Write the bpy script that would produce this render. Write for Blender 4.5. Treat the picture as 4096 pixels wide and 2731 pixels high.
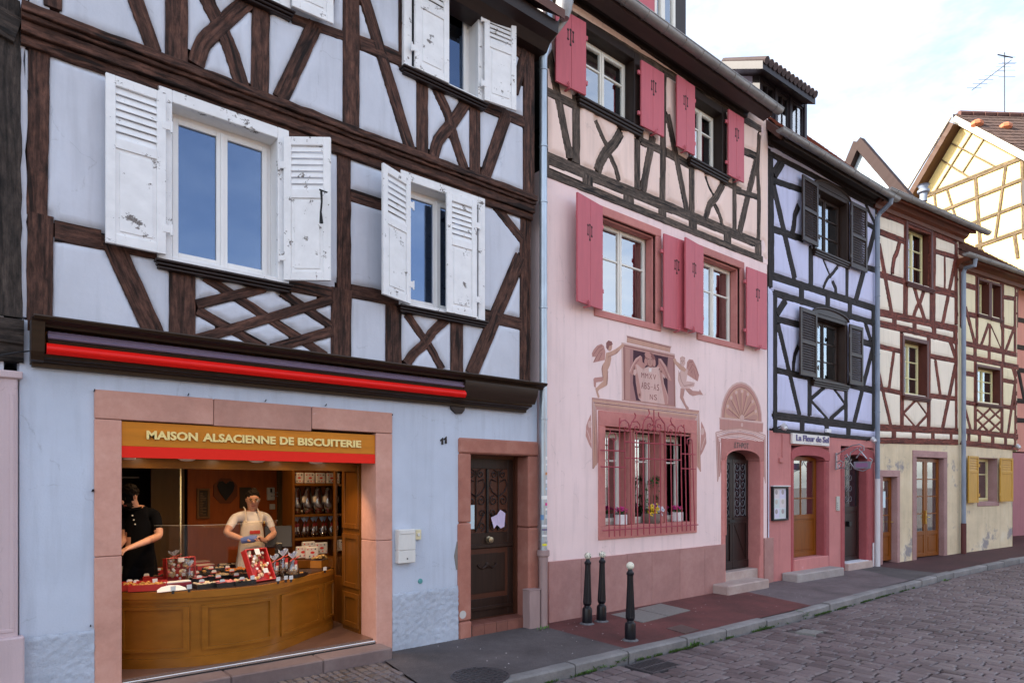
import bpy, bmesh, math, random
import numpy as np
from mathutils import Vector, Matrix
random.seed(7); np.random.seed(7)
SC = bpy.context.scene
for o_ in list(bpy.data.objects): bpy.data.objects.remove(o_)
COL = SC.collection
# ---------------------------------------------------------------- camera
FS, CX, HY = 2624.4, 2048.0, 1941.8          # focal length, centre column, horizon row in photo pixels
TH = math.radians(50.2)                      # angle between view axis and the house row
CAM = Vector((0.0, -6.66, 1.89))
FWD = Vector((math.cos(TH), math.sin(TH), 0)); RGT = Vector((math.sin(TH), -math.cos(TH), 0)); UPV = Vector((0, 0, 1))
cd = bpy.data.cameras.new('camera'); cam = bpy.data.objects.new('camera', cd); COL.objects.link(cam)
cd.sensor_width = 36.0; cd.lens = 36.0 * FS / 4096; cd.shift_y = (HY - 1365.5) / 4096; cd.clip_end = 2000; cd.clip_start = 0.05
cam.location = CAM; cam.rotation_euler = (math.pi / 2, 0, TH - math.pi / 2)
SC.camera = cam
SC.render.resolution_x, SC.render.resolution_y = 1024, 682
SC.render.engine = 'CYCLES'
# ---------------------------------------------------------------- world, sun, exposure
SUN = Vector((-0.74, 0.46, 0.60)).normalized()     # towards the sun: behind the row, from the left
w_ = bpy.data.worlds.new('World'); SC.world = w_; w_.use_nodes = True
nt = w_.node_tree; nt.nodes.clear()
sky = nt.nodes.new('ShaderNodeTexSky'); sky.sky_type = 'NISHITA'; sky.sun_disc = False
sky.sun_elevation = math.asin(SUN.z); sky.sun_rotation = math.atan2(SUN.x, SUN.y)
sky.air_density = 1.0; sky.dust_density = 2.5; sky.ozone_density = 2.0
tc = nt.nodes.new('ShaderNodeTexCoord'); mp = nt.nodes.new('ShaderNodeMapping'); mp.inputs['Scale'].default_value = (1.2, 1.2, 3.0)
cn = nt.nodes.new('ShaderNodeTexNoise'); cn.inputs['Scale'].default_value = 2.2; cn.inputs['Detail'].default_value = 7; cn.inputs['Roughness'].default_value = 0.62
cr = nt.nodes.new('ShaderNodeMapRange'); cr.inputs[1].default_value = 0.42; cr.inputs[2].default_value = 0.85; cr.inputs[3].default_value = 0.16; cr.inputs[4].default_value = 0.80
mx = nt.nodes.new('ShaderNodeMix'); mx.data_type = 'RGBA'; mx.inputs[7].default_value = (6.6, 6.7, 6.8, 1)
bg = nt.nodes.new('ShaderNodeBackground'); bg.inputs['Strength'].default_value = 0.13
wo = nt.nodes.new('ShaderNodeOutputWorld')
L_ = nt.links.new
L_(tc.outputs['Generated'], mp.inputs['Vector']); L_(mp.outputs[0], cn.inputs['Vector']); L_(cn.outputs['Fac'], cr.inputs[0])
L_(cr.outputs[0], mx.inputs[0]); L_(sky.outputs[0], mx.inputs[6]); L_(mx.outputs[2], bg.inputs['Color']); L_(bg.outputs[0], wo.inputs[0])
sd = bpy.data.lights.new('sun', 'SUN'); sd.energy = 4.5; sd.angle = math.radians(0.5); sd.color = (1.0, 0.93, 0.82)
so = bpy.data.objects.new('sun', sd); COL.objects.link(so); so.location = (-20, 10, 25); so.rotation_euler = SUN.to_track_quat('Z', 'Y').to_euler()
vs = SC.view_settings; vs.view_transform = 'Standard'; vs.look = 'None'; vs.gamma = 1.0; vs.exposure = 1.64; vs.use_curve_mapping = False

# ---------------------------------------------------------------- photo frames: pixel in a crop -> photo pixel -> direction
FR = dict(A=(0, 0, 1100/2331), B=(1000, 0, 1200/2352), C=(0, 700, 1100/2331), E=(1000, 700, 1200/2352), S=(300, 1500, 1300/2265),
          SC=(0, 1900, 1400/2352), K=(1400, 1600, 900/1411), PT=(2100, 0, 1100/2331), PM=(2100, 600, 1100/2156), PL=(2100, 1300, 1000/1742),
          PG=(2100, 2000, 1000/2145), LT=(2800, 200, 800/1568), LM=(2900, 900, 700/1220), LG=(2900, 1700, 700/1568), RT=(3400, 400, 696/1213),
          RM=(3400, 1200, 696/992), LS=(0, 1300, 500/548), ST=(1500, 2380, 1000/2352), RD=(2400, 2150, 1696/2352), P1=(480, 1800, 520/1631),
          P2=(900, 1850, 520/1482), CT=(460, 2150, 640/2352), MU=(2340, 1320, 500/2352), GB=(3560, 420, 536/1401), GW=(2340, 1600, 520/1359),
          RG=(3480, 1700, 616/1610), PD=(2840, 1500, 300/523), KD=(1800, 1720, 360/672), AW=(100, 1220, 1100/2352), AX=(1100, 1350, 1150/2352),
          D=(0, 0, 4096/2352), X=(0, 0, 1))
def px(fr, x, y):
    a, b, s = FR[fr]; return (a + x * s, b + y * s)
def ray(p):
    return FWD + RGT * ((p[0] - CX) / FS) + UPV * ((HY - p[1]) / FS)
def on_z(p, z):
    d = ray(p); return CAM + d * ((z - CAM.z) / d.z)
def to_px(P):
    v = Vector(P) - CAM; f = v.dot(FWD); return (CX + FS * v.dot(RGT) / f, HY - FS * v.z / f)
# ---------------------------------------------------------------- objects
def tag(o, label=None, cat=None, group=None, kind=None):
    if label: o['label'] = label
    if cat: o['category'] = cat
    if group: o['group'] = group
    if kind: o['kind'] = kind
    return o
def empty(name, loc=(0, 0, 0), rz=0.0, label=None, cat=None, group=None):
    o = bpy.data.objects.new(name, None); COL.objects.link(o); o.location = loc; o.rotation_euler = (0, 0, rz); o.empty_display_size = 0.2
    return tag(o, label, cat, group)
def mesh(name, v, f, mat, parent=None, uv=None, smooth=False, mats=None, fm=None):
    m = bpy.data.meshes.new(name); m.from_pydata([tuple(q) for q in v], [], f)
    if mats:
        for k in mats: m.materials.append(k)
        if fm is not None: m.polygons.foreach_set('material_index', fm)
    else: m.materials.append(mat)
    if uv is not None:
        l = m.uv_layers.new(name='UVMap'); li = np.zeros(len(m.loops), dtype=np.int32); m.loops.foreach_get('vertex_index', li)
        l.data.foreach_set('uv', np.asarray(uv, dtype=np.float32)[li].ravel())
    if smooth: m.polygons.foreach_set('use_smooth', [True] * len(m.polygons))
    m.update()
    o = bpy.data.objects.new(name, m); COL.objects.link(o); o.parent = parent
    return o
def link(o, name, parent=None, loc=None, rot=None):   # a copy sharing mesh data
    c = bpy.data.objects.new(name, o.data); COL.objects.link(c); c.parent = parent
    c.matrix_basis = o.matrix_basis.copy()
    if loc is not None: c.location = loc
    if rot is not None: c.rotation_euler = rot
    return c
class MB:
    """collects shapes that become one mesh"""
    def __init__(s): s.v = []; s.f = []
    def add(s, v, f):
        n = len(s.v); s.v += [tuple(q) for q in v]; s.f += [tuple(i + n for i in q) for q in f]; return s
    def box(s, x0, x1, y0, y1, z0, z1, c=0.0):
        if x0 > x1: x0, x1 = x1, x0
        if y0 > y1: y0, y1 = y1, y0
        if z0 > z1: z0, z1 = z1, z0
        c = min(c, (x1 - x0) * .3, (y1 - y0) * .3, (z1 - z0) * .3)
        if c <= 0:
            return s.add([(x, y, z) for x in (x0, x1) for y in (y0, y1) for z in (z0, z1)],
                         [(0, 1, 3, 2), (4, 6, 7, 5), (0, 4, 5, 1), (2, 3, 7, 6), (0, 2, 6, 4), (1, 5, 7, 3)])
        V = []; idx = {}
        X, Y, Z = (x0, x1), (y0, y1), (z0, z1)
        for i in (0, 1):
            for j in (0, 1):
                for k in (0, 1):
                    sx, sy, sz = (1 - 2*i), (1 - 2*j), (1 - 2*k)
                    for ax in range(3):
                        d = [c*sx, c*sy, c*sz]; d[ax] = 0
                        idx[(i, j, k, ax)] = len(V); V.append((X[i] + d[0], Y[j] + d[1], Z[k] + d[2]))
        F = []
        for i in (0, 1):
            q = [idx[(i, a, b, 0)] for a, b in ((0, 0), (0, 1), (1, 1), (1, 0))]; F.append(q if i == 0 else q[::-1])
            q = [idx[(a, i, b, 1)] for a, b in ((0, 0), (1, 0), (1, 1), (0, 1))]; F.append(q if i == 0 else q[::-1])
            q = [idx[(a, b, i, 2)] for a, b in ((0, 0), (0, 1), (1, 1), (1, 0))]; F.append(q if i == 0 else q[::-1])
        for a in (0, 1):
            for b in (0, 1):
                F.append([idx[(0, a, b, 1)], idx[(1, a, b, 1)], idx[(1, a, b, 2)], idx[(0, a, b, 2)]])
                F.append([idx[(a, 0, b, 0)], idx[(a, 1, b, 0)], idx[(a, 1, b, 2)], idx[(a, 0, b, 2)]])
                F.append([idx[(a, b, 0, 0)], idx[(a, b, 1, 0)], idx[(a, b, 1, 1)], idx[(a, b, 0, 1)]])
                for k in (0, 1): F.append([idx[(a, b, k, 0)], idx[(a, b, k, 1)], idx[(a, b, k, 2)]])
        return s.add(V, F)
    def prism(s, pts, o0, o1):
        """outline [(u, z)] extruded from offset o0 to o1 (local y = -o)"""
        n = len(pts); ar = sum(pts[i][0] * pts[(i+1) % n][1] - pts[(i+1) % n][0] * pts[i][1] for i in range(n))
        if ar < 0: pts = pts[::-1]
        if o0 > o1: o0, o1 = o1, o0
        v = [(p[0], -o1, p[1]) for p in pts] + [(p[0], -o0, p[1]) for p in pts]
        return s.add(v, [tuple(range(n)), tuple(range(2*n - 1, n - 1, -1))] + [(i, n + i, n + (i+1) % n, (i+1) % n) for i in range(n)])
    def extrude_x(s, prof, x0, x1):
        """profile [(o, z)] run along local x"""
        n = len(prof); v = [(x0, -p[0], p[1]) for p in prof] + [(x1, -p[0], p[1]) for p in prof]
        return s.add(v, [tuple(range(n)), tuple(range(2*n-1, n-1, -1))] + [(i, n+i, n+(i+1) % n, (i+1) % n) for i in range(n)])
    def tube(s, pts, r, seg=8, caps=True, closed=False):
        P = [Vector(p) for p in pts]; n = len(P); R = r if hasattr(r, '__len__') else [r] * n
        up = None; V = []
        for i in range(n):
            a = P[(i-1) % n] if (closed or i > 0) else P[i]; b = P[(i+1) % n] if (closed or i < n-1) else P[i]
            t = (b - a).normalized()
            if up is None: up = t.orthogonal().normalized()
            up = (up - t * up.dot(t)); up = up.normalized() if up.length > 1e-6 else t.orthogonal().normalized()
            q = t.cross(up)
            V += [tuple(P[i] + (up * math.cos(2*math.pi*k/seg) + q * math.sin(2*math.pi*k/seg)) * R[i]) for k in range(seg)]
        F = []
        for i in range(n if closed else n - 1):
            j = (i + 1) % n
            for k in range(seg):
                l = (k + 1) % seg; F.append((i*seg + k, i*seg + l, j*seg + l, j*seg + k))
        if caps and not closed: F += [tuple(range(seg))[::-1], tuple(range((n-1)*seg, n*seg))]
        return s.add(V, F)
    def lathe(s, prof, c=(0, 0, 0), seg=20, M=None):
        """profile [(r, z)] about a vertical axis at c"""
        n = len(prof); V = []
        for r, z in prof:
            for k in range(seg):
                q = Vector((r * math.cos(2*math.pi*k/seg), r * math.sin(2*math.pi*k/seg), z))
                if M is not None: q = M @ q
                V.append((c[0] + q.x, c[1] + q.y, c[2] + q.z))
        F = [(i*seg + k, i*seg + (k+1) % seg, (i+1)*seg + (k+1) % seg, (i+1)*seg + k) for i in range(n-1) for k in range(seg)]
        F += [tuple(range(seg))[::-1], tuple(range((n-1)*seg, n*seg))]
        return s.add(V, F)
    def ball(s, c, r, seg=10, rings=6, sc=(1, 1, 1), jit=0.0):
        V = []; F = []
        for i in range(rings + 1):
            a = math.pi * i / rings
            for k in range(seg):
                b = 2*math.pi*k/seg; rr = r * (1 + random.uniform(-jit, jit))
                V.append((c[0] + rr*math.sin(a)*math.cos(b)*sc[0], c[1] + rr*math.sin(a)*math.sin(b)*sc[1], c[2] + rr*math.cos(a)*sc[2]))
        for i in range(rings):
            for k in range(seg):
                l = (k+1) % seg; F.append((i*seg + k, (i+1)*seg + k, (i+1)*seg + l, i*seg + l))
        return s.add(V, F)
    def build(s, name, mat, parent=None, smooth=False, loc=None, rot=None):
        o = mesh(name, s.v, s.f, mat, parent, smooth=smooth)
        if loc is not None: o.location = loc
        if rot is not None: o.rotation_euler = rot
        return o
def smooth_by_angle(o, deg=35):
    m = o.data; m.polygons.foreach_set('use_smooth', [True] * len(m.polygons))
    try: m.set_sharp_from_angle(angle=math.radians(deg))
    except Exception: pass
    return o
# ---------------------------------------------------------------- materials
MATS = {}
def nodes(name):
    m = bpy.data.materials.new(name); m.use_nodes = True; t = m.node_tree; b = t.nodes['Principled BSDF']; return m, t, b
def N(t, ty, **kw):
    n = t.nodes.new(ty)
    for k, v in kw.items():
        if k in n.inputs.keys(): n.inputs[k].default_value = v
        else: setattr(n, k, v)
    return n
def ramp(t, src, stops):
    r = t.nodes.new('ShaderNodeValToRGB'); e = r.color_ramp.elements
    while len(e) < len(stops): e.new(0.5)
    for i, (p, c) in enumerate(stops): e[i].position = p; e[i].color = (*c, 1) if len(c) == 3 else c
    t.links.new(src, r.inputs[0]); return r
def mixc(t, fac, a, b, mode='MIX'):
    n = t.nodes.new('ShaderNodeMix'); n.data_type = 'RGBA'; n.blend_type = mode
    for sock, val in ((n.inputs[0], fac), (n.inputs[6], a), (n.inputs[7], b)):
        if isinstance(val, (int, float)): sock.default_value = val
        elif isinstance(val, tuple): sock.default_value = (*val, 1) if len(val) == 3 else val
        else: t.links.new(val, sock)
    return n.outputs[2]
def mul(c, k): return tuple(min(1, x * k) for x in c)
def plaster(name, c, rough=0.9, bump=0.25, scale=35.0, var=0.10, c2=None, stain=None, thr=0.6, sscale=1.6):
    if name in MATS: return MATS[name]
    m, t, b = nodes(name); co = N(t, 'ShaderNodeTexCoord')
    n1 = N(t, 'ShaderNodeTexNoise', Scale=1.3, Detail=6.0, Roughness=0.6); n2 = N(t, 'ShaderNodeTexNoise', Scale=scale, Detail=8.0, Roughness=0.65)
    t.links.new(co.outputs['Object'], n1.inputs['Vector']); t.links.new(co.outputs['Object'], n2.inputs['Vector'])
    r = ramp(t, n1.outputs['Fac'], [(0.25, mul(c, 1 - var)), (0.55, c), (0.8, c2 or mul(c, 1 + var * .8))])
    col = mixc(t, 0.10, r.outputs[0], n2.outputs['Fac'], 'SOFT_LIGHT')
    if stain:
        n3 = N(t, 'ShaderNodeTexNoise', Scale=sscale, Detail=9.0, Roughness=0.7); t.links.new(co.outputs['Object'], n3.inputs['Vector'])
        r3 = ramp(t, n3.outputs['Fac'], [(thr, (0, 0, 0)), (thr + .06, (1, 1, 1))]); col = mixc(t, r3.outputs[0], col, stain)
    mv = N(t, 'ShaderNodeMapping'); mv.inputs['Scale'].default_value = (5, 5, .45); t.links.new(co.outputs['Object'], mv.inputs['Vector']); n4 = N(t, 'ShaderNodeTexNoise', Scale=1.6, Detail=5.0, Roughness=0.6); t.links.new(mv.outputs[0], n4.inputs['Vector'])
    col = mixc(t, ramp(t, n4.outputs['Fac'], [(0.50, (0, 0, 0)), (0.74, (0.42,)*3)]).outputs[0], col, mul(c, .66))          # rain streaks
    vo = N(t, 'ShaderNodeTexVoronoi', feature='DISTANCE_TO_EDGE', Scale=0.9); wv = N(t, 'ShaderNodeVectorMath', operation='ADD'); t.links.new(co.outputs['Object'], wv.inputs[0]); sc_ = N(t, 'ShaderNodeVectorMath', operation='SCALE'); sc_.inputs['Scale'].default_value = .5; t.links.new(n1.outputs['Color'], sc_.inputs[0]); t.links.new(sc_.outputs[0], wv.inputs[1]); t.links.new(wv.outputs[0], vo.inputs['Vector'])
    ck = ramp(t, vo.outputs['Distance'], [(0.0, (.28,)*3), (0.005, (0, 0, 0))]); ckm = N(t, 'ShaderNodeMath', operation='MULTIPLY'); t.links.new(ck.outputs[0], ckm.inputs[0]); t.links.new(ramp(t, n4.outputs['Fac'], [(.50, (0, 0, 0)), (.56, (1, 1, 1))]).outputs[0], ckm.inputs[1]); col = mixc(t, ckm.outputs[0], col, mul(c, .35))   # hairline cracks
    t.links.new(col, b.inputs['Base Color']); b.inputs['Roughness'].default_value = rough; b.inputs['Specular IOR Level'].default_value = 0.2
    bp = N(t, 'ShaderNodeBump', Strength=bump, Distance=0.01); t.links.new(n2.outputs['Fac'], bp.inputs['Height']); t.links.new(bp.outputs[0], b.inputs['Normal'])
    MATS[name] = m; return m
def timber(name, c, dark=0.45, rough=0.75, gscale=1.0, bump=0.6, crack=0.5):
    """weathered wood; UV: u along the grain in metres, v across"""
    if name in MATS: return MATS[name]
    m, t, b = nodes(name); uv = N(t, 'ShaderNodeUVMap', uv_map='UVMap')
    mp_ = N(t, 'ShaderNodeMapping'); mp_.inputs['Scale'].default_value = (1.3 * gscale, 22 * gscale, 1); t.links.new(uv.outputs[0], mp_.inputs['Vector'])
    n1 = N(t, 'ShaderNodeTexNoise', Scale=1.0, Detail=8.0, Roughness=0.65, Distortion=0.6); t.links.new(mp_.outputs[0], n1.inputs['Vector'])
    m2 = N(t, 'ShaderNodeMapping'); m2.inputs['Scale'].default_value = (1.0 * gscale, 11 * gscale, 1); t.links.new(uv.outputs[0], m2.inputs['Vector'])
    n2 = N(t, 'ShaderNodeTexNoise', Scale=1.3, Detail=5.0, Roughness=0.5, Distortion=0.3); t.links.new(m2.outputs[0], n2.inputs['Vector'])
    m3 = N(t, 'ShaderNodeMapping'); m3.inputs['Scale'].default_value = (7, 22, 1); t.links.new(uv.outputs[0], m3.inputs['Vector']); n3 = N(t, 'ShaderNodeTexNoise', Scale=1.0, Detail=7.0, Roughness=.7); t.links.new(m3.outputs[0], n3.inputs['Vector']); r3 = ramp(t, n3.outputs['Fac'], [(.34, (.12,)*3), (.5, (.5,)*3), (.66, (.92,)*3)])
    base = ramp(t, n1.outputs['Fac'], [(0.34, mul(c, dark)), (0.5, c), (0.68, mul(c, 1.7))])
    col = mixc(t, ramp(t, n2.outputs['Fac'], [(0.36, (crack,)*3), (0.42, (0, 0, 0))]).outputs[0], base.outputs[0], mul(c, 0.12))
    col = mixc(t, 0.9, col, r3.outputs[0], 'OVERLAY')
    t.links.new(col, b.inputs['Base Color']); b.inputs['Roughness'].default_value = rough; b.inputs['Specular IOR Level'].default_value = 0.25
    ad = N(t, 'ShaderNodeMath', operation='MULTIPLY'); t.links.new(n1.outputs['Fac'], ad.inputs[0])
    t.links.new(ramp(t, n2.outputs['Fac'], [(0.33, (0.05,)*3), (0.44, (1, 1, 1))]).outputs[0], ad.inputs[1])
    bp = N(t, 'ShaderNodeBump', Strength=bump, Distance=0.012); t.links.new(ad.outputs[0], bp.inputs['Height']); t.links.new(bp.outputs[0], b.inputs['Normal'])
    MATS[name] = m; return m
def paint(name, c, rough=0.45, wear=None, wthr=0.66, bump=0.12, stretch=(6, 6, 1.2), var=0.08, wscale=4.0):
    """painted wood / metal with optional chipped paint"""
    if name in MATS: return MATS[name]
    m, t, b = nodes(name); co = N(t, 'ShaderNodeTexCoord'); mp_ = N(t, 'ShaderNodeMapping'); mp_.inputs['Scale'].default_value = stretch; co = N(t, 'ShaderNodeNewGeometry')
    t.links.new(co.outputs['Position'], mp_.inputs['Vector'])
    n1 = N(t, 'ShaderNodeTexNoise', Scale=2.5, Detail=7.0, Roughness=0.6); t.links.new(mp_.outputs[0], n1.inputs['Vector'])
    col = ramp(t, n1.outputs['Fac'], [(0.3, mul(c, 1 - var)), (0.7, mul(c, 1 + var * .6))]).outputs[0]
    if wear:
        n2 = N(t, 'ShaderNodeTexNoise', Scale=wscale, Detail=10.0, Roughness=0.75); t.links.new(mp_.outputs[0], n2.inputs['Vector'])
        col = mixc(t, ramp(t, n2.outputs['Fac'], [(wthr, (0, 0, 0)), (wthr + 0.02, (1, 1, 1))]).outputs[0], col, wear)
    t.links.new(col, b.inputs['Base Color']); b.inputs['Roughness'].default_value = rough; b.inputs['Specular IOR Level'].default_value = 0.3
    if bump:
        bp = N(t, 'ShaderNodeBump', Strength=bump, Distance=0.004); t.links.new(n1.outputs['Fac'], bp.inputs['Height']); t.links.new(bp.outputs[0], b.inputs['Normal'])
    MATS[name] = m; return m
def plain(name, c, rough=0.5, metal=0.0, emit=0.0, spec=0.5):
    if name in MATS: return MATS[name]
    m, t, b = nodes(name); b.inputs['Base Color'].default_value = (*c, 1); b.inputs['Roughness'].default_value = rough; b.inputs['Metallic'].default_value = metal
    b.inputs['Specular IOR Level'].default_value = spec
    if emit: b.inputs['Emission Color'].default_value = (*c, 1); b.inputs['Emission Strength'].default_value = emit
    MATS[name] = m; return m
def stone(name, c, c2=None, rough=0.85, bump=0.4, scale=18.0, var=0.2, light=None):
    if name in MATS: return MATS[name]
    m, t, b = nodes(name); co = N(t, 'ShaderNodeTexCoord'); oi = N(t, 'ShaderNodeObjectInfo')
    n1 = N(t, 'ShaderNodeTexNoise', Scale=2.4, Detail=7.0, Roughness=0.62); n2 = N(t, 'ShaderNodeTexNoise', Scale=scale, Detail=9.0, Roughness=0.7)
    t.links.new(co.outputs['Object'], n1.inputs['Vector']); t.links.new(co.outputs['Object'], n2.inputs['Vector'])
    col = ramp(t, n1.outputs['Fac'], [(0.25, mul(c, 1 - var)), (0.5, c), (0.78, c2 or mul(c, 1 + var))]).outputs[0]
    col = mixc(t, 0.3, col, n2.outputs['Fac'], 'SOFT_LIGHT')
    rv = ramp(t, oi.outputs['Random'], [(0, (0.82,)*3), (1, (1.12,)*3)]); col = mixc(t, 0.8, col, rv.outputs[0], 'MULTIPLY')
    if light:
        n3 = N(t, 'ShaderNodeTexNoise', Scale=3.2, Detail=8.0, Roughness=0.8, Distortion=1.5); t.links.new(co.outputs['Object'], n3.inputs['Vector'])
        col = mixc(t, ramp(t, n3.outputs['Fac'], [(0.62, (0, 0, 0)), (0.74, (0.6,)*3)]).outputs[0], col, light)
    t.links.new(col, b.inputs['Base Color']); b.inputs['Roughness'].default_value = rough
    bp = N(t, 'ShaderNodeBump', Strength=bump, Distance=0.006); t.links.new(n2.outputs['Fac'], bp.inputs['Height']); t.links.new(bp.outputs[0], b.inputs['Normal'])
    MATS[name] = m; return m
def glass(name, refl=0.30, tint=(0.9, 0.93, 0.95), gloss_tint=(1, 1, 1), ior=1.5):
    if name in MATS: return MATS[name]
    m, t, b = nodes(name); t.nodes.remove(b); out = t.nodes['Material Output']
    g = N(t, 'ShaderNodeBsdfGlossy', Roughness=0.0); g.inputs['Color'].default_value = (*gloss_tint, 1)
    tr = N(t, 'ShaderNodeBsdfTransparent'); tr.inputs['Color'].default_value = (*tint, 1)
    fr = N(t, 'ShaderNodeFresnel', IOR=ior); ad = N(t, 'ShaderNodeMath', operation='ADD', use_clamp=True); ad.inputs[1].default_value = refl
    t.links.new(fr.outputs[0], ad.inputs[0]); ms = N(t, 'ShaderNodeMixShader')
    co = N(t, 'ShaderNodeTexCoord'); nz = N(t, 'ShaderNodeTexNoise', Scale=1.6, Detail=1.0); t.links.new(co.outputs['Object'], nz.inputs['Vector'])
    bp = N(t, 'ShaderNodeBump', Strength=0.05, Distance=0.02); t.links.new(nz.outputs['Fac'], bp.inputs['Height']); t.links.new(bp.outputs[0], g.inputs['Normal'])
    t.links.new(ad.outputs[0], ms.inputs[0]); t.links.new(tr.outputs[0], ms.inputs[1]); t.links.new(g.outputs[0], ms.inputs[2]); t.links.new(ms.outputs[0], out.inputs[0])
    MATS[name] = m; return m
GLASS = glass('window_glass'); GLASS_B = glass('sky_tinted_glass', refl=.30, gloss_tint=(.22, .30, .46)); GLASS_D = glass('shop_glass', ior=1.16, refl=0.015, tint=(0.97, 0.97, 0.97))  # GLASS_B: blue of the reflected sky put into the gloss colour
ZINC = paint('zinc', (0.42, 0.47, 0.52), rough=0.38, var=0.2, stretch=(4, 4, 1.0)); MATS['zinc'].node_tree.nodes['Principled BSDF'].inputs['Metallic'].default_value = 0.75
ZINC_D = paint('dull_zinc', (0.30, 0.29, 0.29), rough=0.5, var=0.25, stretch=(1.5, 4, 4)); MATS['dull_zinc'].node_tree.nodes['Principled BSDF'].inputs['Metallic'].default_value = 0.5
DARK = plain('dark_interior', (0.018, 0.016, 0.016), 0.9)
IRON = paint('black_iron', (0.012, 0.012, 0.015), rough=0.3, var=0.3, bump=0.1)
SANDST = stone('pink_sandstone', (0.54, 0.28, 0.215), (0.60, 0.34, 0.27), light=(0.62, 0.45, 0.42))
GREYST = stone('grey_stone', (0.34, 0.30, 0.29), (0.42, 0.38, 0.36))
CURT = plain('curtain_cloth', (0.75, 0.72, 0.75), 0.9)
# ---------------------------------------------------------------- houses
class House:
    def __init__(s, name, O, phi, label, cat='house'):
        s.O = Vector((O[0], O[1], 0)); s.phi = phi; s.e = Vector((math.cos(phi), math.sin(phi), 0)); s.n = Vector((math.sin(phi), -math.cos(phi), 0))
        s.root = empty(name, s.O, phi, label, cat)
    def uv(s, p, o=0.0):
        """photo pixel -> (u, z) on the plane o metres in front of the house front"""
        d = ray(p); t = (o - (CAM - s.O).dot(s.n)) / d.dot(s.n); P = CAM + d * t
        return ((P - s.O).dot(s.e), P.z)
    def f(s, fr, x, y, o=0.0): return s.uv(px(fr, x, y), o)
    def world(s, u, o, z): return s.O + s.e * u + s.n * o + Vector((0, 0, z))
    def px(s, u, o, z): return to_px(s.world(u, o, z))
    def rect(s, quad, o):
        """TL, TR, BL, BR photo pixels -> u0, u1, z0, z1"""
        q = [s.uv(p, o) for p in quad]
        return ((q[0][0] + q[2][0]) / 2, (q[1][0] + q[3][0]) / 2, (q[2][1] + q[3][1]) / 2, (q[0][1] + q[1][1]) / 2)
def strip(name, pts, w, o0, o1, mat, parent, jit=0.0035, chf=0.006, step=0.12, wave=0.004):
    """a beam following the centre line pts [(u, z)] with width w (number or list); front face at o1"""
    W = list(w) if hasattr(w, '__len__') else [w] * len(pts)
    P = []; Q = []; L = []; acc = 0.0
    if len(pts) > 2:                                            # smooth the bent centre line
        n = len(pts); sm = []
        for i in range(n - 1):
            p0, p1, p2, p3 = (Vector(pts[max(i-1, 0)]), Vector(pts[i]), Vector(pts[i+1]), Vector(pts[min(i+2, n-1)]))
            for k in range(5):
                q = k / 5; sm.append((tuple(0.5 * ((2*p1) + (p2-p0)*q + (2*p0-5*p1+4*p2-p3)*q*q + (3*p1-p0-3*p2+p3)*q**3)), W[i]*(1-q) + W[i+1]*q))
        sm.append((tuple(pts[-1]), W[-1])); pts = [a for a, _ in sm]; W = [b for _, b in sm]
    for i in range(len(pts) - 1):
        a, b = Vector(pts[i]), Vector(pts[i+1]); n = max(1, int((b - a).length / step))
        for k in range(n + (1 if i == len(pts) - 2 else 0)):
            q = k / n; P.append(a.lerp(b, q)); Q.append(W[i] * (1-q) + W[i+1] * q)
    n = len(P); V = []; UV = []; r0 = random.uniform(0, 50); r1 = random.uniform(0, 50)
    for i in range(n):
        t = (P[min(i+1, n-1)] - P[max(i-1, 0)]).normalized(); nr = Vector((-t.y, t.x)); h = Q[i] / 2
        if i: acc += (P[i] - P[i-1]).length
        jl, jr = random.uniform(-jit, jit), random.uniform(-jit, jit); fo = o1 + random.uniform(-wave, wave)
        for k, (s_, oo) in enumerate(((-h + jl, o0), (-h + jl, fo - chf), (-h + jl + chf, fo), (h + jr - chf, fo), (h + jr, fo - chf), (h + jr, o0))):
            q = P[i] + nr * s_; V.append((q.x, -oo, q.y)); UV.append((r0 + acc, r1 + s_ + (0 if k in (1, 2, 3, 4) else (-.05 if k == 0 else .05))))
    F = []
    for i in range(n - 1):
        for k in range(5): F.append((i*6 + k, (i+1)*6 + k, (i+1)*6 + k + 1, i*6 + k + 1))
    F += [tuple(range(6))[::-1], tuple(range((n-1)*6, n*6))]
    F = [f[::-1] for f in F]
    return mesh(name, V, F, mat, parent, uv=UV)
def timbers(h, fr, o, mat, lst, depth=0.06, prt=None, store=None, name='timber', scale_w=1.0, **kw):
    """lst: (x0, y0, x1, y1, w) or ([(x, y), ...], w) in frame pixels; w across: horizontal pixels for upright pieces, vertical for flat ones"""
    for it in lst:
        if isinstance(it[0], list): pp, w = it
        else: pp, w = [(it[0], it[1]), (it[2], it[3])], it[4]
        uv = [h.f(fr, x, y, o) for x, y in pp]
        mxp = ((pp[0][0] + pp[-1][0]) / 2, (pp[0][1] + pp[-1][1]) / 2); du, dz = uv[-1][0] - uv[0][0], uv[-1][1] - uv[0][1]; ln = math.hypot(du, dz)
        if abs(dz) > abs(du):
            a, b = h.f(fr, mxp[0] - w/2, mxp[1], o), h.f(fr, mxp[0] + w/2, mxp[1], o); wm = abs(b[0] - a[0]) * abs(dz) / ln + abs(b[1] - a[1]) * abs(du) / ln * 0
        else:
            a, b = h.f(fr, mxp[0], mxp[1] - w/2, o), h.f(fr, mxp[0], mxp[1] + w/2, o); wm = abs(b[1] - a[1]) * abs(du) / ln
        wm *= scale_w
        strip(name, uv, wm, o - depth, o + random.uniform(-0.003, 0.003), mat, prt or h.root, **kw)
        if store is not None: store.append((uv, wm))
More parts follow.
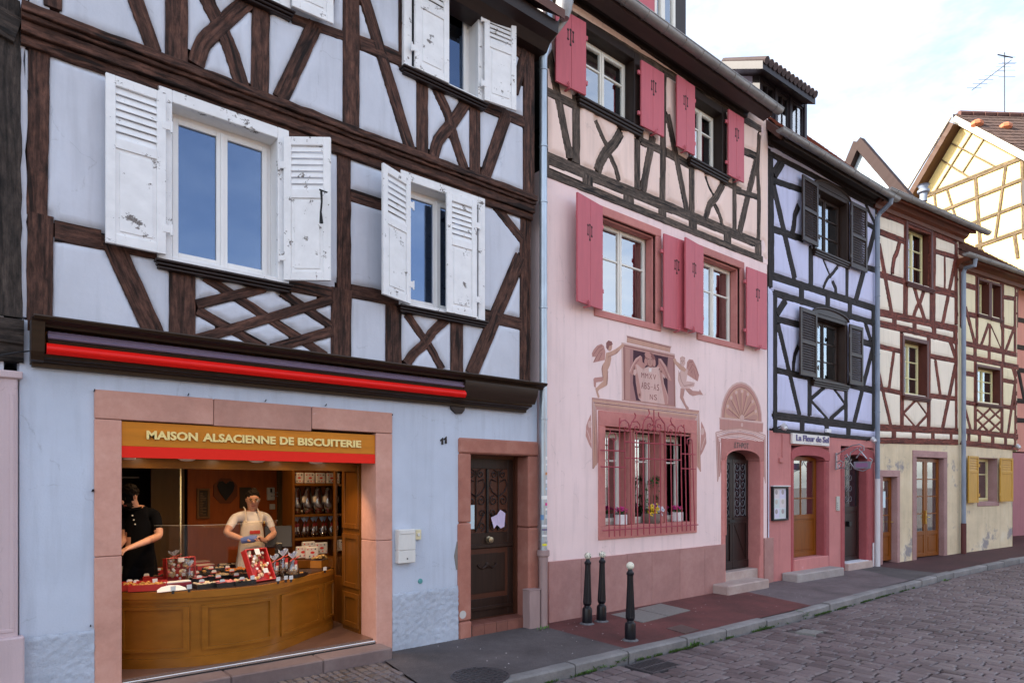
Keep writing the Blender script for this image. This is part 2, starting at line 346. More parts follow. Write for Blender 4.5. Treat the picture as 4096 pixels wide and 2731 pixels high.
def panels(h, box, tim, holes, o, mat, parent=None, g=0.028, proud=0.012, edge=0.05, base=0.014, name='plaster_panel', floor=None):
    """the plaster between the timbers: one softly cushioned panel for each gap"""
    u0, u1, z0, z1 = box; nu = int((u1 - u0) / g) + 1; nz = int((z1 - z0) / g) + 1
    U = np.linspace(u0, u1, nu + 1); Z = np.linspace(z0, z1, nz + 1); GU, GZ = np.meshgrid(U, Z, indexing='ij')
    sd = np.full(GU.shape, 9.0)
    for uv, w in tim:
        for (a, b) in zip(uv[:-1], uv[1:]):
            dx, dz = b[0] - a[0], b[1] - a[1]; l2 = dx*dx + dz*dz + 1e-9
            t = np.clip(((GU - a[0])*dx + (GZ - a[1])*dz) / l2, 0, 1); sd = np.minimum(sd, np.hypot(GU - a[0] - t*dx, GZ - a[1] - t*dz) - w/2)
    for (a, b, c, d) in holes:
        q = np.maximum(np.maximum(a - GU, GU - b), np.maximum(c - GZ, GZ - d)); sd = np.minimum(sd, np.where(q > 0, q, q))
    sd = np.minimum(sd, np.minimum(np.minimum(GU - u0 + .02, u1 - GU + .02), np.minimum(GZ - z0 + .02, z1 - GZ + .02)))
    if floor: (fa, fz), (fb, fy) = floor; sd = np.minimum(sd, GZ - (fz + (fy - fz) * (GU - fa) / (fb - fa)))
    cc = (sd[:-1, :-1] + sd[1:, :-1] + sd[:-1, 1:] + sd[1:, 1:]) / 4
    lab = np.zeros(cc.shape, int); k = 0; ins = cc > 0.004
    comps = []
    for i in range(nu):
        for j in range(nz):
            if ins[i, j] and not lab[i, j]:
                k += 1; st = [(i, j)]; lab[i, j] = k; cells = []
                while st:
                    x, y = st.pop(); cells.append((x, y))
                    for X, Y in ((x+1, y), (x-1, y), (x, y+1), (x, y-1)):
                        if 0 <= X < nu and 0 <= Y < nz and ins[X, Y] and not lab[X, Y]: lab[X, Y] = k; st.append((X, Y))
                if len(cells) >= 4: comps.append(cells)
    t = np.clip(sd / edge, 0, 1); t = t*t*(3 - 2*t)
    bumpy = 0.004 * np.sin(GU*5.1 + 1.3*np.sin(GZ*3.7)) * np.cos(GZ*4.3 + GU)
    OFF = o - base + (base + proud) * t + bumpy * t; OFF = np.where(sd < -0.004, o - base - 0.012, OFF)
    for cells in comps:
        cs = set(cells)
        for x, y in cells:
            for X in (x-1, x, x+1):
                for Y in (y-1, y, y+1):
                    if 0 <= X < nu and 0 <= Y < nz and (lab[X, Y] == 0): cs.add((X, Y))
        vid = {}; V = []; F = []
        for x, y in cs:
            q = []
            for a, b in ((x, y), (x+1, y), (x+1, y+1), (x, y+1)):
                if (a, b) not in vid: vid[(a, b)] = len(V); V.append((U[a], -OFF[a, b], Z[b]))
                q.append(vid[(a, b)])
            F.append(tuple(q))
        mesh(name, V, F, mat, parent or h.root, smooth=True)
# ---------------------------------------------------------------- shared builders
def window(h, R, o, fmat, casing=None, rd=0.14, rmat=None, fw=0.055, leaves=2, rows=(), cols=0, sill=None, curtain=0.0, lw=0.045, back=0.55, gmat=None, tilt=None, inter=None):
    """a casement window in the opening R (u0, u1, z0, z1) of the front at offset o"""
    u0, u1, z0, z1 = R; root = h.root
    if casing:
        cw, cp, cm = casing; m = MB(); p0 = -o - cp; p1 = -o + 0.02
        m.box(u0, u0 + cw, p0, p1, z0, z1, .006); m.box(u1 - cw, u1, p0, p1, z0, z1, .006); m.box(u0 + cw, u1 - cw, p0 + .002, p1, z1 - cw, z1, .006)
        m.box(u0 + cw, u1 - cw, p0 + .002, p1, z0, z0 + cw * .45, .006)
        cas = m.build('window_casing', cm, root); u0 += cw; u1 -= cw; z0 += cw * .45; z1 -= cw
    y0 = -o + 0.012; y1 = -o + rd
    m = MB(); q = 0.012                                       # reveal lining
    m.box(u0 - .03, u0, y0, y1 + .1, z0 - .03, z1 + .03); m.box(u1, u1 + .03, y0, y1 + .1, z0 - .03, z1 + .03)
    m.box(u0, u1, y0, y1 + .1, z1, z1 + .03); m.box(u0, u1, y0, y1 + .1, z0 - .03, z0)
    m.build('window_reveal', rmat or fmat, root)
    m = MB(); d0, d1 = y1, y1 + 0.055
    m.box(u0, u0 + fw, d0, d1, z0, z1, .004); m.box(u1 - fw, u1, d0, d1, z0, z1, .004); m.box(u0 + fw, u1 - fw, d0, d1, z1 - fw, z1, .004); m.box(u0 + fw, u1 - fw, d0, d1, z0, z0 + fw, .004)
    a0, a1 = u0 + fw * .8, u1 - fw * .8; b0, b1 = z0 + fw * .8, z1 - fw * .8; lwid = (a1 - a0) / leaves; panes = []
    for i in range(leaves):
        x0 = a0 + i * lwid + .003; x1 = a0 + (i+1) * lwid - .003; e0, e1 = y1 - .018, y1 + .03
        m.box(x0, x0 + lw, e0, e1, b0, b1, .004); m.box(x1 - lw, x1, e0, e1, b0, b1, .004); m.box(x0 + lw, x1 - lw, e0, e1, b1 - lw, b1, .004); m.box(x0 + lw, x1 - lw, e0, e1, b0, b0 + lw * 1.2, .004)
        zz = [b0 + lw * 1.2] + [b0 + (b1 - b0) * r for r in rows] + [b1 - lw]
        for r in rows: m.box(x0 + lw, x1 - lw, e0 + .006, e1 - .004, b0 + (b1 - b0) * r - .013, b0 + (b1 - b0) * r + .013, .003)
        for c in range(cols):
            xc = x0 + lw + (x1 - x0 - 2*lw) * (c + 1) / (cols + 1); m.box(xc - .012, xc + .012, e0 + .008, e1 - .006, b0 + lw, b1 - lw, .003)
        panes.append((x0 + lw - .01, x1 - lw + .01, zz))
    if leaves == 2:
        xc = (a0 + a1) / 2; m.box(xc - .016, xc + .016, y1 - .03, y1 - .015, b0, b1, .004)
    wo_ = m.build('window', fmat, root)
    for x0, x1, zz in panes:
        for k in range(len(zz) - 1):
            g_ = MB().box(x0, x1, y1 + .006, y1 + .012, zz[k] - .004, zz[k+1] + .004); g_.build('pane', gmat or GLASS, wo_)
    m = MB(); yb = y1 + back                                   # the dim room behind
    m.box(u0 - .3, u1 + .3, yb, yb + .02, z0 - .3, z1 + .3); m.box(u0 - .3, u0 - .28, y1 + .1, yb, z0 - .3, z1 + .3); m.box(u1 + .28, u1 + .3, y1 + .1, yb, z0 - .3, z1 + .3)
    m.box(u0 - .3, u1 + .3, y1 + .1, yb, z1 + .28, z1 + .3); m.box(u0 - .3, u1 + .3, y1 + .1, yb, z0 - .3, z0 - .28)
    m.build('room_lining', inter or DARK, wo_)
    if curtain > 0:
        for sx in (0, 1):
            V = []; F = []; wd = (u1 - u0) * curtain; n = 24
            for i in range(n + 1):
                x = wd * i / n; yy = y1 + .11 + .018 * math.sin(i * 1.9)
                X = u0 + x if sx == 0 else u1 - x; V += [(X, yy, z0), (X, yy, z1)]
            for i in range(n): F.append((2*i, 2*i+2, 2*i+3, 2*i+1))
            mesh('curtain', V, F, CURT, wo_, smooth=True)
    if sill:
        drop, pr, sm, ext = sill; zs = R[2]; m = MB()
        for k in range(3): m.box(R[0] - ext + k*.012, R[1] + ext - k*.012, -o - pr + k * pr * .22, -o + .03, zs - drop * (k+1) / 3, zs - drop * k / 3 - (.002 if k == 0 else 0), .009)
        m.build('window_sill', sm, root)
    return wo_
def frame_panel(m, x0, x1, z0, z1, st, y0, y1):
    m.box(x0, x0 + st, y0, y1, z0, z1, .004); m.box(x1 - st, x1, y0, y1, z0, z1, .004); m.box(x0 + st, x1 - st, y0, y1, z1 - st, z1, .004); m.box(x0 + st, x1 - st, y0, y1, z0, z0 + st, .004)
def shutter(h, hinge, free_x, o, mat, side, alpha=0.0, kind='louvre', split=0.55, nsl=8, name='shutter', dark=None, extra=None):
    """hinge: (x, ytop, ybot) photo pixels at the hinge edge; free_x: photo column of the free edge; side: which edge is hinged"""
    uh, z1 = h.uv((hinge[0], hinge[1]), o); _, z0 = h.uv((hinge[0], hinge[2]), o); sg = 1 if side == 'L' else -1
    best = None
    for k in range(10, 150):
        w = k * .01; pxx = h.px(uh + sg * w * math.cos(alpha), o + w * math.sin(alpha), (z0 + z1) / 2)[0]
        if best is None or abs(pxx - free_x) < best[0]: best = (abs(pxx - free_x), w)
    w = best[1]; H = z1 - z0; th = .034
    def X(a): return a if sg > 0 else -a
    m = MB(); sl = None
    if kind == 'louvre':
        st = min(.075, w * .2); zs = H * (1 - split)
        def bx(a0, a1, b0, b1, y0=-th, y1=0, c=.004): m.box(X(a0), X(a1), y0, y1, b0, b1, c)
        bx(0, st, 0, H); bx(w - st, w, 0, H); bx(st, w - st, 0, .09); bx(st, w - st, H - .085, H)
        if split < 1: bx(st, w - st, zs - .04, zs + .045); bx(st, w - st, .09, zs - .04, -th * .62, -.012, .001); bx(st + .03, w - st - .03, .12, zs - .07, -th * .85, -th * .5, .012); lo, hi = zs + .045, H - .085; rg = [(lo, hi)]
        else: zc = H * .5; bx(st, w - st, zc - .035, zc + .035); rg = [(.09, zc - .035), (zc + .035, H - .085)]
    elif kind == 'plank':
        n = 2; 
        for i in range(n): m.box(X(w * i / n + .0015), X(w * (i+1) / n - .0015), -th, -.004, 0, H, .003)
        m.box(X(.02), X(w - .02), -.004, .014, H * .16, H * .22, .003); m.box(X(.02), X(w - .02), -.004, .014, H * .78, H * .84, .003)
        rg = []
    elif kind == 'panelled':
        st = .06
        def bx(a0, a1, b0, b1, y0=-th, y1=0, c=.004): m.box(X(a0), X(a1), y0, y1, b0, b1, c)
        bx(0, st, 0, H); bx(w - st, w, 0, H); bx(st, w - st, 0, .08); bx(st, w - st, H - .06, H); zs = H * .66; bx(st, w - st, zs - .03, zs + .03); bx(st, w - st, .08, zs - .03, -th * .7, -.01, .001); rg = [(zs + .03, H - .06)]; nsl = 5
    P = h.world(0, 0, 0); ang = -sg * alpha
    s_ = m.build(name, mat, h.root, loc=(uh, -o, z0), rot=(0, 0, ang))
    first = None
    for lo, hi in rg:
        for k in range(nsl):
            zc = lo + (hi - lo) * (k + .5) / nsl; hh = (hi - lo) / nsl * .62
            if first is None:
                st2 = .07 if kind == 'louvre' else .06; q = MB(); a, b = X(st2), X(w - st2)
                V = [(a, -th * .8, -hh*.75), (b, -th * .8, -hh*.75), (b, -th * .8 + .007, -hh*.75 - .004), (a, -th * .8 + .007, -hh*.75 - .004), (a, -.006, hh*.75), (b, -.006, hh*.75), (b, .0, hh*.75), (a, .0, hh*.75)]
                F = [(0, 1, 5, 4), (3, 7, 6, 2), (0, 3, 2, 1), (4, 5, 6, 7), (0, 4, 7, 3), (1, 2, 6, 5)]
                q.add(V, F if sg > 0 else [f[::-1] for f in F]); first = q.build('slat', mat, s_, loc=(0, 0, zc))
            else: link(first, 'slat', s_, loc=(0, 0, zc))
    if kind == 'plank':                                          # dark plates painted as the shade in three slotted cut-outs
        for k, (dx, dzz, hh) in enumerate(((-.048, .0, .065), (0, -.025, .105), (.048, 0, .065))):
            q = MB(); xc = X(w * .53) + dx; zc = H * .70 + dzz
            q.box(xc - .008, xc + .008, -th - .0015, -th + .01, zc - hh, zc + hh)
            for zz in (zc - hh, zc + hh): q.lathe([(.019, 0), (.019, .012)], (xc, -th + .0102, zz), 10, Matrix.Rotation(math.pi / 2, 3, 'X'))
            q.build('slot_shade', DARK, s_)
        q = MB()                                                 # hinges and holdback
        for zz in (H * .19, H * .81): MB().box(X(-.05), X(.03), -.018, .012, zz - .03, zz + .03, .004).build('hinge', mat, s_)
        q.box(X(w * .55), X(w * .62), -th - .012, .05, -.03, -.015, .003); q.tube([(X(w * .58), -th - .02, -.03), (X(w * .6), -th - .02, .03), (X(w * .64), -th - .02, .06), (X(w * .66), -th - .02, .03), (X(w * .6), -th - .02, .0)], .006, 6)
        q.build('holdback', mat, s_)
    else:
        for zz in (H * .16, H * .8): MB().box(X(-.045), X(.03), -th - .004, -th + .01, zz - .035, zz + .035, .003).tube([(X(-.045), -th, zz - .05), (X(-.045), -th, zz + .05)], .011, 8).build('hinge', mat, s_)
    return s_
def text_mesh(name, body, box, o0, o1, h, mat, parent, bold=0.0, keep=False):
    """raised lettering fitted into box (u0, u1, z0, z1)"""
    c = bpy.data.curves.new(name, 'FONT'); c.body = body; c.size = 1; c.extrude = 0.5; c.offset = bold; c.resolution_u = 3
    t = bpy.data.objects.new(name + '_tmp', c); COL.objects.link(t); bpy.context.view_layer.update()
    m = bpy.data.meshes.new_from_object(t.evaluated_get(bpy.context.evaluated_depsgraph_get())); bpy.data.objects.remove(t)
    co = np.zeros(len(m.vertices) * 3, dtype=np.float32); m.vertices.foreach_get('co', co); co = co.reshape(-1, 3)
    mn, mxx = co.min(0), co.max(0); u0, u1, z0, z1 = box
    x = u0 + (co[:, 0] - mn[0]) / (mxx[0] - mn[0]) * (u1 - u0); z = z0 + (co[:, 1] - mn[1]) / (mxx[1] - mn[1]) * (z1 - z0)
    y = -(o0 + (co[:, 2] - mn[2]) / (mxx[2] - mn[2]) * (o1 - o0))
    m.vertices.foreach_set('co', np.stack([x, y, z], 1).astype(np.float32).ravel()); m.materials.clear(); m.materials.append(mat); m.update()
    o = bpy.data.objects.new(name, m); COL.objects.link(o); o.parent = parent; return o
def roof_slab(h, u0, u1, ze, zr, depth, over, mat, name='roof', thick=.12, oe=0.0):
    """pitched roof: eave at offset over in front, ridge depth metres behind"""
    m = MB(); pr = [(oe + over, ze), (oe - depth, zr), (oe - 2*depth, ze), (oe - 2*depth, ze - thick), (oe - depth, zr - thick), (oe + over, ze - thick)]
    return m.extrude_x(pr, u0, u1).build(name, mat, h.root)
def gutter(h, u0, u1, o, z, r, mat, name='gutter', nj=0):
    m = MB(); seg = 12; V = []; n = 2
    for x in (u0, u1):
        for k in range(seg + 1):
            a = math.pi * (k / seg) ; V.append((x, -o - r * math.cos(a), z - r * math.sin(a)))
        for k in range(seg, -1, -1):
            a = math.pi * (k / seg); V.append((x, -o - (r - .008) * math.cos(a), z - (r - .008) * math.sin(a)))
    q = 2 * (seg + 1); F = [(i, (i+1) % q, q + (i+1) % q, q + i) for i in range(q)]
    F += [tuple(range(seg + 1)), tuple(range(q, q + seg + 1))[::-1]]
    m.add(V, F); m.tube([(u0, -o - r, z), (u1, -o - r, z)], .011, 6)
    for k in range(nj):
        x = u0 + (u1 - u0) * (k + .5) / nj; m.tube([(x, -o - (r + .004) * math.cos(math.pi * j / 10), z - (r + .004) * math.sin(math.pi * j / 10)) for j in range(11)], .007, 5)
    return smooth_by_angle(m.build(name, mat, h.root))
def downpipe(h, pts, r, mat, name='downpipe', rings=()):
    m = MB(); m.tube(pts, r, 14)
    for (x, y, z) in rings: m.lathe([(r + .001, -.018), (r + .008, -.015), (r + .008, .015), (r + .001, .018)], (x, y, z), 14)
    return smooth_by_angle(m.build(name, mat, h.root))
def grid_wall(h, box, holes, o, mat, name='wall', th=0.3, parent=None):
    """a plain rendered wall with rectangular openings (real reveals through the thickness)"""
    u0, u1, z0, z1 = box; us = sorted({u0, u1, *[q for a in holes for q in a[:2] if u0 < q < u1]}); zs = sorted({z0, z1, *[q for a in holes for q in a[2:] if z0 < q < z1]})
    m = MB(); key = {}
    def solid(i, j):
        if i < 0 or j < 0 or i >= len(us) - 1 or j >= len(zs) - 1: return False
        cx, cz = (us[i] + us[i+1]) / 2, (zs[j] + zs[j+1]) / 2
        return not any(a < cx < b and c < cz < d for a, b, c, d in holes)
    def vid(x, y, z):
        k = (round(x, 5), round(y, 5), round(z, 5))
        if k not in key: key[k] = len(m.v); m.v.append((x, y, z))
        return key[k]
    ya, yb = -o, -o + th
    for i in range(len(us) - 1):
        for j in range(len(zs) - 1):
            if not solid(i, j): continue
            a, b, c, d = us[i], us[i+1], zs[j], zs[j+1]
            m.f.append((vid(a, ya, c), vid(b, ya, c), vid(b, ya, d), vid(a, ya, d))); m.f.append((vid(a, yb, c), vid(a, yb, d), vid(b, yb, d), vid(b, yb, c)))
            if not solid(i-1, j): m.f.append((vid(a, ya, c), vid(a, ya, d), vid(a, yb, d), vid(a, yb, c)))
            if not solid(i+1, j): m.f.append((vid(b, ya, c), vid(b, yb, c), vid(b, yb, d), vid(b, ya, d)))
            if not solid(i, j-1): m.f.append((vid(a, ya, c), vid(a, yb, c), vid(b, yb, c), vid(b, ya, c)))
            if not solid(i, j+1): m.f.append((vid(a, ya, d), vid(b, ya, d), vid(b, yb, d), vid(a, yb, d)))
    return m.build(name, mat, parent or h.root)
def body(h, u0, u1, z0, z1, o0, o1, name='house_body', mat=None):
    return MB().box(u0, u1, -o0, -o1, z0, z1).build(name, mat or DARK, h.root)
TILE = stone('roof_tile', (0.10, 0.042, 0.032), (0.15, 0.065, 0.045), rough=.8, bump=.5, scale=40)
# ================================================================ THE BLUE HOUSE
BW = House('blue_half_timbered_house', (0, 0), 0.0, 'pale blue half-timbered house with brown beams and peeling white shutters above the biscuit shop')
b = BW; O2 = 0.10
BLUE = plaster('blue_plaster', (0.57, 0.595, 0.67), var=.12, bump=.18)
BLUEG = plaster('blue_wall_render', (0.52, 0.575, 0.68), var=.12, bump=.3, scale=60)
BROWN = timber('brown_timber', (0.066, 0.030, 0.021), dark=.30, crack=.9, bump=1.0)
MOULD = paint('brown_moulding', (0.022, 0.011, 0.009), rough=.4, var=.25, stretch=(1.2, 8, 8))
WHITE = paint('white_shutter_paint', (0.78, 0.78, 0.79), rough=.5, wear=(0.16, 0.14, 0.13), wthr=.60, stretch=(2.6, 5, 3.2), wscale=2.4)
WFRAME = paint('white_frame_paint', (0.80, 0.79, 0.78), rough=.4, var=.05)
XL = b.f('A', 215, 800, 0)[0]; XR = b.f('E', 2205, 900, 0)[0]; XL2 = b.f('A', 250, 200, O2)[0]; XR2 = b.f('B', 2235, 1000, O2)[0]
T1 = []; T2 = []
zb1 = b.f('C', 1500, 1340, 0)[1] - .25                              # first floor starts behind the cornice
timbers(b, 'A', 0, BROWN, [(335, 400, 316, 1830, 180)], store=T1)
timbers(b, 'C', 0, BROWN, [(345, 330, 335, 1330, 222), (465, 468, 860, 545, 168), (850, 560, 1340, 660, 120), (955, 560, 1330, 1390, 205), (1553, 810, 1548, 1400, 222)], store=T1)
for a_, c_ in (((821, 1106), (1305, 1422)), ((790, 1241), (1060, 1390)), ((1127, 1169), (1330, 1304)), ((788, 1217), (1060, 1150)), ((775, 1359), (1330, 1197)), ((1090, 1392), (1330, 1324))):
    timbers(b, 'X', -.004 if c_[1] > a_[1] else 0.006, BROWN, [(a_[0], a_[1], c_[0], c_[1], 42)], store=T1)
timbers(b, 'E', 0, BROWN, [(742, -200, 742, 910, 104), (722, 890, 718, 1440, 155), (795, 155, 1180, 275, 95), (795, 905, 1200, 985, 105), (1130, 985, 1130, 1500, 122),
    (1625, 1160, 1625, 1540, 95), (2125, 640, 1740, 1560, 100), (1830, 1095, 2125, 1165, 95), (2165, 330, 2160, 1640, 80), (1930, 240, 2135, 500, 95),
    ([(1235, 1090), (1335, 1235), (1400, 1320), (1510, 1520)], 72), ([(1545, 1130), (1440, 1225), (1365, 1330), (1290, 1395), (1230, 1480)], 86), (290, 855, 650, 925, 100)], store=T1)
# floor 2
timbers(b, 'A', O2, BROWN, [(450, -500, 450, 60, 160), (1060, -250, 1310, 430, 150), (1500, -300, 1500, 500, 190), (2217, 40, 2205, 800, 150),
    ([(1690, -160), (1780, 40), (1890, 260), (1970, 450), (2060, 745)], 150), ([(2200, -60), (2040, 60), (1880, 210), (1730, 360), (1665, 545)], 150)], store=T2)
timbers(b, 'B', O2, BROWN, [(330, 140, 735, 275, 75), (515, 190, 240, 775, 122), (797, -420, 797, 990, 130), (870, -120, 1258, 1165, 95), (865, 330, 1200, 470, 108), (1190, -420, 1190, 530, 40),
    (1355, 640, 1355, 1195, 90), ([(1465, 700), (1555, 890), (1605, 1080), (1685, 1320)], 80), ([(1700, 800), (1590, 960), (1480, 1100), (1445, 1230)], 86), (1768, 845, 1768, 1352, 82),
    (1840, 830, 2150, 955, 85), (2025, 870, 1845, 1390, 85), (2165, 400, 2080, 720, 65), (2060, 150, 2150, 380, 60), (2070, 380, 2150, 432, 80), (2190, -420, 2190, 1540, 85), (700, -420, 600, 120, 80)], store=T2)
# the moulded beams between the floors
zt2 = b.f('A', 255, 20, O2)[1]; zt2b = b.f('B', 2210, 1535, O2)[1]; zlo = b.f('A', 225, 440, 0)[1]; zlob = b.f('E', 2210, 345, 0)[1]
zt = (zt2 + zt2b) / 2; zl = (zlo + zlob) / 2
hb = zt - zl; segs = [(0, .27, .135), (.27, .40, .105), (.40, .72, .075), (.72, 1.0, .035)]
for a_, c_, oo in segs:
    strip('timber', [(XL - .03, zt - hb * (a_ + c_) / 2), (XR2 + .02, zt - hb * (a_ + c_) / 2 )], hb * (c_ - a_) - .004, -.05, oo, BROWN, b.root, jit=.005, wave=.006)
T1.append(([(XL, zl + hb * .2), (XR, zl + hb * .2)], hb * .4)); T2.append(([(XL, zt - hb*.2), (XR2, zt - hb*.2)], hb * .4))
def bq(*pts): return [px(*p) for p in pts]
W1 = b.rect(bq(('A', 1365, 725), ('B', 320, 1040), ('C', 1315, 705), ('E', 288, 860)), 0.04)
W2 = b.rect(bq(('B', 1180, 1335), ('E', 1842, 185), ('E', 1180, 1015), ('E', 1840, 1150)), 0.04)
W3 = b.rect([(1614.8, -265), (1938.8, -95), (1614.8, 265), (1938.8, 418)], O2 + .04)
W4 = b.rect([(645, -750), (1163, -500), (645, -185), (1163, 45)], O2 + .04)
def shr(R, k=.03): return (R[0] + k, R[1] - k, R[2] + k, R[3] - k)
zc_top = b.f('AW', 110, 75, .30)[1]
panels(b, (XL, XR, zc_top - .1, zl + .05), T1, [shr(W1), shr(W2)], 0.0, BLUE, proud=.010, base=.02, edge=.035, g=.03)
panels(b, (XL2, XR2, zt - .05, zt + 2.0), T2, [shr(W3), shr(W4)], O2, BLUE, proud=.010, base=.02, edge=.035, g=.034)
window(b, W1, .0, WFRAME, casing=(.115, .05, WHITE), rd=.15, fw=.05, lw=.05, sill=(.085, .10, MOULD, .03), back=.5, gmat=GLASS_B)
window(b, W2, .0, WFRAME, casing=(.105, .05, WHITE), rd=.15, fw=.05, lw=.05, sill=(.08, .10, MOULD, .03), back=.5, gmat=GLASS_B)
window(b, W3, O2, WFRAME, casing=(.105, .05, WHITE), rd=.15, fw=.05, lw=.05, sill=(.08, .10, MOULD, .03), back=.5, gmat=GLASS_B)
window(b, W4, O2, WFRAME, casing=(.115, .05, WHITE), rd=.15, fw=.05, lw=.05, sill=(.08, .10, MOULD, .03), back=.5, gmat=GLASS_B)
shutter(b, (661, 380, 1022), 420, .075, WHITE, 'R', math.radians(1), split=.40, nsl=7)
shutter(b, (1138, 552, 1124), 1325, .075, WHITE, 'L', math.radians(38), split=.40, nsl=7)
shutter(b, (1635, 722, 1218), 1525, .075, WHITE, 'R', math.radians(20), split=.42, nsl=7)
shutter(b, (1902, 812, 1274), 1781, .065, WHITE, 'R', 0.0, split=.40, nsl=7)
shutter(b, (1655, -200, 276), 1791, O2 + .065, WHITE, 'L', 0.0, split=.44, nsl=7)
shutter(b, (1934, 4, 405), 2060, O2 + .07, WHITE, 'L', math.radians(9), split=.42, nsl=7)
shutter(b, (1165, -420, 32), 1329, O2 + .07, WHITE, 'L', math.radians(3), split=.40, nsl=7)
q = MB(); u_, z_ = b.f('E', 545, 130, .38); q.tube([(u_, -.42, z_), (u_ + .004, -.425, z_ - .12), (u_ - .006, -.425, z_ - .22), (u_, -.425, z_ - .33)], [.012, .009, .010, .02], 6); q.tube([(u_ - .02, -.42, z_), (u_ + .06, -.43, z_ - .01)], .008, 6)
tag(q.build('cloth_strap', plain('black_cloth', (.01, .01, .012), .9)), 'black knotted strap hanging from the open right shutter of the large window', 'strap')
# eave of the blue house at the top right
zE = b.f('B', 2150, 215, O2 + .3)[1]
m = MB(); m.extrude_x([(O2 - .1, zE - .02), (O2 + .12, zE), (O2 + .2, zE + .10), (O2 + .34, zE + .14), (O2 + .36, zE + .28), (O2 - .1, zE + .28)], W3[0] - .6, XR2 + .10); m.build('eave_moulding', MOULD, b.root)
roof_slab(b, XL2 - .1, XR2 + .12, zE + .40, zE + 4.2, 4.2, .45, TILE, oe=O2)
# ---- ground floor
G_L = b.f('LS', 85, 900, 0)[0]; G_R = XR + .10
zc_bot = b.f('AW', 700, 560, .05)[1]
SHOP = (b.f('S', 323, 900, 0)[0], b.f('S', 2092, 900, 0)[0], -.1, b.f('S', 328, 318, 0)[1])
DOOR = (b.f('KD', 152, 600, 0)[0], b.f('KD', 580, 600, 0)[0], -.1, b.f('KD', 160, 175, 0)[1])
JO = (b.f('S', 133, 900, 0)[0], b.f('S', 2206, 900, 0)[0], b.f('S', 145, 100, 0)[1])       # outer edges of the stone surround
grid_wall(b, (G_L, G_R, -.2, zc_top), [(JO[0] + .01, JO[1] - .01, -.3, JO[2] - .01), (b.f('KD', 60, 600)[0] + .01, b.f('KD', 655, 600)[0] - .01, -.3, b.f('KD', 70, 55)[1] - .01)], 0, BLUEG, th=.32)
ROUGH = plaster('roughcast', (0.46, 0.51, 0.60), bump=1.0, scale=26, var=.2, stain=(0.22, 0.22, 0.22), thr=.66, sscale=2.2)
def roughcast(u0, u1, z0, z1):
    n, k = int((u1-u0)/.022), int((z1-z0)/.022); V = []; F = []
    for i in range(n+1):
        for j in range(k+1):
            e_ = 0.0 if j == k else 1.0
            V.append((u0 + (u1-u0)*i/n, -(.012 + e_ * random.uniform(.0, .016)), z0 + (z1-z0)*j/k + (random.uniform(-.012, .012) if j == k else 0)))
    for i in range(n):
        for j in range(k): a = i*(k+1)+j; F.append((a, a+k+1, a+k+2, a+1))
    for i in range(n): a = i*(k+1)+k; V.append((V[a][0], .01, V[a][2])); 
    mesh('roughcast_plinth', V[:(n+1)*(k+1)], F, ROUGH, b.root, smooth=True)
zp = b.f('SC', 300, 1072)[1]; zpr = b.f('K', 460, 1188)[1]
roughcast(G_L + .005, JO[0], -.15, zp); roughcast(JO[1], b.f('KD', 55, 1300)[0], -.15, zpr)
# stone surround of the shop window: separate blocks
def block(u0, u1, z0, z1, o0, o1, mat=SANDST, par=None, name='stone_block', c=.006):
    return MB().box(u0, u1, -o0, -o1, z0, z1, c).build(name, mat, par or b.root)
zj = b.f('S', 230, 308)[1]; zl2 = b.f('S', 215, 1262)[1]; zr2 = b.f('S', 2150, 1150)[1]; zr3 = b.f('S', 2150, 405)[1]; zin = SHOP[3]
j1 = b.f('S', 962, 200)[0]; j2 = b.f('S', 1645, 300)[0]; g = .0025; RD = -.34
block(JO[0], j1 - g, zj + g, JO[2], RD, .022); block(j1 + g, j2 - g, zin, JO[2], RD, .020); block(j2 + g, JO[1], zr3 + g, JO[2], RD, .022)
block(JO[0], SHOP[0], zl2 + g, zj - g, RD, .020); block(JO[0], SHOP[0], -.2, zl2 - g, RD, .023)
block(SHOP[1], JO[1], zr2 + g, zr3 - g, RD, .020); block(SHOP[1], JO[1], -.2, zr2 - g, RD, .023)
MB().box(SHOP[0], JO[1] - .3, .34, .345, zin, JO[2]).build('lintel_back', DARK, b.root)
# cornice with the awning niche
zt_c = zc_top; zb_c = b.f('AX', 2130, 620, .07)[1]; Hc = zt_c - zb_c; uL = b.f('AW', 70, 300, .2)[0]; uR = b.f('AX', 2230, 355, .30)[0]; uN = b.f('AX', 1560, 420, .22)[0]
CORN = paint('cornice_brown', (0.034, 0.018, 0.009), rough=.38, var=.35, stretch=(.8, 10, 10)); CORN2 = paint('cornice_board', (0.034, 0.019, 0.013), rough=.4, var=.3, stretch=(.8, 8, 8))
zA = zb_c + Hc * .28; zB = zb_c + Hc * .80
lowp = [(-.05, zb_c), (.055, zb_c), (.06, zb_c + .03), (.10, zb_c + .045), (.11, zb_c + Hc*.15), (.165, zb_c + Hc*.17), (.18, zA - .02), (.15, zA), (-.05, zA)]
topp = [(-.05, zB), (.21, zB), (.22, zB + .02), (.245, zB + .03), (.25, zB + Hc*.09), (.29, zB + Hc*.11), (.305, zt_c - .012), (.30, zt_c), (-.05, zt_c + .02)]
MB().extrude_x(lowp, uL, uR - .16).build('cornice_moulding', CORN, b.root)
MB().extrude_x(topp, uL, uR).build('cornice_moulding', CORN, b.root)
n_ = 8; cove = [(-.05, zA)] + [(.15 + .07 * math.sin(k/n_*math.pi/2) , zA + (zB - zA) * (k / n_)) for k in range(n_ + 1)] + [(-.05, zB)]
MB().extrude_x(cove, uN, uR - .09).build('cornice_cove', CORN2, b.root)
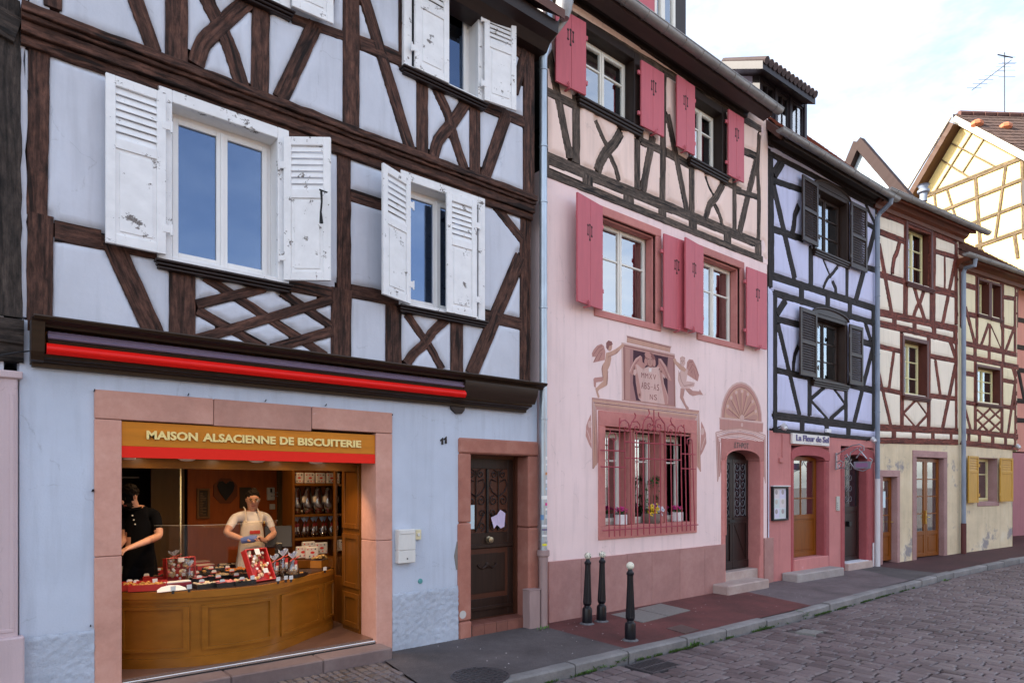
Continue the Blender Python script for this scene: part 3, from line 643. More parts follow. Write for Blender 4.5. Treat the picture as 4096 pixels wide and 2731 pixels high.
MB().extrude_x([(-.05, zb_c + .01), (.15, zb_c + .04), (.19, zA), (.25, zB + .03), (.285, zt_c - .02), (-.05, zt_c - .02)], uL - .012, uL + .075).build('cornice_end', CORN, b.root)
MB().box(uL, uN, -.02, .02, zA, zB).build('niche_back', paint('niche_wood', (0.35, 0.14, 0.03), rough=.5), b.root)
u_, z_ = b.f('AX', 1495, 590, .03); m = MB(); m.prism([(u_ - .11, z_ + .06), (u_ + .11, z_ + .06), (u_ + .10, z_ + .0), (u_ + .06, z_ - .045), (u_ - .02, z_ - .05), (u_ - .09, z_ + .0)], -.02, .035); m.build('beam_end', BROWN if 0 else MOULD, b.root)
# rolled awning
aw = empty('rolled_awning', (uL, -.1, zA), 0, 'rolled up shop awning with red front bar and mauve cassette under the brown cornice', 'awning')
def rel(m, o_):  # shift geometry so that the empty sits at the thing's base
    L = o_.location; m.v = [(x - L.x, y - L.y, z - L.z) for x, y, z in m.v]; return m
PURP = paint('mauve_metal', (0.20, 0.15, 0.22), rough=.3, var=.1, stretch=(.5, 8, 8)); REDM = paint('red_metal', (0.80, 0.010, 0.006), rough=.35, var=.05, stretch=(.5, 4, 4))
zq = zB - zA; uA = b.f('AW', 185, 380, .2)[0]; uB = b.f('AX', 1558, 430, .2)[0]
prof = [(.02, zB - .02), (.16, zB - .02), (.185, zB - zq*.16), (.172, zB - zq*.24), (.172, zB - zq*.27), (.192, zB - zq*.33), (.20, zB - zq*.40), (.19, zB - zq*.45), (.02, zB - zq*.45)]
rel(MB().extrude_x(prof, uA + .01, uB - .01), aw).build('awning_cassette', PURP, aw)
rel(MB().extrude_x([(.05, zA + zq*.37), (.19, zA + zq*.54 - .004), (.200, zA + zq*.48), (.19, zA + zq*.37)], uA + .012, uB - .012), aw).build('awning_fabric', CORN, aw)
pr = [(.215 + .03*math.sin(a*math.pi/8) - .02, zA + zq * (.36 - .44 * a / 8)) for a in range(9)]
rel(MB().extrude_x([(.10, zA + zq*.36)] + pr + [(.10, zA - zq*.08)], uA, uB), aw).build('awning_bar', REDM, aw)
# nails round the surround and a number
m = MB(); nx = []
for fr_, x, y in (('S', 135, 112), ('S', 790, 140), ('S', 1328, 182), ('S', 1748, 212), ('S', 2210, 282), ('S', 128, 808), ('SC', 620, 108), ('SC', 608, 1016)):
    u_, z_ = b.f(fr_, x, y, .02); MB().tube([(u_, .0, z_), (u_, -.03, z_ + .004), (u_, -.034, z_ + .018)], .005, 5).build('nail', IRON, b.root)
nb = empty('house_number', (b.f('K', 592, 255)[0], 0, b.f('K', 592, 280)[1]), 0, 'black wrought house number 11 on the pale blue wall', 'house number')
for k_, (x, y0, y1_) in enumerate(((580, 235, 278), (602, 228, 272))):
    u_, z0_ = b.f('K', x, y1_, .01); _, z1_ = b.f('K', x, y0, .01)
    rel(MB().prism([(u_ - .012, z0_), (u_ + .012, z0_), (u_ + .009, z1_ + .004), (u_ - .03, z1_ - .03), (u_ - .026, z1_ - .045), (u_ - .008, z1_ - .03)], -.002, .014), nb).build('digit', IRON, nb)
u0, u1, z0, z1 = b.rect(bq(('K', 303, 812), ('K', 410, 806), ('K', 303, 1025), ('K', 410, 1015)), .08)
mt = empty('meter_box', (u0, -.0, z0), 0, 'off-white plastic utility meter box on the blue wall between shop and door', 'meter box')
PLW = paint('box_plastic', (0.66, 0.65, 0.62), rough=.5, var=.06)
rel(MB().box(u0, u1, -.09, -.002, z0 + (z1-z0)*.385, z1, .006), mt).build('upper_cover', PLW, mt); rel(MB().box(u0, u1, -.088, -.002, z0, z0 + (z1-z0)*.38, .006), mt).build('lower_cover', PLW, mt)
rel(MB().box(u0 + .012, u1 - .012, -.097, -.089, z0 + (z1-z0)*.87, z1 - .008, .003), mt).build('lid', PLW, mt); rel(MB().ball(((u0+u1)/2, -.09, z0 + .05), .009, 8, 5), mt).build('lock', IRON, mt)
u0, u1, z0, z1 = b.rect(bq(('K', 412, 812), ('K', 446, 810), ('K', 412, 874), ('K', 446, 873)), .03)
tb = tag(MB().box(u0, u1, -.035, -.001, z0, z1, .004).build('switch_box', paint('cream_plastic', (0.70, 0.62, 0.40), rough=.5)), 'small cream switch box beside the meter box', 'switch box'); MB().lathe([(.02, 0), (.018, .012)], ((u0+u1)/2, -.035, (z0+z1)/2), 12, Matrix.Rotation(math.pi/2, 3, 'X')).build('button', PLW, tb)
u_, z_ = b.f('K', 443, 1134, .01); bt = tag(MB().lathe([(.032, 0), (.03, .008), (.016, .012)], (u_, 0, z_), 16, Matrix.Rotation(math.pi/2, 3, 'X')).build('wall_marker', paint('verdigris', (0.10, 0.30, 0.30), rough=.6)), 'small round green metal marker low on the blue wall', 'marker')
# the house door
KDm = [(b.f('KD', 60, 600)[0], b.f('KD', 655, 600)[0], b.f('KD', 70, 55)[1])]; du0, du1, dz1 = KDm[0]; di0, di1 = DOOR[0], DOOR[1]; dzi = DOOR[3]; RED2 = -.30
WORN = stone('worn_sandstone', (0.36, 0.14, 0.10), (0.46, 0.22, 0.17), bump=.8, scale=10, light=(0.55, 0.36, 0.33))
block(du0, du1, dzi, dz1, RED2, .03, WORN, c=.02); zA1 = b.f('KD', 100, 690)[1]; zA2 = b.f('KD', 100, 1425)[1]
block(du0, di0, zA1 + g, dzi - g, RED2, .022, WORN, c=.015); block(du0 - .01, di0, zA2 + .004, zA1 - g, RED2, .03, WORN, c=.02); block(du0 + .005, di0 + .01, -.15, zA2 - .004, RED2, .024, WORN, c=.02)
zB1 = b.f('KD', 615, 725)[1]; block(di1, du1, zB1 + g, dzi - g, RED2, .022, WORN, c=.02); block(di1, du1, -.15, zB1 - g, RED2, .03, WORN, c=.025)
ds = .26; dzs = b.f('KD', 300, 1400, -.18)[1]
MB().prism([(du0 - .06, b.f('KD', 20, 1000)[1] + .1), (du0 - .02, b.f('KD', 40, 830)[1]), (du0 + .02, b.f('KD', 50, 840)[1]), (du0 + .02, b.f('KD', 50, 1040)[1]), (du0 - .03, b.f('KD', 40, 1040)[1])], -.01, .006).build('render_patch', plaster('grey_cement', (.23, .21, .19)), b.root)
OAKD = paint('dark_oak', (0.026, 0.012, 0.008), rough=.42, var=.35, stretch=(9, 9, .8), wear=(0.16, 0.12, 0.10), wthr=.74)
dr = MB(); xw0, xw1 = di0, di1 - .02; zt_d = dzi - .03
dr.box(xw0 + .02, xw0 + .11, ds, ds + .05, dzs, zt_d, .005); dr.box(xw1 - .11, xw1 - .02, ds, ds + .05, dzs, zt_d, .005); dH = zt_d - dzs
for a_, c_ in ((0, .12), (.43, .53), (.93, 1)): dr.box(xw0 + .11, xw1 - .11, ds, ds + .05, dzs + dH*a_, dzs + dH*c_, .005)
dr.box(xw0 + .11, xw1 - .11, ds + .02, ds + .045, dzs + dH*.12, dzs + dH*.43); dr.box(xw0 + .15, xw1 - .15, ds + .006, ds + .03, dzs + dH*.15, dzs + dH*.40, .012)
dr.box(xw0 + .03, xw1 - .03, ds - .02, ds + .0, dzs + dH*.435, dzs + dH*.46, .008); dr.box(xw0 + .05, xw1 - .05, ds - .022, ds, dzs + .10, dzs + .15, .012)
door = dr.build('front_door', OAKD, b.root)
for s_ in (-1, 1):                                                  # carved garland on the lower panel
    cxm = (xw0 + xw1) / 2; zc_ = dzs + dH * .32; MB().tube([(cxm + s_*.02, ds - .002, zc_), (cxm + s_*.08, ds - .004, zc_ - .03), (cxm + s_*.13, ds - .004, zc_ - .01), (cxm + s_*.16, ds - .002, zc_ + .025), (cxm + s_*.13, ds - .002, zc_ + .035)], [.016, .014, .013, .010, .006], 6).build('carving', OAKD, door)
MB().ball(((xw0+xw1)/2, ds, dzs + dH*.325), .035, 10, 6, (1, .4, 1.2)).build('carving', OAKD, door)
MB().box(xw0 - .02, xw1 + .04, ds + .01, ds + .06, dzs - .02, dzi + .02).box(di1 - .035, di1 + .0, ds - .05, ds + .03, dzs, dzi).box(xw0, xw1, ds - .02, ds + .03, dzi - .045, dzi).build('door_frame', paint('frame_oak', (0.075, 0.024, 0.012), rough=.5, stretch=(9, 9, .8)), b.root)
gz0, gz1 = dzs + dH*.53, dzs + dH*.93; gx0, gx1 = xw0 + .11, xw1 - .11
AMB = paint('amber_glass', (0.34, 0.15, 0.015), rough=.12, var=.7, stretch=(3, 3, 1.5)); MB().box(gx0, gx1, ds + .03, ds + .036, gz0, gz1).build('amber_pane', AMB, door)
def spiral(cx, cz, r, turns, a0, y, sgn=1, n=22):
    return [(cx + r * (1 - .78*i/n) * math.cos(a0 + sgn*turns*2*math.pi*i/n), y, cz + r * (1 - .78*i/n) * math.sin(a0 + sgn*turns*2*math.pi*i/n)) for i in range(n + 1)]
gc = (gx0 + gx1) / 2; yg = ds - .004
MB().box(gc - .016, gc + .016, yg - .012, yg + .03, gz0, gz1, .003).build('grille_bar', IRON, door)
for half in (0, 1):
    a0_, a1_ = (gx0, gc - .016) if half == 0 else (gc + .016, gx1); cxh = (a0_ + a1_) / 2; hw = (a1_ - a0_) / 2; gh = gz1 - gz0
    gm = MB(); gm.tube([(cxh, yg, gz0 + .02), (cxh, yg, gz1 - .02)], .007, 6)
    for s_ in (-1, 1):
        gm.tube([(cxh, yg, gz0 + .02), (cxh + s_*hw*.35, yg, gz0 + gh*.16), (cxh + s_*hw*.8, yg, gz0 + gh*.30)], .006, 6); gm.tube(spiral(cxh + s_*hw*.55, gz0 + gh*.30, hw*.30, 1.2, 0 if s_ > 0 else math.pi, yg, s_), .006, 6)
        gm.tube(spiral(cxh + s_*hw*.50, gz0 + gh*.10, hw*.36, 1.2, -math.pi/2, yg, s_), .006, 6); gm.tube(spiral(cxh + s_*hw*.48, gz0 + gh*.50, hw*.40, 1.3, math.pi/2, yg, -s_), .006, 6)
        gm.tube([(cxh, yg, gz0 + gh*.56), (cxh + s_*hw*.6, yg, gz0 + gh*.64), (cxh + s_*hw*.88, yg, gz0 + gh*.74), (cxh + s_*hw*.7, yg, gz0 + gh*.84), (cxh + s_*hw*.2, yg, gz0 + gh*.80)], .006, 6)
        gm.tube(spiral(cxh + s_*hw*.45, gz0 + gh*.92, hw*.34, 1.3, math.pi/2, yg, s_), .006, 6)
    gm.build('wrought_grille', IRON, door)
gk = (xw0 + xw1)/2; MB().lathe([(.048, 0), (.046, .01), (.028, .014), (.026, .035), (.042, .045), (.040, .06), (.012, .066)], (gk + .02, ds - .002, dzs + dH*.485), 18, Matrix.Rotation(math.pi/2, 3, 'X')).build('door_knob', plain('old_brass', (.36, .30, .20), .35, .9), door)
MB().box(xw0 + .03, xw0 + .09, ds - .02, ds, dzs + dH*.48, dzs + dH*.495, .003).build('latch', IRON, door)
pa = tag(MB().box(gx0 + .0, gx0 + .13, ds - .022, ds - .02, gz0 + .06, gz0 + gh*.44).build('notice', plain('pale_blue_paper', (.62, .78, .84), .8)), 'pale blue paper notice taped behind the door grille', 'notice')
pv = MB(); v_ = [(gc + .04, ds - .03, gz0 + .20), (gc + .13, ds - .045, gz0 + .235), (gc + .20, ds - .03, gz0 + .30), (gc + .28, ds - .04, gz0 + .25), (gc + .27, ds - .03, gz0 + .07), (gc + .19, ds - .05, gz0 + .05), (gc + .14, ds - .03, gz0 + .10), (gc + .08, ds - .045, gz0 + .05)]
tag(pv.add(v_, [(0, 1, 6, 7), (1, 2, 5, 6), (2, 3, 4, 5)]).build('leaflet', plain('lilac_paper', (.60, .52, .72), .8)), 'crumpled lilac leaflet stuck in the door grille', 'leaflet')
u_, z_ = b.f('KD', 97, 1376, .035); tag(MB().lathe([(.05, 0), (.05, .003)], (u_, -.03, z_), 24, Matrix.Rotation(math.pi/2, 3, 'X')).build('round_sticker', plain('sticker_white', (.5, .48, .46), .6)), 'round white sticker at the foot of the red stone door jamb', 'sticker')
# tiled step
TERR = stone('terracotta_tile', (0.20, 0.075, 0.055), rough=.5, bump=.15); zst = dzs - .015
st_u0, st_u1 = di0 + .02, b.f('KD', 592, 1440)[0]; MB().box(st_u0, st_u1, .005, .5, -.15, zst - .012).build('door_step', plaster('mortar', (.30, .26, .24)), b.root)
for k in range(5):
    a_ = st_u0 + (st_u1 - st_u0) * k / 5 + .002; c_ = st_u0 + (st_u1 - st_u0) * (k+1) / 5 - .002
    MB().box(a_, c_, -.012, .006, -.1, zst - .014, .003).build('tile', TERR, b.root); MB().box(a_, c_, -.014, .26, zst - .012, zst, .003).build('tile', TERR, b.root)
# body: walls around the shop room
body(b, XL, XR, zl - .1, zE + .3, -.70, -8.3); body(b, G_L, XR, zc_top - .4, zl - .1, -.70, -8.3)
body(b, DOOR[0] - .25, XR, -.2, zc_top - .4, -.345, -8.3); body(b, XL, SHOP[1], -.2, zc_top - .4, -4.3, -8.3)
MB().box(XL - .05, XL, .05, 8.3, -.2, zE + .3).build('side_wall', BLUEG, b.root)
# ================================================================ THE PINK HOUSE
PX0 = XR + .02
PK = House('pink_half_timbered_house', (PX0, 0), 0.0, 'pink half-timbered house with rose shutters, painted angels and a barred window')
p = PK; PXR = p.f('PM', 1902, 400)[0]; PXL = p.f('PT', 150, 900)[0]
PEACH = plaster('peach_plaster', (0.83, 0.635, 0.56), var=.08, bump=.15); PINK = plaster('pink_plaster', (0.84, 0.655, 0.64), var=.08, bump=.15)
GREYT = timber('grey_timber', (0.076, 0.055, 0.043), dark=.28, crack=1.0); BRNW = paint('brown_window_timber', (0.026, 0.015, 0.012), rough=.5, var=.25)
ROSE = paint('rose_shutter_paint', (0.50, 0.105, 0.13), rough=.5, var=.08, wear=(0.12, 0.05, 0.05), wthr=.76, stretch=(8, 8, .9)); CREAM = paint('cream_frame', (0.80, 0.78, 0.71), rough=.4, var=.04)
REDST = stone('painted_red_stone', (0.49, 0.185, 0.165), (0.54, 0.23, 0.20), bump=.5, scale=14, var=.12)
TP = []
timbers(p, 'PT', 0, GREYT, [(170, -10, 2000, 1095, 72), (190, 775, 440, 900, 75), (985, 1195, 1150, 1270, 70), (1200, 1290, 1420, 1410, 75), (178, 300, 178, 1330, 38), (205, 420, 385, 1340, 66), (437, 820, 437, 1380, 65),
    ([(600, 1020), (650, 1140), (705, 1250)], 42), ([(720, 1310), (770, 1420), (798, 1530)], 42), ([(815, 1120), (765, 1210), (690, 1290), (640, 1380), (618, 1450)], 76), (1178, 600, 1168, 1720, 48), (985, 470, 985, 1200, 40), (1845, 1268, 1975, 1322, 52)], store=TP)
timbers(p, 'PM', 0, GREYT, [(150, 48, 1858, 745, 88), (882, -80, 882, 310, 45), (1005, -110, 925, 325, 50), (1120, -280, 1270, 470, 42), (1310, 140, 1310, 500, 40),
    ([(1415, 205), (1450, 300), (1482, 355)], 32), ([(1490, 430), (1528, 510), (1552, 600)], 30), ([(1556, 265), (1500, 370), (1450, 430), (1418, 540)], 46), (1645, 230, 1645, 640, 32), (1822, 60, 1683, 650, 40),
    ([(1838, -120), (1826, 150), (1836, 400), (1832, 700)], 26), (1655, 318, 1820, 368, 46), (1700, 8, 1822, 60, 46), (1570, 255, 1700, 320, 46),
    (495, 200, 495, 305, 80), (815, 340, 815, 445, 85), (1080, 460, 1080, 560, 62), (1318, 565, 1318, 655, 62), (1590, 660, 1590, 750, 58), (1830, 735, 1830, 860, 50), (172, 60, 172, 195, 40)], store=TP, jit=.006)
timbers(p, 'PM', .016, GREYT, [(150, 165, 1868, 858, 58)], store=TP, jit=.005)
WA = p.rect(bq(('PT', 450, 130), ('PT', 965, 460), ('PT', 450, 835), ('PT', 975, 1095)), .02); WB = p.rect(bq(('PT', 1390, 745), ('PT', 1705, 912), ('PT', 1390, 1345), ('PT', 1705, 1500)), .02)
zsp = (p.f('PM', 160, 175)[1] + p.f('PM', 1860, 860)[1]) / 2; zpt = p.f('PT', 1960, 1040)[1]
panels(p, (PXL, PXR - .02, zsp + .06, zpt + .3), TP, [shr(WA), shr(WB)], 0.0, PEACH, proud=.020, base=.006, edge=.06, g=.026, floor=(p.f('PM', 150, 165), p.f('PM', 1868, 858)))
MB().box(p.f('PM', 1858, 600)[0] - .02, PXR, -.004, .1, zsp - .03, zpt + .3).build('corner_render', PINK, p.root)
for Wn in (WA, WB): window(p, Wn, 0, CREAM, casing=(.13, .03, BRNW), rd=.16, rmat=BRNW, fw=.05, lw=.045, rows=(.64,), sill=(.12, .10, BRNW, .03))
shutter(p, (2338.8, 96.7, 387), 2217, .095, ROSE, 'R', -.05, kind='plank'); shutter(p, px('PT', 972, 515) + (px('PT', 972, 1070)[1],), px('PT', 1165, 0)[0], .085, ROSE, 'L', 0.02, kind='plank')
shutter(p, px('PT', 1428, 742) + (px('PT', 1428, 1326)[1],), px('PT', 1275, 0)[0], .095, ROSE, 'R', 0.0, kind='plank'); shutter(p, px('PT', 1712, 930) + (px('PT', 1712, 1487)[1],), px('PT', 1844, 0)[0], .085, ROSE, 'L', 0.02, kind='plank')
# masonry below
WC = p.rect(bq(('PM', 550, 415), ('PM', 1080, 625), ('PM', 545, 1290), ('PM', 1060, 1425)), .02); WD = p.rect(bq(('PM', 1350, 735), ('PM', 1720, 880), ('PM', 1355, 1482), ('PM', 1722, 1575)), .02)
WG = p.rect(bq(('GW', 130, 103), ('GW', 1145, 213), ('GW', 155, 1460), ('GW', 1185, 1380)), .01)
pd0, pd1 = p.f('PD', 104, 1000)[0], p.f('PD', 340, 1000)[0]; pdz = p.f('PD', 200, 521)[1]; pds = p.f('PD', 335, 600)[1]; pdo0, pdo1 = p.f('PD', 78, 1000)[0], p.f('PD', 369, 1000)[0]; pdoz = p.f('PD', 200, 450)[1]
grid_wall(p, (PXL - .02, PXR, -.2, zsp - .01), [shr(WC, .02), shr(WD, .02), shr(WG, .02), (pdo0 + .02, pdo1 - .02, -.3, pdoz - .02)], 0, PINK, th=.35)
def surround(h, R, wd, o, mat, rd=.2, wb=None, step=True):
    """moulded stone frame: four members, inner step"""
    u0, u1, z0, z1 = R; wb = wb or wd
    for a in ((u0, u1, z1 - wd, z1), (u0, u1, z0, z0 + wb), (u0, u0 + wd, z0 + wb, z1 - wd), (u1 - wd, u1, z0 + wb, z1 - wd)):
        MB().box(a[0], a[1], -o, -o + rd + .02, a[2], a[3], .006).build('stone_frame', mat, h.root)
    if step:
        k = .03; q = (u0 + wd, u1 - wd, z0 + wb, z1 - wd)
        for a in ((q[0], q[1], q[3] - k, q[3]), (q[0], q[0] + k, q[2], q[3] - k), (q[1] - k, q[1], q[2], q[3] - k)): MB().box(a[0], a[1], -o + .06, -o + rd, a[2], a[3], .008).build('stone_moulding', mat, h.root)
    return (u0 + wd, u1 - wd, z0 + wb, z1 - wd)
for Wn, Ic in ((WC, .5), (WD, .4)):
    q_ = surround(p, Wn, .13, .02, REDST, wb=.10); window(p, q_, 0, CREAM, rd=.20, rmat=REDST, fw=.05, lw=.045, rows=(.63,))
shutter(p, px('PM', 596, 448) + (px('PM', 596, 1258)[1],), px('PM', 398, 0)[0], .075, ROSE, 'R', .16, kind='plank'); shutter(p, px('PM', 1078, 658) + (px('PM', 1072, 1387)[1],), px('PM', 1262, 0)[0], .085, ROSE, 'L', 0.03, kind='plank')
shutter(p, px('PM', 1386, 765) + (px('PM', 1386, 1447)[1],), px('PM', 1245, 0)[0], .105, ROSE, 'R', .13, kind='plank'); shutter(p, px('PM', 1728, 917) + (px('PM', 1730, 1530)[1],), px('PM', 1885, 0)[0], .085, ROSE, 'L', 0.02, kind='plank')
# barred window: stone frame with two mullions
gu = [p.f('GW', x, 700)[0] for x in (150, 205, 488, 528, 805, 852, 1098, 1176)]; gz = (WG[2], (p.f('GW', 215, 1318)[1] + p.f('GW', 1130, 1268)[1]) / 2, (p.f('GW', 185, 285)[1] + p.f('GW', 1098, 335)[1]) / 2, WG[3])
rdp = .24
for a in ((WG[0], WG[1], gz[2], gz[3]), (WG[0], WG[1], gz[0], gz[1]), (WG[0], gu[1], gz[1], gz[2]), (gu[6], WG[1], gz[1], gz[2])): MB().box(a[0], a[1], -.022, rdp + .05, a[2], a[3], .006).build('stone_frame', REDST, p.root)
for a in ((gu[2], gu[3]), (gu[4], gu[5])): MB().box(a[0] - .01, a[1] + .01, .03, rdp + .05, gz[1], gz[2], .02).build('stone_mullion', REDST, p.root)
for a in ((gu[1], gu[2]), (gu[3], gu[4]), (gu[5], gu[6])):
    MB().box(a[0], a[1], .06, rdp, gz[2] - .05, gz[2], .012).build('stone_moulding', REDST, p.root)
    window(p, (a[0], a[1], gz[1] + .004, gz[2] - .05), 0, CREAM, rd=rdp, rmat=REDST, fw=.055, lw=.05, leaves=1, rows=(.70,), gmat=glass('barred_glass', refl=.42), curtain=.42, inter=plain('dim_room', (.14, .13, .15), .9))
# wrought grille
gr = empty('window_grille', (WG[0], -.13, WG[2]), 0, 'rose painted wrought iron window grille with scrolled tops on the pink house', 'grille')
GO = .13; GIR = paint('rose_iron', (0.34, 0.055, 0.075), rough=.4)
def gp(x, y): u_, z_ = p.f('GW', x, y, GO); return (u_ - gr_l[0], 0, z_ - gr_l[2])
gr.location = p.world(WG[0], GO, WG[2]); gr_l = (gr.location.x - p.O.x, 0, gr.location.z)
def gbar(pts, r=.010, name='bar'): MB().tube([gp(*q) for q in pts], r, 6).build(name, GIR, gr)
for x0, y0, x1, y1 in ((243, 420, 253, 1430), (303, 430, 309, 1422), (360, 215, 365, 1420), (414, 330, 421, 1418), (472, 260, 486, 1415), (539, 335, 551, 1412), (605, 260, 615, 1402), (663, 320, 674, 1400), (720, 105, 735, 1396), (784, 330, 794, 1390),
    (836, 290, 853, 1385), (894, 370, 909, 1382), (946, 330, 966, 1376), (1001, 370, 1016, 1368), (1042, 330, 1062, 1366), (1085, 475, 1104, 1362), (1122, 470, 1148, 1360)): gbar([(x0, y0), (x1, y1)])
for q in (((420, 435), (1005, 471)), ((424, 603), (1006, 627)), ((165, 523), (418, 531)), ((167, 694), (420, 702)), ((1005, 560), (1152, 568)), ((1008, 714), (1156, 720)), ((188, 1362), (1182, 1300))): gbar(q, .010, 'rail')
for pts in ([(360, 215), (366, 185)], [(360, 260), (380, 215), (420, 205), (455, 240), (462, 290), (440, 328), (415, 315), (412, 285), (430, 280), (432, 300)], [(472, 280), (490, 230), (522, 190), (530, 160), (518, 135)],
    [(505, 225), (545, 222), (575, 260), (575, 320), (550, 338), (522, 320), (520, 280), (540, 268), (548, 290)], [(605, 260), (620, 210), (655, 170), (675, 140), (665, 98)], [(640, 180), (690, 180), (715, 230), (718, 290), (690, 320), (655, 300), (655, 255), (680, 240), (690, 268), (672, 275)],
    [(836, 300), (830, 240), (800, 200), (770, 165), (770, 125)], [(735, 250), (745, 205), (790, 195), (825, 240)], [(735, 270), (740, 320), (775, 330), (795, 300), (790, 260), (765, 250), (758, 280), (775, 285)],
    [(946, 340), (940, 280), (905, 240), (893, 215), (903, 182)], [(935, 275), (900, 250), (868, 280), (865, 335), (890, 370), (912, 345), (908, 310), (888, 305), (890, 330)], [(1042, 340), (1036, 290), (1005, 262), (975, 280), (965, 325), (980, 365), (1005, 360), (1005, 330), (988, 325)], [(1034, 285), (1032, 255)],
    [(1122, 480), (1118, 420), (1095, 395), (1068, 410), (1065, 450), (1085, 478), (1097, 455), (1088, 440)], [(243, 430), (250, 370), (266, 340), (262, 308)], [(270, 350), (300, 338), (322, 365), (325, 405), (303, 428), (287, 410), (298, 395)]): gbar(pts, .0095, 'scroll')
MB().box(*(lambda c: (c[0] - .035, c[0] + .035, -.02, .02, c[2] - .012, c[2] + .012))(gp(722, 258)), .004).build('collar', GIR, gr)
# flower pots on the sill
def flowers(name, fr, x, ybase, label, pot, kind, o=-.10, w=.085, hh=.13):
    u_, z_ = p.f(fr, x, ybase, o); z_ = gz[1] + .004; r = empty(name, p.world(u_, o, z_), 0, label, 'potted plant')
    if kind == 'bowl': m = MB().lathe([(.10, 0), (.125, .03), (.135, .09), (.13, .125), (.115, .13), (.11, .10)], (0, 0, 0), 22)
    else: m = MB().lathe([(w*.8, 0), (w, .01), (w, hh), (w*.93, hh), (w*.9, hh - .02)], (0, 0, 0), 20)
    smooth_by_angle(m.build('pot', pot, r)); return r
LEAF = plain('leaf_green', (.05, .13, .03), .5); LEAFD = plain('ivy_leaf', (.035, .10, .022), .45)
def leaf_mesh(m, c, L, wd, az, el):
    d = Vector((math.cos(az)*math.cos(el), math.sin(az)*math.cos(el), math.sin(el))); s_ = d.cross(Vector((0, 0, 1))).normalized() * wd; up = s_.cross(d).normalized() * wd * .3
    C = Vector(c); m.add([C, C + d*L*.5 + s_ + up, C + d*L, C + d*L*.5 - s_ + up], [(0, 1, 2), (0, 2, 3)])
MAG = plain('magenta_petal', (.62, .02, .25), .5); YEL = plain('yellow_petal', (.80, .52, .01), .5); VIO = plain('violet_petal', (.22, .16, .55), .5); WHP = plain('white_petal', (.72, .74, .82), .5); EYE = plain('flower_eye', (.03, .005, .03), .6)
WPOT = plain('white_pot', (.78, .76, .76), .35); BPOT = stone('woven_pot', (.22, .17, .14), bump=1.0, scale=60)
for nm, x, lab in (('magenta_kalanchoe', 372, 'white pot of magenta flowers on the sill, nearer the drainpipe'), ('magenta_kalanchoe', 962, 'white pot of magenta flowers on the sill, nearer the arched door')):
    r = flowers(nm, 'GW', x, 1300, lab, WPOT, 'cup'); m = MB()
    for k in range(16): leaf_mesh(m, (0, 0, .12), random.uniform(.07, .13), .028, k*.8, random.uniform(.1, .9))
    m.build('leaves', LEAF, r); m = MB()
    for k in range(46): a = random.uniform(0, 6.28); q = random.uniform(0, .085); m.ball((q*math.cos(a), q*math.sin(a), .20 + random.uniform(-.015, .03) - q*.25), .013, 6, 4, (1, 1, .6))
    tag(m.build('blossom', MAG, r), kind='stuff')
r = flowers('pansy_bowl', 'GW', 695, 1300, 'woven bowl of yellow, violet and white pansies in the middle of the barred window', BPOT, 'bowl', o=-.09); m = MB()
for k in range(60): a = random.uniform(0, 6.28); leaf_mesh(m, (random.uniform(-.09, .09), random.uniform(-.07, .07), .12 + random.uniform(0, .05)), random.uniform(.04, .08), .018, a, random.uniform(-.2, 1))
tag(m.build('leaves', LEAF, r), kind='stuff')
def pansy(c, mat, az):
    m = MB(); M_ = Matrix.Rotation(az, 3, 'Z') @ Matrix.Rotation(1.2, 3, 'X')
    for k in range(5):
        a = k * 1.257; q = M_ @ Vector((.014*math.cos(a), .014*math.sin(a), 0)); m.lathe([(.015, 0), (.015, .002)], Vector(c) + q, 8, M_)
    o_ = m.build('pansy', mat, r); MB().lathe([(.008, .0025), (.008, .004)], c, 8, M_).build('eye', EYE, o_)
for k in range(17): pansy((random.uniform(-.11, .03), random.uniform(-.11, -.03), random.uniform(.12, .24)), YEL, random.uniform(-.6, .6))
for k in range(6): pansy((random.uniform(.0, .07), random.uniform(-.09, -.02), random.uniform(.18, .26)), VIO, random.uniform(-.6, .6))
for k in range(9): pansy((random.uniform(.06, .14), random.uniform(-.10, -.03), random.uniform(.11, .22)), WHP, random.uniform(-.6, .6))
r = empty('ivy_plant', p.world(p.f('GW', 700, 1200, -.13)[0], -.13, gz[1] + .12), 0, 'trailing green ivy climbing behind the pansies', 'ivy')
for pts in ([(-.12, 0, 0), (-.13, 0, .2), (-.10, .0, .42), (-.03, -.01, .50)], [(.08, 0, 0), (.11, -.01, .25), (.08, -.02, .45), (.0, -.02, .52), (-.02, -.03, .40)], [(.02, 0, 0), (.04, .0, .2), (.0, -.02, .28)]):
    MB().tube(pts, .004, 5).build('stem', LEAFD, r); m = MB()
    for i in range(len(pts) - 1):
        for k in range(16):
            c = Vector(pts[i]).lerp(Vector(pts[i+1]), k/16) + Vector((random.uniform(-.03, .03), random.uniform(-.04, .0), random.uniform(-.02, .02))); leaf_mesh(m, c, random.uniform(.035, .055), .02, random.uniform(-2.6, -.5), random.uniform(-.9, .4))
    tag(m.build('ivy_leaves', LEAFD, r), kind='stuff')
for o_ in bpy.data.objects:
    if o_.get('category') in ('potted plant', 'ivy'): o_.scale = (1.2, 1.2, 1.25)
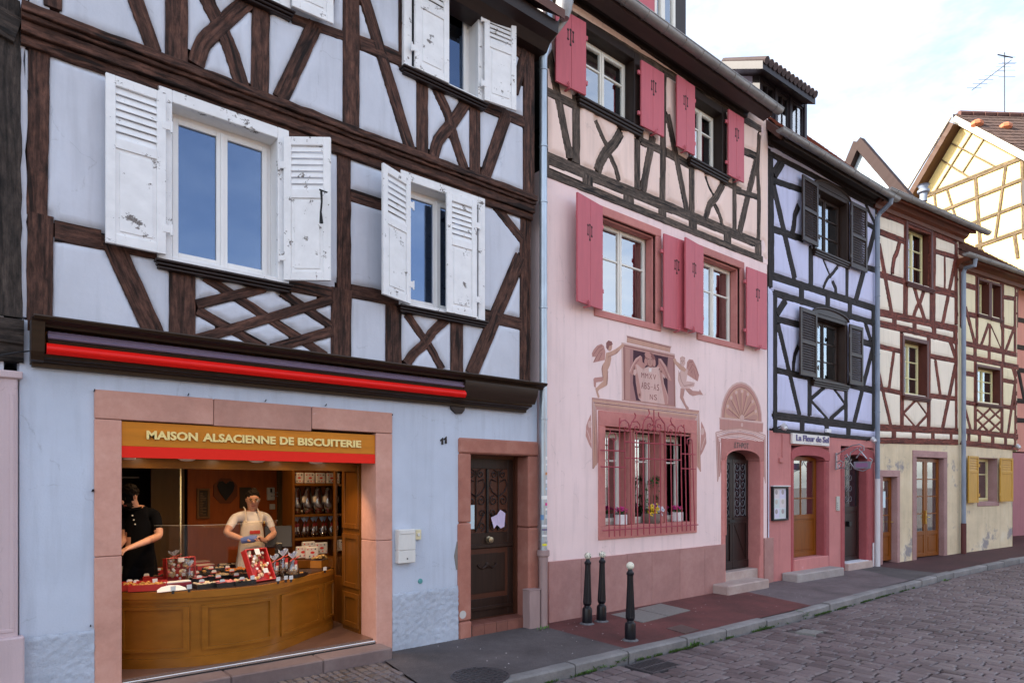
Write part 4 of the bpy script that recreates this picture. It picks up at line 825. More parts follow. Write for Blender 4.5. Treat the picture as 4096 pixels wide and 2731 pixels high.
# plinth slabs
PLST = stone('plinth_stone', (0.40, 0.205, 0.185), (0.46, 0.26, 0.23), bump=.25, scale=12, var=.16, light=(.50, .34, .32)); zpl = (p.f('PG', 185, 535)[1] + p.f('PG', 1690, 372)[1]) / 2; pu0 = PXL + .09; pu1 = p.f('PG', 1715, 560, .03)[0]
js = [pu0] + [p.f('PG', x, 700, .03)[0] for x in (480, 875, 1088, 1327, 1540)] + [pu1]
for a, c in zip(js[:-1], js[1:]): MB().box(a + .0015, c - .0015, -.034 - random.uniform(0, .004), .05, -.2, zpl + random.uniform(-.004, .004), .004).build('plinth_slab', PLST, p.root)
MB().box(pdo1 + .005, p.f('PD', 432, 1250)[0], -.036, .05, -.2, p.f('PD', 400, 1134, .03)[1], .004).build('plinth_slab', PLST, p.root)
# arched door
def arch(u0, u1, zs, zt, n=14):
    c = (u0 + u1) / 2; w = (u1 - u0) / 2; return [(c - w * math.cos(math.pi * k / n), zs + (zt - zs) * math.sin(math.pi * k / n) ** .8) for k in range(n + 1)]
ao = [(pdo0, -.2)] + [(pdo0, pdoz), (pdo1, pdoz)] + [(pdo1, -.2)]; ai = arch(pd0, pd1, pds, pdz)
# left jamb, right jamb, arched head
for a in ((pdo0, pd0), (pd1, pdo1)): MB().box(a[0], a[1], -.02, .40, -.2, pds, .012).build('door_jamb', REDST, p.root)
hd = [(pdo0, pds), (pd0, pds)] + ai[1:-1] + [(pd1, pds), (pdo1, pds), (pdo1, pdoz), (pdo0, pdoz)]
MB().prism(hd, -.40, .02).build('door_head', REDST, p.root)
MB().tube([(pd1 + .012, -.022, .55)] + [(pd1 + .012, -.022, pds)] + [(q[0], -.022, q[1] + .012) for q in ai[::-1]] + [(pd0 - .01, -.022, pds), (pd0 - .01, -.022, 1.0)], .016, 6).build('roll_moulding', REDST, p.root)
DWOOD = paint('dark_brown_door', (0.022, 0.009, 0.008), rough=.38, var=.3, stretch=(9, 9, .8)); yd = .24; zds = p.f('PD', 190, 1345, -.24)[1]
aid = arch(pd0, pd1, pds + .02, pdz + .01); MB().prism([(pd0, zds)] + aid + [(pd1, zds)], -yd - .05, -yd - .02).build('door_backing', DWOOD, p.root); dm = MB(); mid = (pd0 + pd1) / 2; H_ = pds - zds
pdr = None
for s_, (a, c) in enumerate(((pd0 + .02, mid - .004), (mid + .004, pd1 - .02))):
    dm = MB(); frame_panel(dm, a, c, zds + .01, pds + .03, .07, yd - .03, yd + .015); dm.box(a + .07, c - .07, yd - .03, yd + .015, zds + H_*.42, zds + H_*.48, .004); dm.box(a + .02, c - .02, yd - .045, yd - .03, zds + H_*.455, zds + H_*.475, .005); dm.box(a, c, yd - .038, yd, zds + .01, zds + .16, .005)
    dm.box(a + .07, c - .07, yd - .01, yd + .01, zds + .16, zds + H_*.42); lf = dm.build('door_leaf', DWOOD, p.root)
    for q in ((.0, .42),): MB().tube([(a + .08, yd - .014, zds + H_*.42), (c - .08, yd - .014, zds + .2)] if s_ else [(c - .08, yd - .014, zds + H_*.42), (a + .08, yd - .014, zds + .2)], .006, 5).build('bead', DWOOD, lf)
    MB().box(a + .07, c - .07, yd - .002, yd + .003, zds + H_*.48, pds).build('door_pane', plain('door_glass_dark', (.015, .015, .02), .05), lf)
    gx, gw, g0, g1 = (a + c)/2, (c - a)/2 - .075, zds + H_*.49, pds - .02; gm = MB(); gm.tube([(gx, yd - .02, g0), (gx, yd - .02, g1)], .005, 5)
    for k in range(6):
        zc_ = g0 + (g1 - g0) * (k + .5) / 6
        for sg in (-1, 1): gm.tube(spiral(gx + sg*gw*.5, zc_, gw*.48, 1.1, 0 if sg < 0 else math.pi, yd - .02, sg), .004, 5)
    for sg in (-1, 1): gm.tube([(gx + sg*gw*.95, yd - .02, g0), (gx + sg*gw*.95, yd - .02, g1)], .004, 5)
    gm.build('wrought_grille', paint('silver_iron', (.22, .22, .24), rough=.4), lf)
MB().box(mid - .12, mid + .08, yd - .05, yd - .03, zds + H_*.43, zds + H_*.455, .003).build('letter_slot', IRON, p.root)
pz = lambda fr, x, y, o=0: p.f(fr, x, y, o)
STEP = stone('step_stone', (.40, .30, .27), (.48, .40, .36), bump=.6)
MB().box(pd0 - .02, pd1 + .02, .02, .40, -.1, zds - .005, .012).build('door_step', STEP, p.root); stz = on_z(px('PD', 250, 1440), .0)
su0, sz = pz('PD', 108, 1440, .30); su1, _ = pz('PD', 394, 1400, .28); sm_ = MB(); sm_.box(su0 + .02, su1, -.34, .05, -.2, .155, .02); sm_.build('door_step', STEP, p.root)
# eave, gutter, dormer
zw = pz('PT', 1960, 1060)[1]; uE = pz('PT', 2160, 905, .46)[0]; zg = pz('PT', 1500, 480, .46)[1]
EB = paint('eave_brown', (0.028, 0.016, 0.011), rough=.5, var=.3, stretch=(.8, 6, 6)); EB2 = paint('fascia_mauve', (0.060, 0.038, 0.036), rough=.5, var=.15, stretch=(.8, 6, 6))
MB().extrude_x([(-.05, zw - .03), (.05, zw - .01), (.06, zw + .05), (.12, zw + .08), (.16, zw + .15), (.20, zw + .16), (.20, zw + .3), (-.05, zw + .3)], PXL - .1, uE - .42).build('eave_moulding', EB, p.root)
MB().extrude_x([(.20, zg - .10), (.38, zg - .06), (.38, zg + .10), (.20, zg + .14)], PXL - .25, uE - .12).build('fascia_board', EB2, p.root)
gutter(p, PXL - .45, uE, .46, zg + .04, .085, ZINC_D, nj=13)
roof_slab(p, PXL - .15, uE - .1, zg + .22, zg + 5.2, 4.4, .40, TILE, oe=0)
dq = [pz('PT', x, 100, -.25)[0] for x in (960, 1080, 1092, 1268, 1368)]; zd0 = zg + .2; zd1 = zg + 2.6
MB().box(dq[0] - .9, dq[4], .28, 2.6, zd0 - .2, zd1).build('dormer', plain('dormer_zinc', (.25, .24, .27), .5), p.root); MB().box(dq[3], dq[4] - .02, .24, .30, zd0 - .2, zd1, .01).build('dormer_post', BRNW, p.root)
MB().box(dq[0] - .05, dq[1], .20, .235, zd0 + .1, zd1 - .3, .005).build('dormer_shutter', ROSE, p.root)
dwn = MB(); frame_panel(dwn, dq[2], dq[3], zd0, zd1 - .3, .06, .23, .29); xm = (dq[2] + dq[3]) / 2 - .06; dwn.box(xm - .05, xm + .05, .23, .29, zd0, zd1 - .3); dw_ = dwn.build('dormer_window', CREAM, p.root)
MB().box(dq[2] + .05, dq[3] - .05, .268, .274, zd0, zd1 - .4).build('pane', GLASS, dw_)
body(p, PXL, PXR, zl - .3, zg + .2, -.75, -8.5); body(p, PXL, PXR, -.2, zl - .3, -.95, -8.5)
MB().box(PXR - .02, PXR, .0, 8.4, -.2, zg + .2).build('side_wall', PINK, p.root)
# ---------------------------------------------------------------- downpipes between blue and pink
def wpt(fr, x, y, o): u_, z_ = p.f(fr, x, y, o); return (u_, -o, z_)
pp = [wpt('PT', 345, 20, .40), wpt('PT', 335, 160, .34), wpt('PT', 175, 375, .15)]
u_, z_ = p.f('PT', 138, 560, .12); zbp = p.f('K', 1205, 950, .12)[1]; xp = p.f('K', 1212, 600, .12)[0]
ppz = lambda a: (xp, -.12, a)
smooth_by_angle(MB().tube([(xp - .0, -.12, zbp)] + [(xp, -.12, zbp + k * (z_ - zbp) / 6) for k in range(1, 7)], .052, 16).build('downpipe', ZINC, p.root))
for fr, y in (('PT', 585), ('PT', 1235), ('PM', 405), ('PM', 1235), ('K', 118), ('K', 885)):
    zz = p.f(fr, {'PT': 135, 'PM': 130, 'K': 1208}[fr], y, .12)[1]; MB().lathe([(.053, -.014), (.06, -.01), (.06, .01), (.053, .014)], (xp, -.12, zz), 16).build('pipe_clip', ZINC, p.root)
smooth_by_angle(MB().lathe([(.053, z_ - .02), (.055, z_ + .12), (.10, z_ + .26), (.105, z_ + .36), (.095, z_ + .36), (.09, z_ + .28)], (xp, -.12, 0), 16).build('rain_hopper', ZINC, p.root))
smooth_by_angle(MB().tube(pp, [.055, .055, .05], 12).build('pipe_elbow', ZINC_D, p.root))
smooth_by_angle(MB().tube([wpt('PT', 205, -200, .06), wpt('PT', 205, 200, .06), wpt('PT', 195, 420, .07), wpt('PT', 160, 470, .11)], .05, 12).build('upper_pipe', ZINC, p.root))
smooth_by_angle(MB().lathe([(.10, .06), (.12, .0), (.10, -.10), (.06, -.22)], wpt('PT', 335, 20, .42), 16).build('gutter_outlet', ZINC_D, p.root))
CAST = paint('mauve_cast_iron', (.33, .23, .22), rough=.55, var=.12, stretch=(4, 4, 1)); smooth_by_angle(MB().lathe([(.058, -.12), (.058, zbp - .16), (.066, zbp - .12), (.066, zbp - .07), (.085, zbp - .05), (.085, zbp + .02), (.055, zbp + .025)], (xp, -.12, 0), 18).build('pipe_base', CAST, p.root), 30)
bu0, bz1 = p.f('K', 1125, 1195, .14); bu1, _ = p.f('K', 1190, 1195, .14); cb = MB(); cb.box(bu0, bu1, -.15, .0, -.1, bz1, .006); cb.box(bu0 - .006, bu1 + .006, -.156, .0, bz1, bz1 + .012, .003); tag(cb.build('cable_cover', CAST), 'mauve metal cable cover standing beside the drainpipe at the blue house door', 'cable cover').location = p.root.location
# stickers on the pipe
cols = [(.75, .75, .75), (.7, .7, .72), (.55, .22, .05), (.7, .72, .78), (.45, .6, .75), (.78, .78, .76), (.62, .02, .25), (.75, .75, .75), (.60, .60, .62), (.12, .25, .45), (.68, .70, .74), (.10, .08, .2), (.78, .78, .78), (.70, .65, .03)]
ys = [363, 402, 460, 510, 555, 610, 652, 684, 730, 735, 788, 812, 850, 907]; hs = [22, 12, 18, 22, 14, 22, 18, 14, 25, 32, 14, 10, 10, 14]; wd_ = [.05, .045, .05, .05, .05, .10, .055, .055, .06, .05, .09, .09, .08, .075]
for k, (yy, hh, c_, ww) in enumerate(zip(ys, hs, cols, wd_)):
    zz = p.f('K', 1212, yy, .17)[1]; h2 = p.f('K', 1212, yy - hh/2, .17)[1] - zz; a0 = -math.pi/2 - .62 + (0.35 if ww > .06 else .95 if k != 9 else -.45); V = []; n = 6; da = ww / .053 / 2
    for i in range(n + 1):
        a = a0 - da + 2*da*i/n; V += [(xp + .0535*math.cos(a), -.12 + .0535*math.sin(a), zz - h2), (xp + .0535*math.cos(a), -.12 + .0535*math.sin(a), zz + h2)]
    mesh('sticker', V, [(2*i, 2*i+2, 2*i+3, 2*i+1) for i in range(n)], plain('sticker_%d' % k, c_, .45), p.root)
# ---------------------------------------------------------------- painted wall picture
mu = empty('painted_mural', p.world(WG[0], 0, WG[3]), 0, 'painted angels with scroll lettering above the barred window on the pink wall', 'mural'); MUL = (mu.location.x - p.O.x, mu.location.z)
MUN = [0]
def lev(lv): MUN[0] += 1; return .0008 + lv * .0007 + MUN[0] * 4e-6
def mcol(n, c): return plaster('mural_' + n, c, bump=.05, var=.10)
M1, M2, M3, M4, M5, M6 = mcol('light', (.62, .41, .37)), mcol('mid', (.47, .26, .225)), mcol('shade', (.27, .12, .11)), mcol('deep', (.075, .035, .05)), mcol('tan', (.55, .325, .25)), mcol('rose', (.49, .255, .225)); M7 = mcol('panel', (.38, .20, .19))
def mp(pts, mat, lv, name='painted_shape', fr='MU'):
    q = [p.f(fr, x, y, .001) for x, y in pts]; m = MB().prism([(a - MUL[0], c - MUL[1]) for a, c in q], -.002, lev(lv)); return m.build(name, mat, mu)
def ell(cx, cy, rx, ry, n=18, sk=.2): return [(cx + rx*math.cos(2*math.pi*k/n), cy + ry*math.sin(2*math.pi*k/n) + sk*rx*math.cos(2*math.pi*k/n)) for k in range(n)]
def mline(pts, w, mat, lv, fr='MU'):
    q = [Vector(p.f(fr, x, y, .001)) for x, y in pts]; a = p.f(fr, pts[0][0], pts[0][1] - w/2, .001)[1] - p.f(fr, pts[0][0], pts[0][1] + w/2, .001)[1]; L = []; R_ = []
    for i in range(len(q)):
        t = (q[min(i+1, len(q)-1)] - q[max(i-1, 0)]).normalized(); nn = Vector((-t.y, t.x)) * a/2; L.append(q[i] + nn); R_.append(q[i] - nn)
    V = []; F = []; oo = lev(lv)
    for i in range(len(q)): V += [(L[i].x - MUL[0], -oo, L[i].y - MUL[1]), (R_[i].x - MUL[0], -oo, R_[i].y - MUL[1])]
    for i in range(len(q) - 1): F.append((2*i, 2*i+1, 2*i+3, 2*i+2))
    return mesh('painted_line', V, F, mat, mu)
mp([(780, 95), (1630, 305), (1610, 335), (1600, 418), (785, 232), (792, 130)], M2, 1); mp([(780, 95), (1630, 305), (1622, 322), (785, 112)], M1, 2); mp([(790, 118), (1615, 325), (1610, 338), (792, 135)], M3, 2); mp([(795, 140), (1606, 340), (1600, 410), (790, 222)], M5, 2)
mp([(688, 230), (1690, 450), (1706, 1452), (695, 1322)], M2, 1); mp([(690, 232), (1690, 452), (1690, 478), (690, 262)], M1, 2); mp([(740, 282), (1680, 490), (1680, 505), (740, 300)], M3, 2); mp([(722, 300), (742, 300), (752, 1305), (735, 1305)], M3, 2); mp([(1660, 520), (1676, 520), (1692, 1425), (1676, 1425)], M3, 2); mp([(690, 270), (715, 275), (728, 1310), (697, 1310)], M1, 2)
mp([(755, 335), (1655, 525), (1672, 1418), (765, 1300)], M7, 3); mp([(760, 345), (840, 362), (850, 1305), (768, 1296)], M2, 4); mp([(905, 375), (1560, 515), (1545, 700), (1560, 1385), (960, 1320), (900, 1000)], M4, 4)
mp([(1040, 475), (1070, 510), (1080, 600), (1150, 660), (1100, 730), (1000, 690), (930, 640), (905, 850), (822, 790), (880, 650), (950, 530)], M6, 5); mline([(1030, 490), (950, 560), (880, 680), (835, 790)], 18, M1, 6); mline([(1010, 560), (930, 650), (880, 810)], 14, M3, 6)
mp([(1380, 530), (1430, 540), (1530, 680), (1632, 960), (1560, 935), (1480, 860), (1420, 740), (1340, 700), (1380, 640)], M6, 5); mline([(1410, 545), (1500, 680), (1590, 900)], 18, M1, 6); mline([(1400, 590), (1480, 720), (1560, 920)], 14, M3, 6)
mp([(1100, 720), (1180, 690), (1300, 700), (1390, 690), (1380, 780), (1240, 800), (1110, 760)], M1, 6); mp([(1195, 715), (1250, 715), (1245, 790), (1200, 790)], mcol('white', (.7, .62, .6)), 7)
mp(ell(1222, 560, 102, 142, 16), M3, 6); mp(ell(1180, 470, 60, 60, 12), M6, 7); mp(ell(1140, 600, 28, 70, 10), M6, 7); mp(ell(1298, 620, 28, 70, 10), M6, 7); mp(ell(1220, 590, 52, 92, 16), M2, 8); mp(ell(1195, 545, 12, 7, 8), M4, 9); mp(ell(1243, 552, 12, 7, 8), M4, 9); mline([(1218, 560), (1215, 605), (1228, 608)], 8, M3, 9); mp(ell(1218, 628, 16, 6, 8), M3, 9)
mp([(930, 645), (985, 650), (1060, 715), (1200, 785), (1330, 790), (1400, 745), (1450, 760), (1480, 1000), (1565, 1250), (1560, 1400), (1440, 1395), (1280, 1365), (1060, 1340), (1005, 1285), (955, 1000)], M1, 7)
mp([(925, 645), (950, 640), (1000, 900), (1055, 1180), (1052, 1285), (1000, 1280), (975, 1150)], M6, 8); mline([(962, 660), (1010, 900), (1050, 1160)], 14, M1, 9); mp([(1395, 770), (1440, 735), (1458, 800), (1480, 1000), (1568, 1260), (1560, 1402), (1500, 1398), (1430, 1000)], M6, 8); mline([(1440, 800), (1470, 1000), (1550, 1260), (1548, 1380)], 14, M1, 9)
mp(ell(1022, 1215, 34, 58), M2, 9); mp(ell(1022, 1218, 18, 32), M3, 10); mp(ell(1428, 775, 34, 40), M2, 9); mp(ell(1428, 778, 18, 20), M3, 10); mp([(915, 745), (960, 735), (968, 800), (935, 855), (905, 830)], M1, 9); mp([(1450, 820), (1490, 850), (1505, 915), (1470, 890)], M1, 9)
def mtext(body, quad, lv): 
    a = p.f('MU', *quad[:2], .001); c = p.f('MU', *quad[2:], .001); text_mesh('painted_letters', body, (a[0] - MUL[0], c[0] - MUL[0], c[1] - MUL[1], a[1] - MUL[1]), 0, lev(lv), p, M3, mu)
def slope_text(body, x0, y0, x1, y1, hgt):
    n = len(body)
    for k, ch in enumerate(body):
        if ch == ' ': continue
        xa = x0 + (x1 - x0) * k / n; xb = x0 + (x1 - x0) * (k + .74) / n; ya = y0 + (y1 - y0) * (k + .37) / n
        if ch == '-': mp([(xa, ya + hgt*.5), (xb, ya + hgt*.53), (xb, ya + hgt*.58), (xa, ya + hgt*.55)], M3, 9); continue
        mtext(ch, (xa, ya, xb, ya + hgt), 9)
slope_text('MMXV', 1055, 790, 1350, 840, 105); slope_text('ABS-AS', 1055, 970, 1405, 1020, 130); slope_text('NS', 1215, 1200, 1370, 1215, 110)
# cherubs
for pl, mt_ in (([(130, 440), (160, 370), (230, 290), (310, 260), (355, 300), (382, 400), (372, 560), (300, 578), (150, 612), (200, 500), (140, 502)], M6), ([(400, 425), (485, 425), (492, 540), (472, 650), (425, 755), (432, 900), (420, 1020), (400, 1048), (350, 1000), (325, 830), (312, 720), (330, 655), (372, 590)], M5),
    ([(402, 1045), (262, 1120), (242, 1160), (275, 1255), (245, 1276), (215, 1180), (195, 1090), (230, 1070), (330, 968), (372, 980)], M5), ([(330, 878), (346, 940), (320, 966), (210, 982), (200, 1082), (170, 1060), (158, 920), (180, 895)], M6), ([(400, 430), (470, 408), (570, 360), (660, 295), (700, 255), (738, 275), (730, 315), (690, 335), (600, 440), (480, 495), (420, 500)], M5), (ell(460, 300, 48, 92), M5), ([(400, 330), (400, 240), (440, 195), (500, 215), (520, 270), (490, 290), (455, 300), (430, 375)], M3)): mp(pl, mt_, 2 if mt_ is M6 else 4)
for q in ([(150, 470), (260, 320), (320, 300)], [(170, 590), (270, 400), (340, 350)], [(250, 575), (320, 430)]): mline(q, 10, M3, 5)
mline([(430, 770), (415, 900), (405, 1020)], 10, M3, 6); mline([(330, 660), (318, 740), (340, 900)], 12, M3, 6); mline([(430, 505), (560, 455), (650, 380)], 9, M3, 6)
for pl, mt_ in (([(1910, 720), (1920, 600), (1960, 548), (2030, 560), (2090, 680), (2147, 850), (2120, 962), (2020, 900), (1930, 840)], M6), ([(1870, 735), (1935, 735), (1920, 860), (1905, 960), (1880, 1105), (1820, 1095), (1790, 980), (1780, 800), (1820, 735)], M1), ([(1655, 535), (1700, 535), (1725, 590), (1860, 690), (1905, 740), (1870, 790), (1780, 735), (1668, 600)], M5),
    ([(1800, 1090), (1872, 1108), (1842, 1250), (1900, 1400), (1952, 1460), (1945, 1502), (1910, 1490), (1850, 1380), (1788, 1270)], M2), ([(1880, 1100), (1960, 1088), (2022, 1140), (2150, 1150), (2158, 1118), (2222, 1222), (2150, 1212), (2030, 1238), (1960, 1200)], M2), ([(1758, 755), (1792, 900), (1842, 1022), (1920, 958), (2066, 985), (2050, 1062), (1932, 1082), (1870, 1114), (1800, 1062), (1748, 940)], M1), (ell(1835, 590, 46, 96), M1), ([(1790, 600), (1790, 520), (1830, 490), (1880, 515), (1885, 640), (1865, 560), (1815, 550)], M6)): mp(pl, mt_, 2 if mt_ is M6 else 4)
for q in ([(1930, 700), (1960, 600), (2020, 600)], [(1960, 760), (2020, 640), (2090, 720), (2130, 850)], [(1990, 800), (2040, 720), (2090, 940)]): mline(q, 10, M3, 5)
mline([(1775, 800), (1810, 960), (1860, 1050), (2040, 1020)], 9, M3, 6); mline([(1870, 1110), (1845, 1250)], 9, M3, 6); mp(ell(1818, 580, 8, 5, 8), M4, 7); mp(ell(1848, 586, 8, 5, 8), M4, 7); mline([(1832, 595), (1830, 630)], 6, M3, 7)
# painted moulding round the barred window and the door
for k, (mt_, w_) in enumerate(((M2, 15), (M5, 14), (M3, 6), (M5, 15), (M2, 12), (M6, 16))):
    d = k * 10; mline([(475 + k*6, 1000 - k*8), (468 + d*.9 - k*3.2, 512 + d*1.35), (1212 - d*.55, 602 + d*1.15), (1222 - d*.5, 1020 - k*8)], w_ * 1.15, mt_, 1 + (k % 2), 'PL')
for cx_, cy_, s_ in ((447, 750, 1), (1240, 800, -1)):
    mp([(cx_ + s_*12, cy_ - 130), (cx_ + s_*18, cy_ + 110), (cx_, cy_ + 80), (cx_ - s_*24, cy_ + 20), (cx_ - s_*20, cy_ - 50), (cx_ - s_*6, cy_ - 90)], M6, 1, fr='PL'); mp(ell(cx_ + s_*4, cy_ - 60, 13, 26, 12, 0), M1, 2, fr='PL'); mline([(cx_ - s_*16, cy_ - 20), (cx_ - s_*2, cy_ + 20), (cx_ + s_*12, cy_ + 70)], 8, M1, 2, 'PL')
fan = [(1366, 642)] + [(1508 - 142*math.cos(math.pi*k/14), 650 - 262*math.sin(math.pi*k/14) + 14*(-math.cos(math.pi*k/14)) + 14) for k in range(1, 14)] + [(1648, 672)]
mp(fan, M6, 1, fr='PL'); mline(fan, 14, M1, 2, 'PL'); inn = [(1508 + (x - 1508)*.86, 655 + (y - 655)*.88) for x, y in fan]; mp(inn, M5, 2, fr='PL'); mline(inn, 5, M3, 3, 'PL')
for k in range(8):
    t0, t1 = math.pi*(k + .30)/8, math.pi*(k + .92)/8; f_ = lambda t, r: (1508 - r*142*.80*math.cos(t), 655 - r*262*.82*math.sin(t) - 12*math.cos(t)*r + 4)
    mp([f_((t0+t1)/2, .16), f_(t0, .8), f_((t0*.7 + t1*.3), .98), f_((t0*.3 + t1*.7), 1.0), f_(t1, .86)], M2 if k % 2 else M6, 3, fr='PL'); mline([f_((t0+t1)/2, .16), f_(t1, .86)], 6, M3, 4, 'PL')
    if 0 < k: mp(ell(*f_(math.pi*(k + .1)/8, .93), 8, 13, 10, 0), M1, 4, fr='PL')
mp(ell(1512, 646, 15, 22, 12, 0), M1, 5, fr='PL'); mp([(1356, 646), (1660, 678), (1656, 746), (1356, 728)], M6, 1, fr='PL'); mline([(1352, 648), (1660, 682)], 10, M1, 2, 'PL'); mp(ell(1512, 694, 8, 15, 10, 0), M1, 2, fr='PL')
for k, (mt_, w_) in enumerate(((M2, 10), (M1, 13), (M3, 4), (M6, 13), (M1, 11), (M3, 4), (M6, 9))):
    d = k * 12; e_ = k*4.2; mline([(1342 + e_, 1090 - k*12), (1330 + e_, 748 + d*.9), (1420, 722 + d), (1500, 716 + d), (1590, 733 + d), (1674 - e_, 768 + d*.9), (1676 - e_, 1100 - k*14)], w_, mt_, 1 + k % 2, 'PL')
a = p.f('PL', 1455, 835, .02); c = p.f('PL', 1558, 850, .02); hh = .11; text_mesh('painted_letters', 'ΔTHPOT', (a[0] - MUL[0], c[0] - MUL[0], a[1] - MUL[1] - .05, a[1] - MUL[1] + .06), .021, .0235, p, IRON, mu)
# ================================================================ THE LILAC HOUSE
def wl(h, u): q = h.world(u, 0, 0); return (q.x, q.y)
LO = wl(p, PXR)
LH = House('lilac_half_timbered_house', LO, math.radians(-2.5), 'lilac half-timbered house with dark shutters above the pink restaurant front')
l = LH; LIL = plaster('lilac_plaster', (0.55, 0.565, 0.76), var=.06, bump=.15); DKT = timber('dark_timber', (0.022, 0.017, 0.017), dark=.5, bump=.4, crack=.5); DKP = paint('dark_shutter_paint', (0.034, 0.018, 0.013), rough=.45, var=.2)
LXR = l.f('LM', 1050, 700)[0]; TL_ = []
timbers(l, 'LT', 0, DKT, [(525, 800, 1395, 1240, 44), (552, 800, 562, 1740, 46), (585, 975, 650, 870, 60), (570, 1020, 800, 1098, 50), (575, 1402, 810, 1482, 58), (578, 1060, 745, 1790, 42), ([(775, 1220), (745, 1300), (738, 1380), (722, 1450)], 32), (1295, 1350, 1380, 1402, 42), (1388, 1220, 1388, 1780, 30), (1300, 1210, 1375, 1365, 42)], store=TL_)
timbers(l, 'LM', 0, DKT, [(1042, 50, 912, 530, 28), (860, 262, 1045, 312, 42), (600, 160, 600, 415, 32), (852, 285, 852, 505, 22), ([(688, 245), (715, 310), (740, 365)], 22), ([(752, 395), (772, 440), (778, 490)], 22), ([(788, 290), (750, 340), (715, 375), (688, 435)], 34), (305, 345, 1048, 582, 52), (345, 472, 1045, 684, 46),
    (318, 360, 318, 430, 28), (535, 420, 535, 530, 34), (718, 480, 718, 590, 30), (872, 530, 872, 640, 28), (1034, 580, 1034, 690, 22), (352, 480, 352, 1330, 28), (365, 620, 425, 525, 40), (365, 655, 560, 705, 48), (365, 1012, 605, 1065, 42), (372, 690, 522, 1325, 30), ([(516, 845), (490, 900), (480, 960), (478, 1015)], 22),
    (950, 808, 1038, 838, 44), (865, 1108, 1032, 1152, 50), (1037, 680, 1037, 1410, 22), (1032, 855, 903, 1375, 26), (982, 690, 1018, 805, 28), (592, 1060, 592, 1325, 28), (845, 1130, 845, 1372, 24), (608, 1205, 695, 1130, 34), (762, 1140, 840, 1248, 26), (606, 1228, 718, 1350, 26), (736, 1350, 840, 1258, 34), (340, 1326, 1042, 1414, 52), (352, 1340, 352, 1440, 30), (540, 1360, 540, 1450, 32), (710, 1380, 710, 1465, 28), (862, 1395, 862, 1475, 30)], store=TL_)
timbers(l, 'LM', .028, DKT, [(340, 1428, 1042, 1492, 28)], store=TL_)
V2 = l.rect(bq(('LT', 905, 1040), ('LT', 1165, 1195), ('LM', 612, 172), ('LM', 862, 262)), .02); V1 = l.rect(bq(('LM', 612, 608), ('LM', 848, 672), ('LM', 608, 1075), ('LM', 852, 1122)), .02)
zlb = (l.f('LM', 345, 1445)[1] + l.f('LM', 1040, 1500)[1]) / 2; zlt = l.f('LT', 1300, 1190)[1]
panels(l, (0.02, LXR, zlb + .06, zlt + .15), TL_, [shr(V1), shr(V2)], 0, LIL, proud=.016, base=.006, edge=.055, g=.03, floor=(l.f('LM', 340, 1428), l.f('LM', 1042, 1492)))
for Vn in (V1, V2):
    window(l, Vn, 0, DKP, casing=(.09, .035, DKP), rd=.16, fw=.045, lw=.04, rows=(.33, .66), cols=0, sill=(.13, .09, DKP, .03), curtain=.30 if Vn is V2 else 0)
    c_ = (Vn[0] + Vn[1]) / 2; hw = (Vn[1] - Vn[0]) / 2 + .03; m = MB(); ar = [(c_ - hw * math.cos(math.pi*k/12), Vn[3] - .01 + .15 * math.sin(math.pi*k/12)) for k in range(13)]
    m.prism(ar, -.02, .045); m.build('arched_head', DKP, l.root)
    smooth_by_angle(MB().tube([(a, -.05, z_) for a, z_ in ar], .022, 6).build('arch_moulding', DKP, l.root))
def sh2(h, fr, hx, yt, yb, fx, side, al, mat, o=.07, **k): return shutter(h, px(fr, hx, yt) + (px(fr, hx, yb)[1],), px(fr, fx, 0)[0], o, mat, side, al, **k)
sh2(l, 'LT', 918, 1052, 1548, 797, 'R', .04, DKP, split=1, nsl=11); sh2(l, 'LT', 1176, 1185, 1700, 1302, 'L', .02, DKP, split=1, nsl=11); sh2(l, 'LM', 634, 610, 1068, 517, 'R', .04, DKP, split=1, nsl=11); sh2(l, 'LM', 862, 690, 1108, 955, 'L', .02, DKP, split=1, nsl=11)
# ground floor
CORAL = plaster('coral_render', (0.52, 0.21, 0.20), var=.14, bump=.25, stain=(.62, .42, .44), thr=.70, sscale=1.3); CORD = stone('coral_stone', (0.34, 0.075, 0.082), (.40, .10, .10), bump=.4, var=.1)
zt_l = zlb + .02
o1 = (l.f('LG', 585, 700)[0], l.f('LG', 928, 700)[0], l.f('LG', 740, 185)[1]); i1 = (l.f('LG', 608, 700)[0], l.f('LG', 888, 700)[0], (l.f('LG', 608, 262)[1] + l.f('LG', 885, 275)[1]) / 2)
o2 = (l.f('LG', 1030, 700)[0], l.f('LG', 1330, 700)[0], l.f('LG', 1180, 190)[1]); i2 = (l.f('LG', 1064, 700)[0], l.f('LG', 1268, 700)[0], l.f('LG', 1150, 262)[1])
grid_wall(l, (.0, LXR + .03, -.2, zt_l), [(o1[0] + .01, o1[1] - .01, -.3, o1[2] - .01), (o2[0] + .01, o2[1] - .01, -.3, o2[2] - .01)], .012, CORAL, th=.4)
MB().box(.0, l.f('LG', 395, 300)[0] - .02, -.014, .02, .6, l.f('LM', 320, 440)[1]).build('corner_strip', plaster('pale_blue_strip', (.55, .62, .78)), l.root)
for (oo, ii, spring) in ((o1, i1, .10), (o2, i2, .16)):
    zs = ii[2] - spring
    MB().box(oo[0], ii[0], -.03, .42, -.2, zs, .02).build('door_jamb', CORD, l.root); MB().box(ii[1], oo[1], -.03, .42, -.2, zs, .03).build('door_jamb', CORD, l.root)
    ar = arch(ii[0], ii[1], zs, ii[2], 10); ao = arch(oo[0], oo[1], zs + .12, oo[2], 12)
    MB().prism([(oo[0], zs), (ii[0], zs)] + ar[1:-1] + [(ii[1], zs), (oo[1], zs)] + ao[::-1], -.42, .03).build('door_head', CORD, l.root)
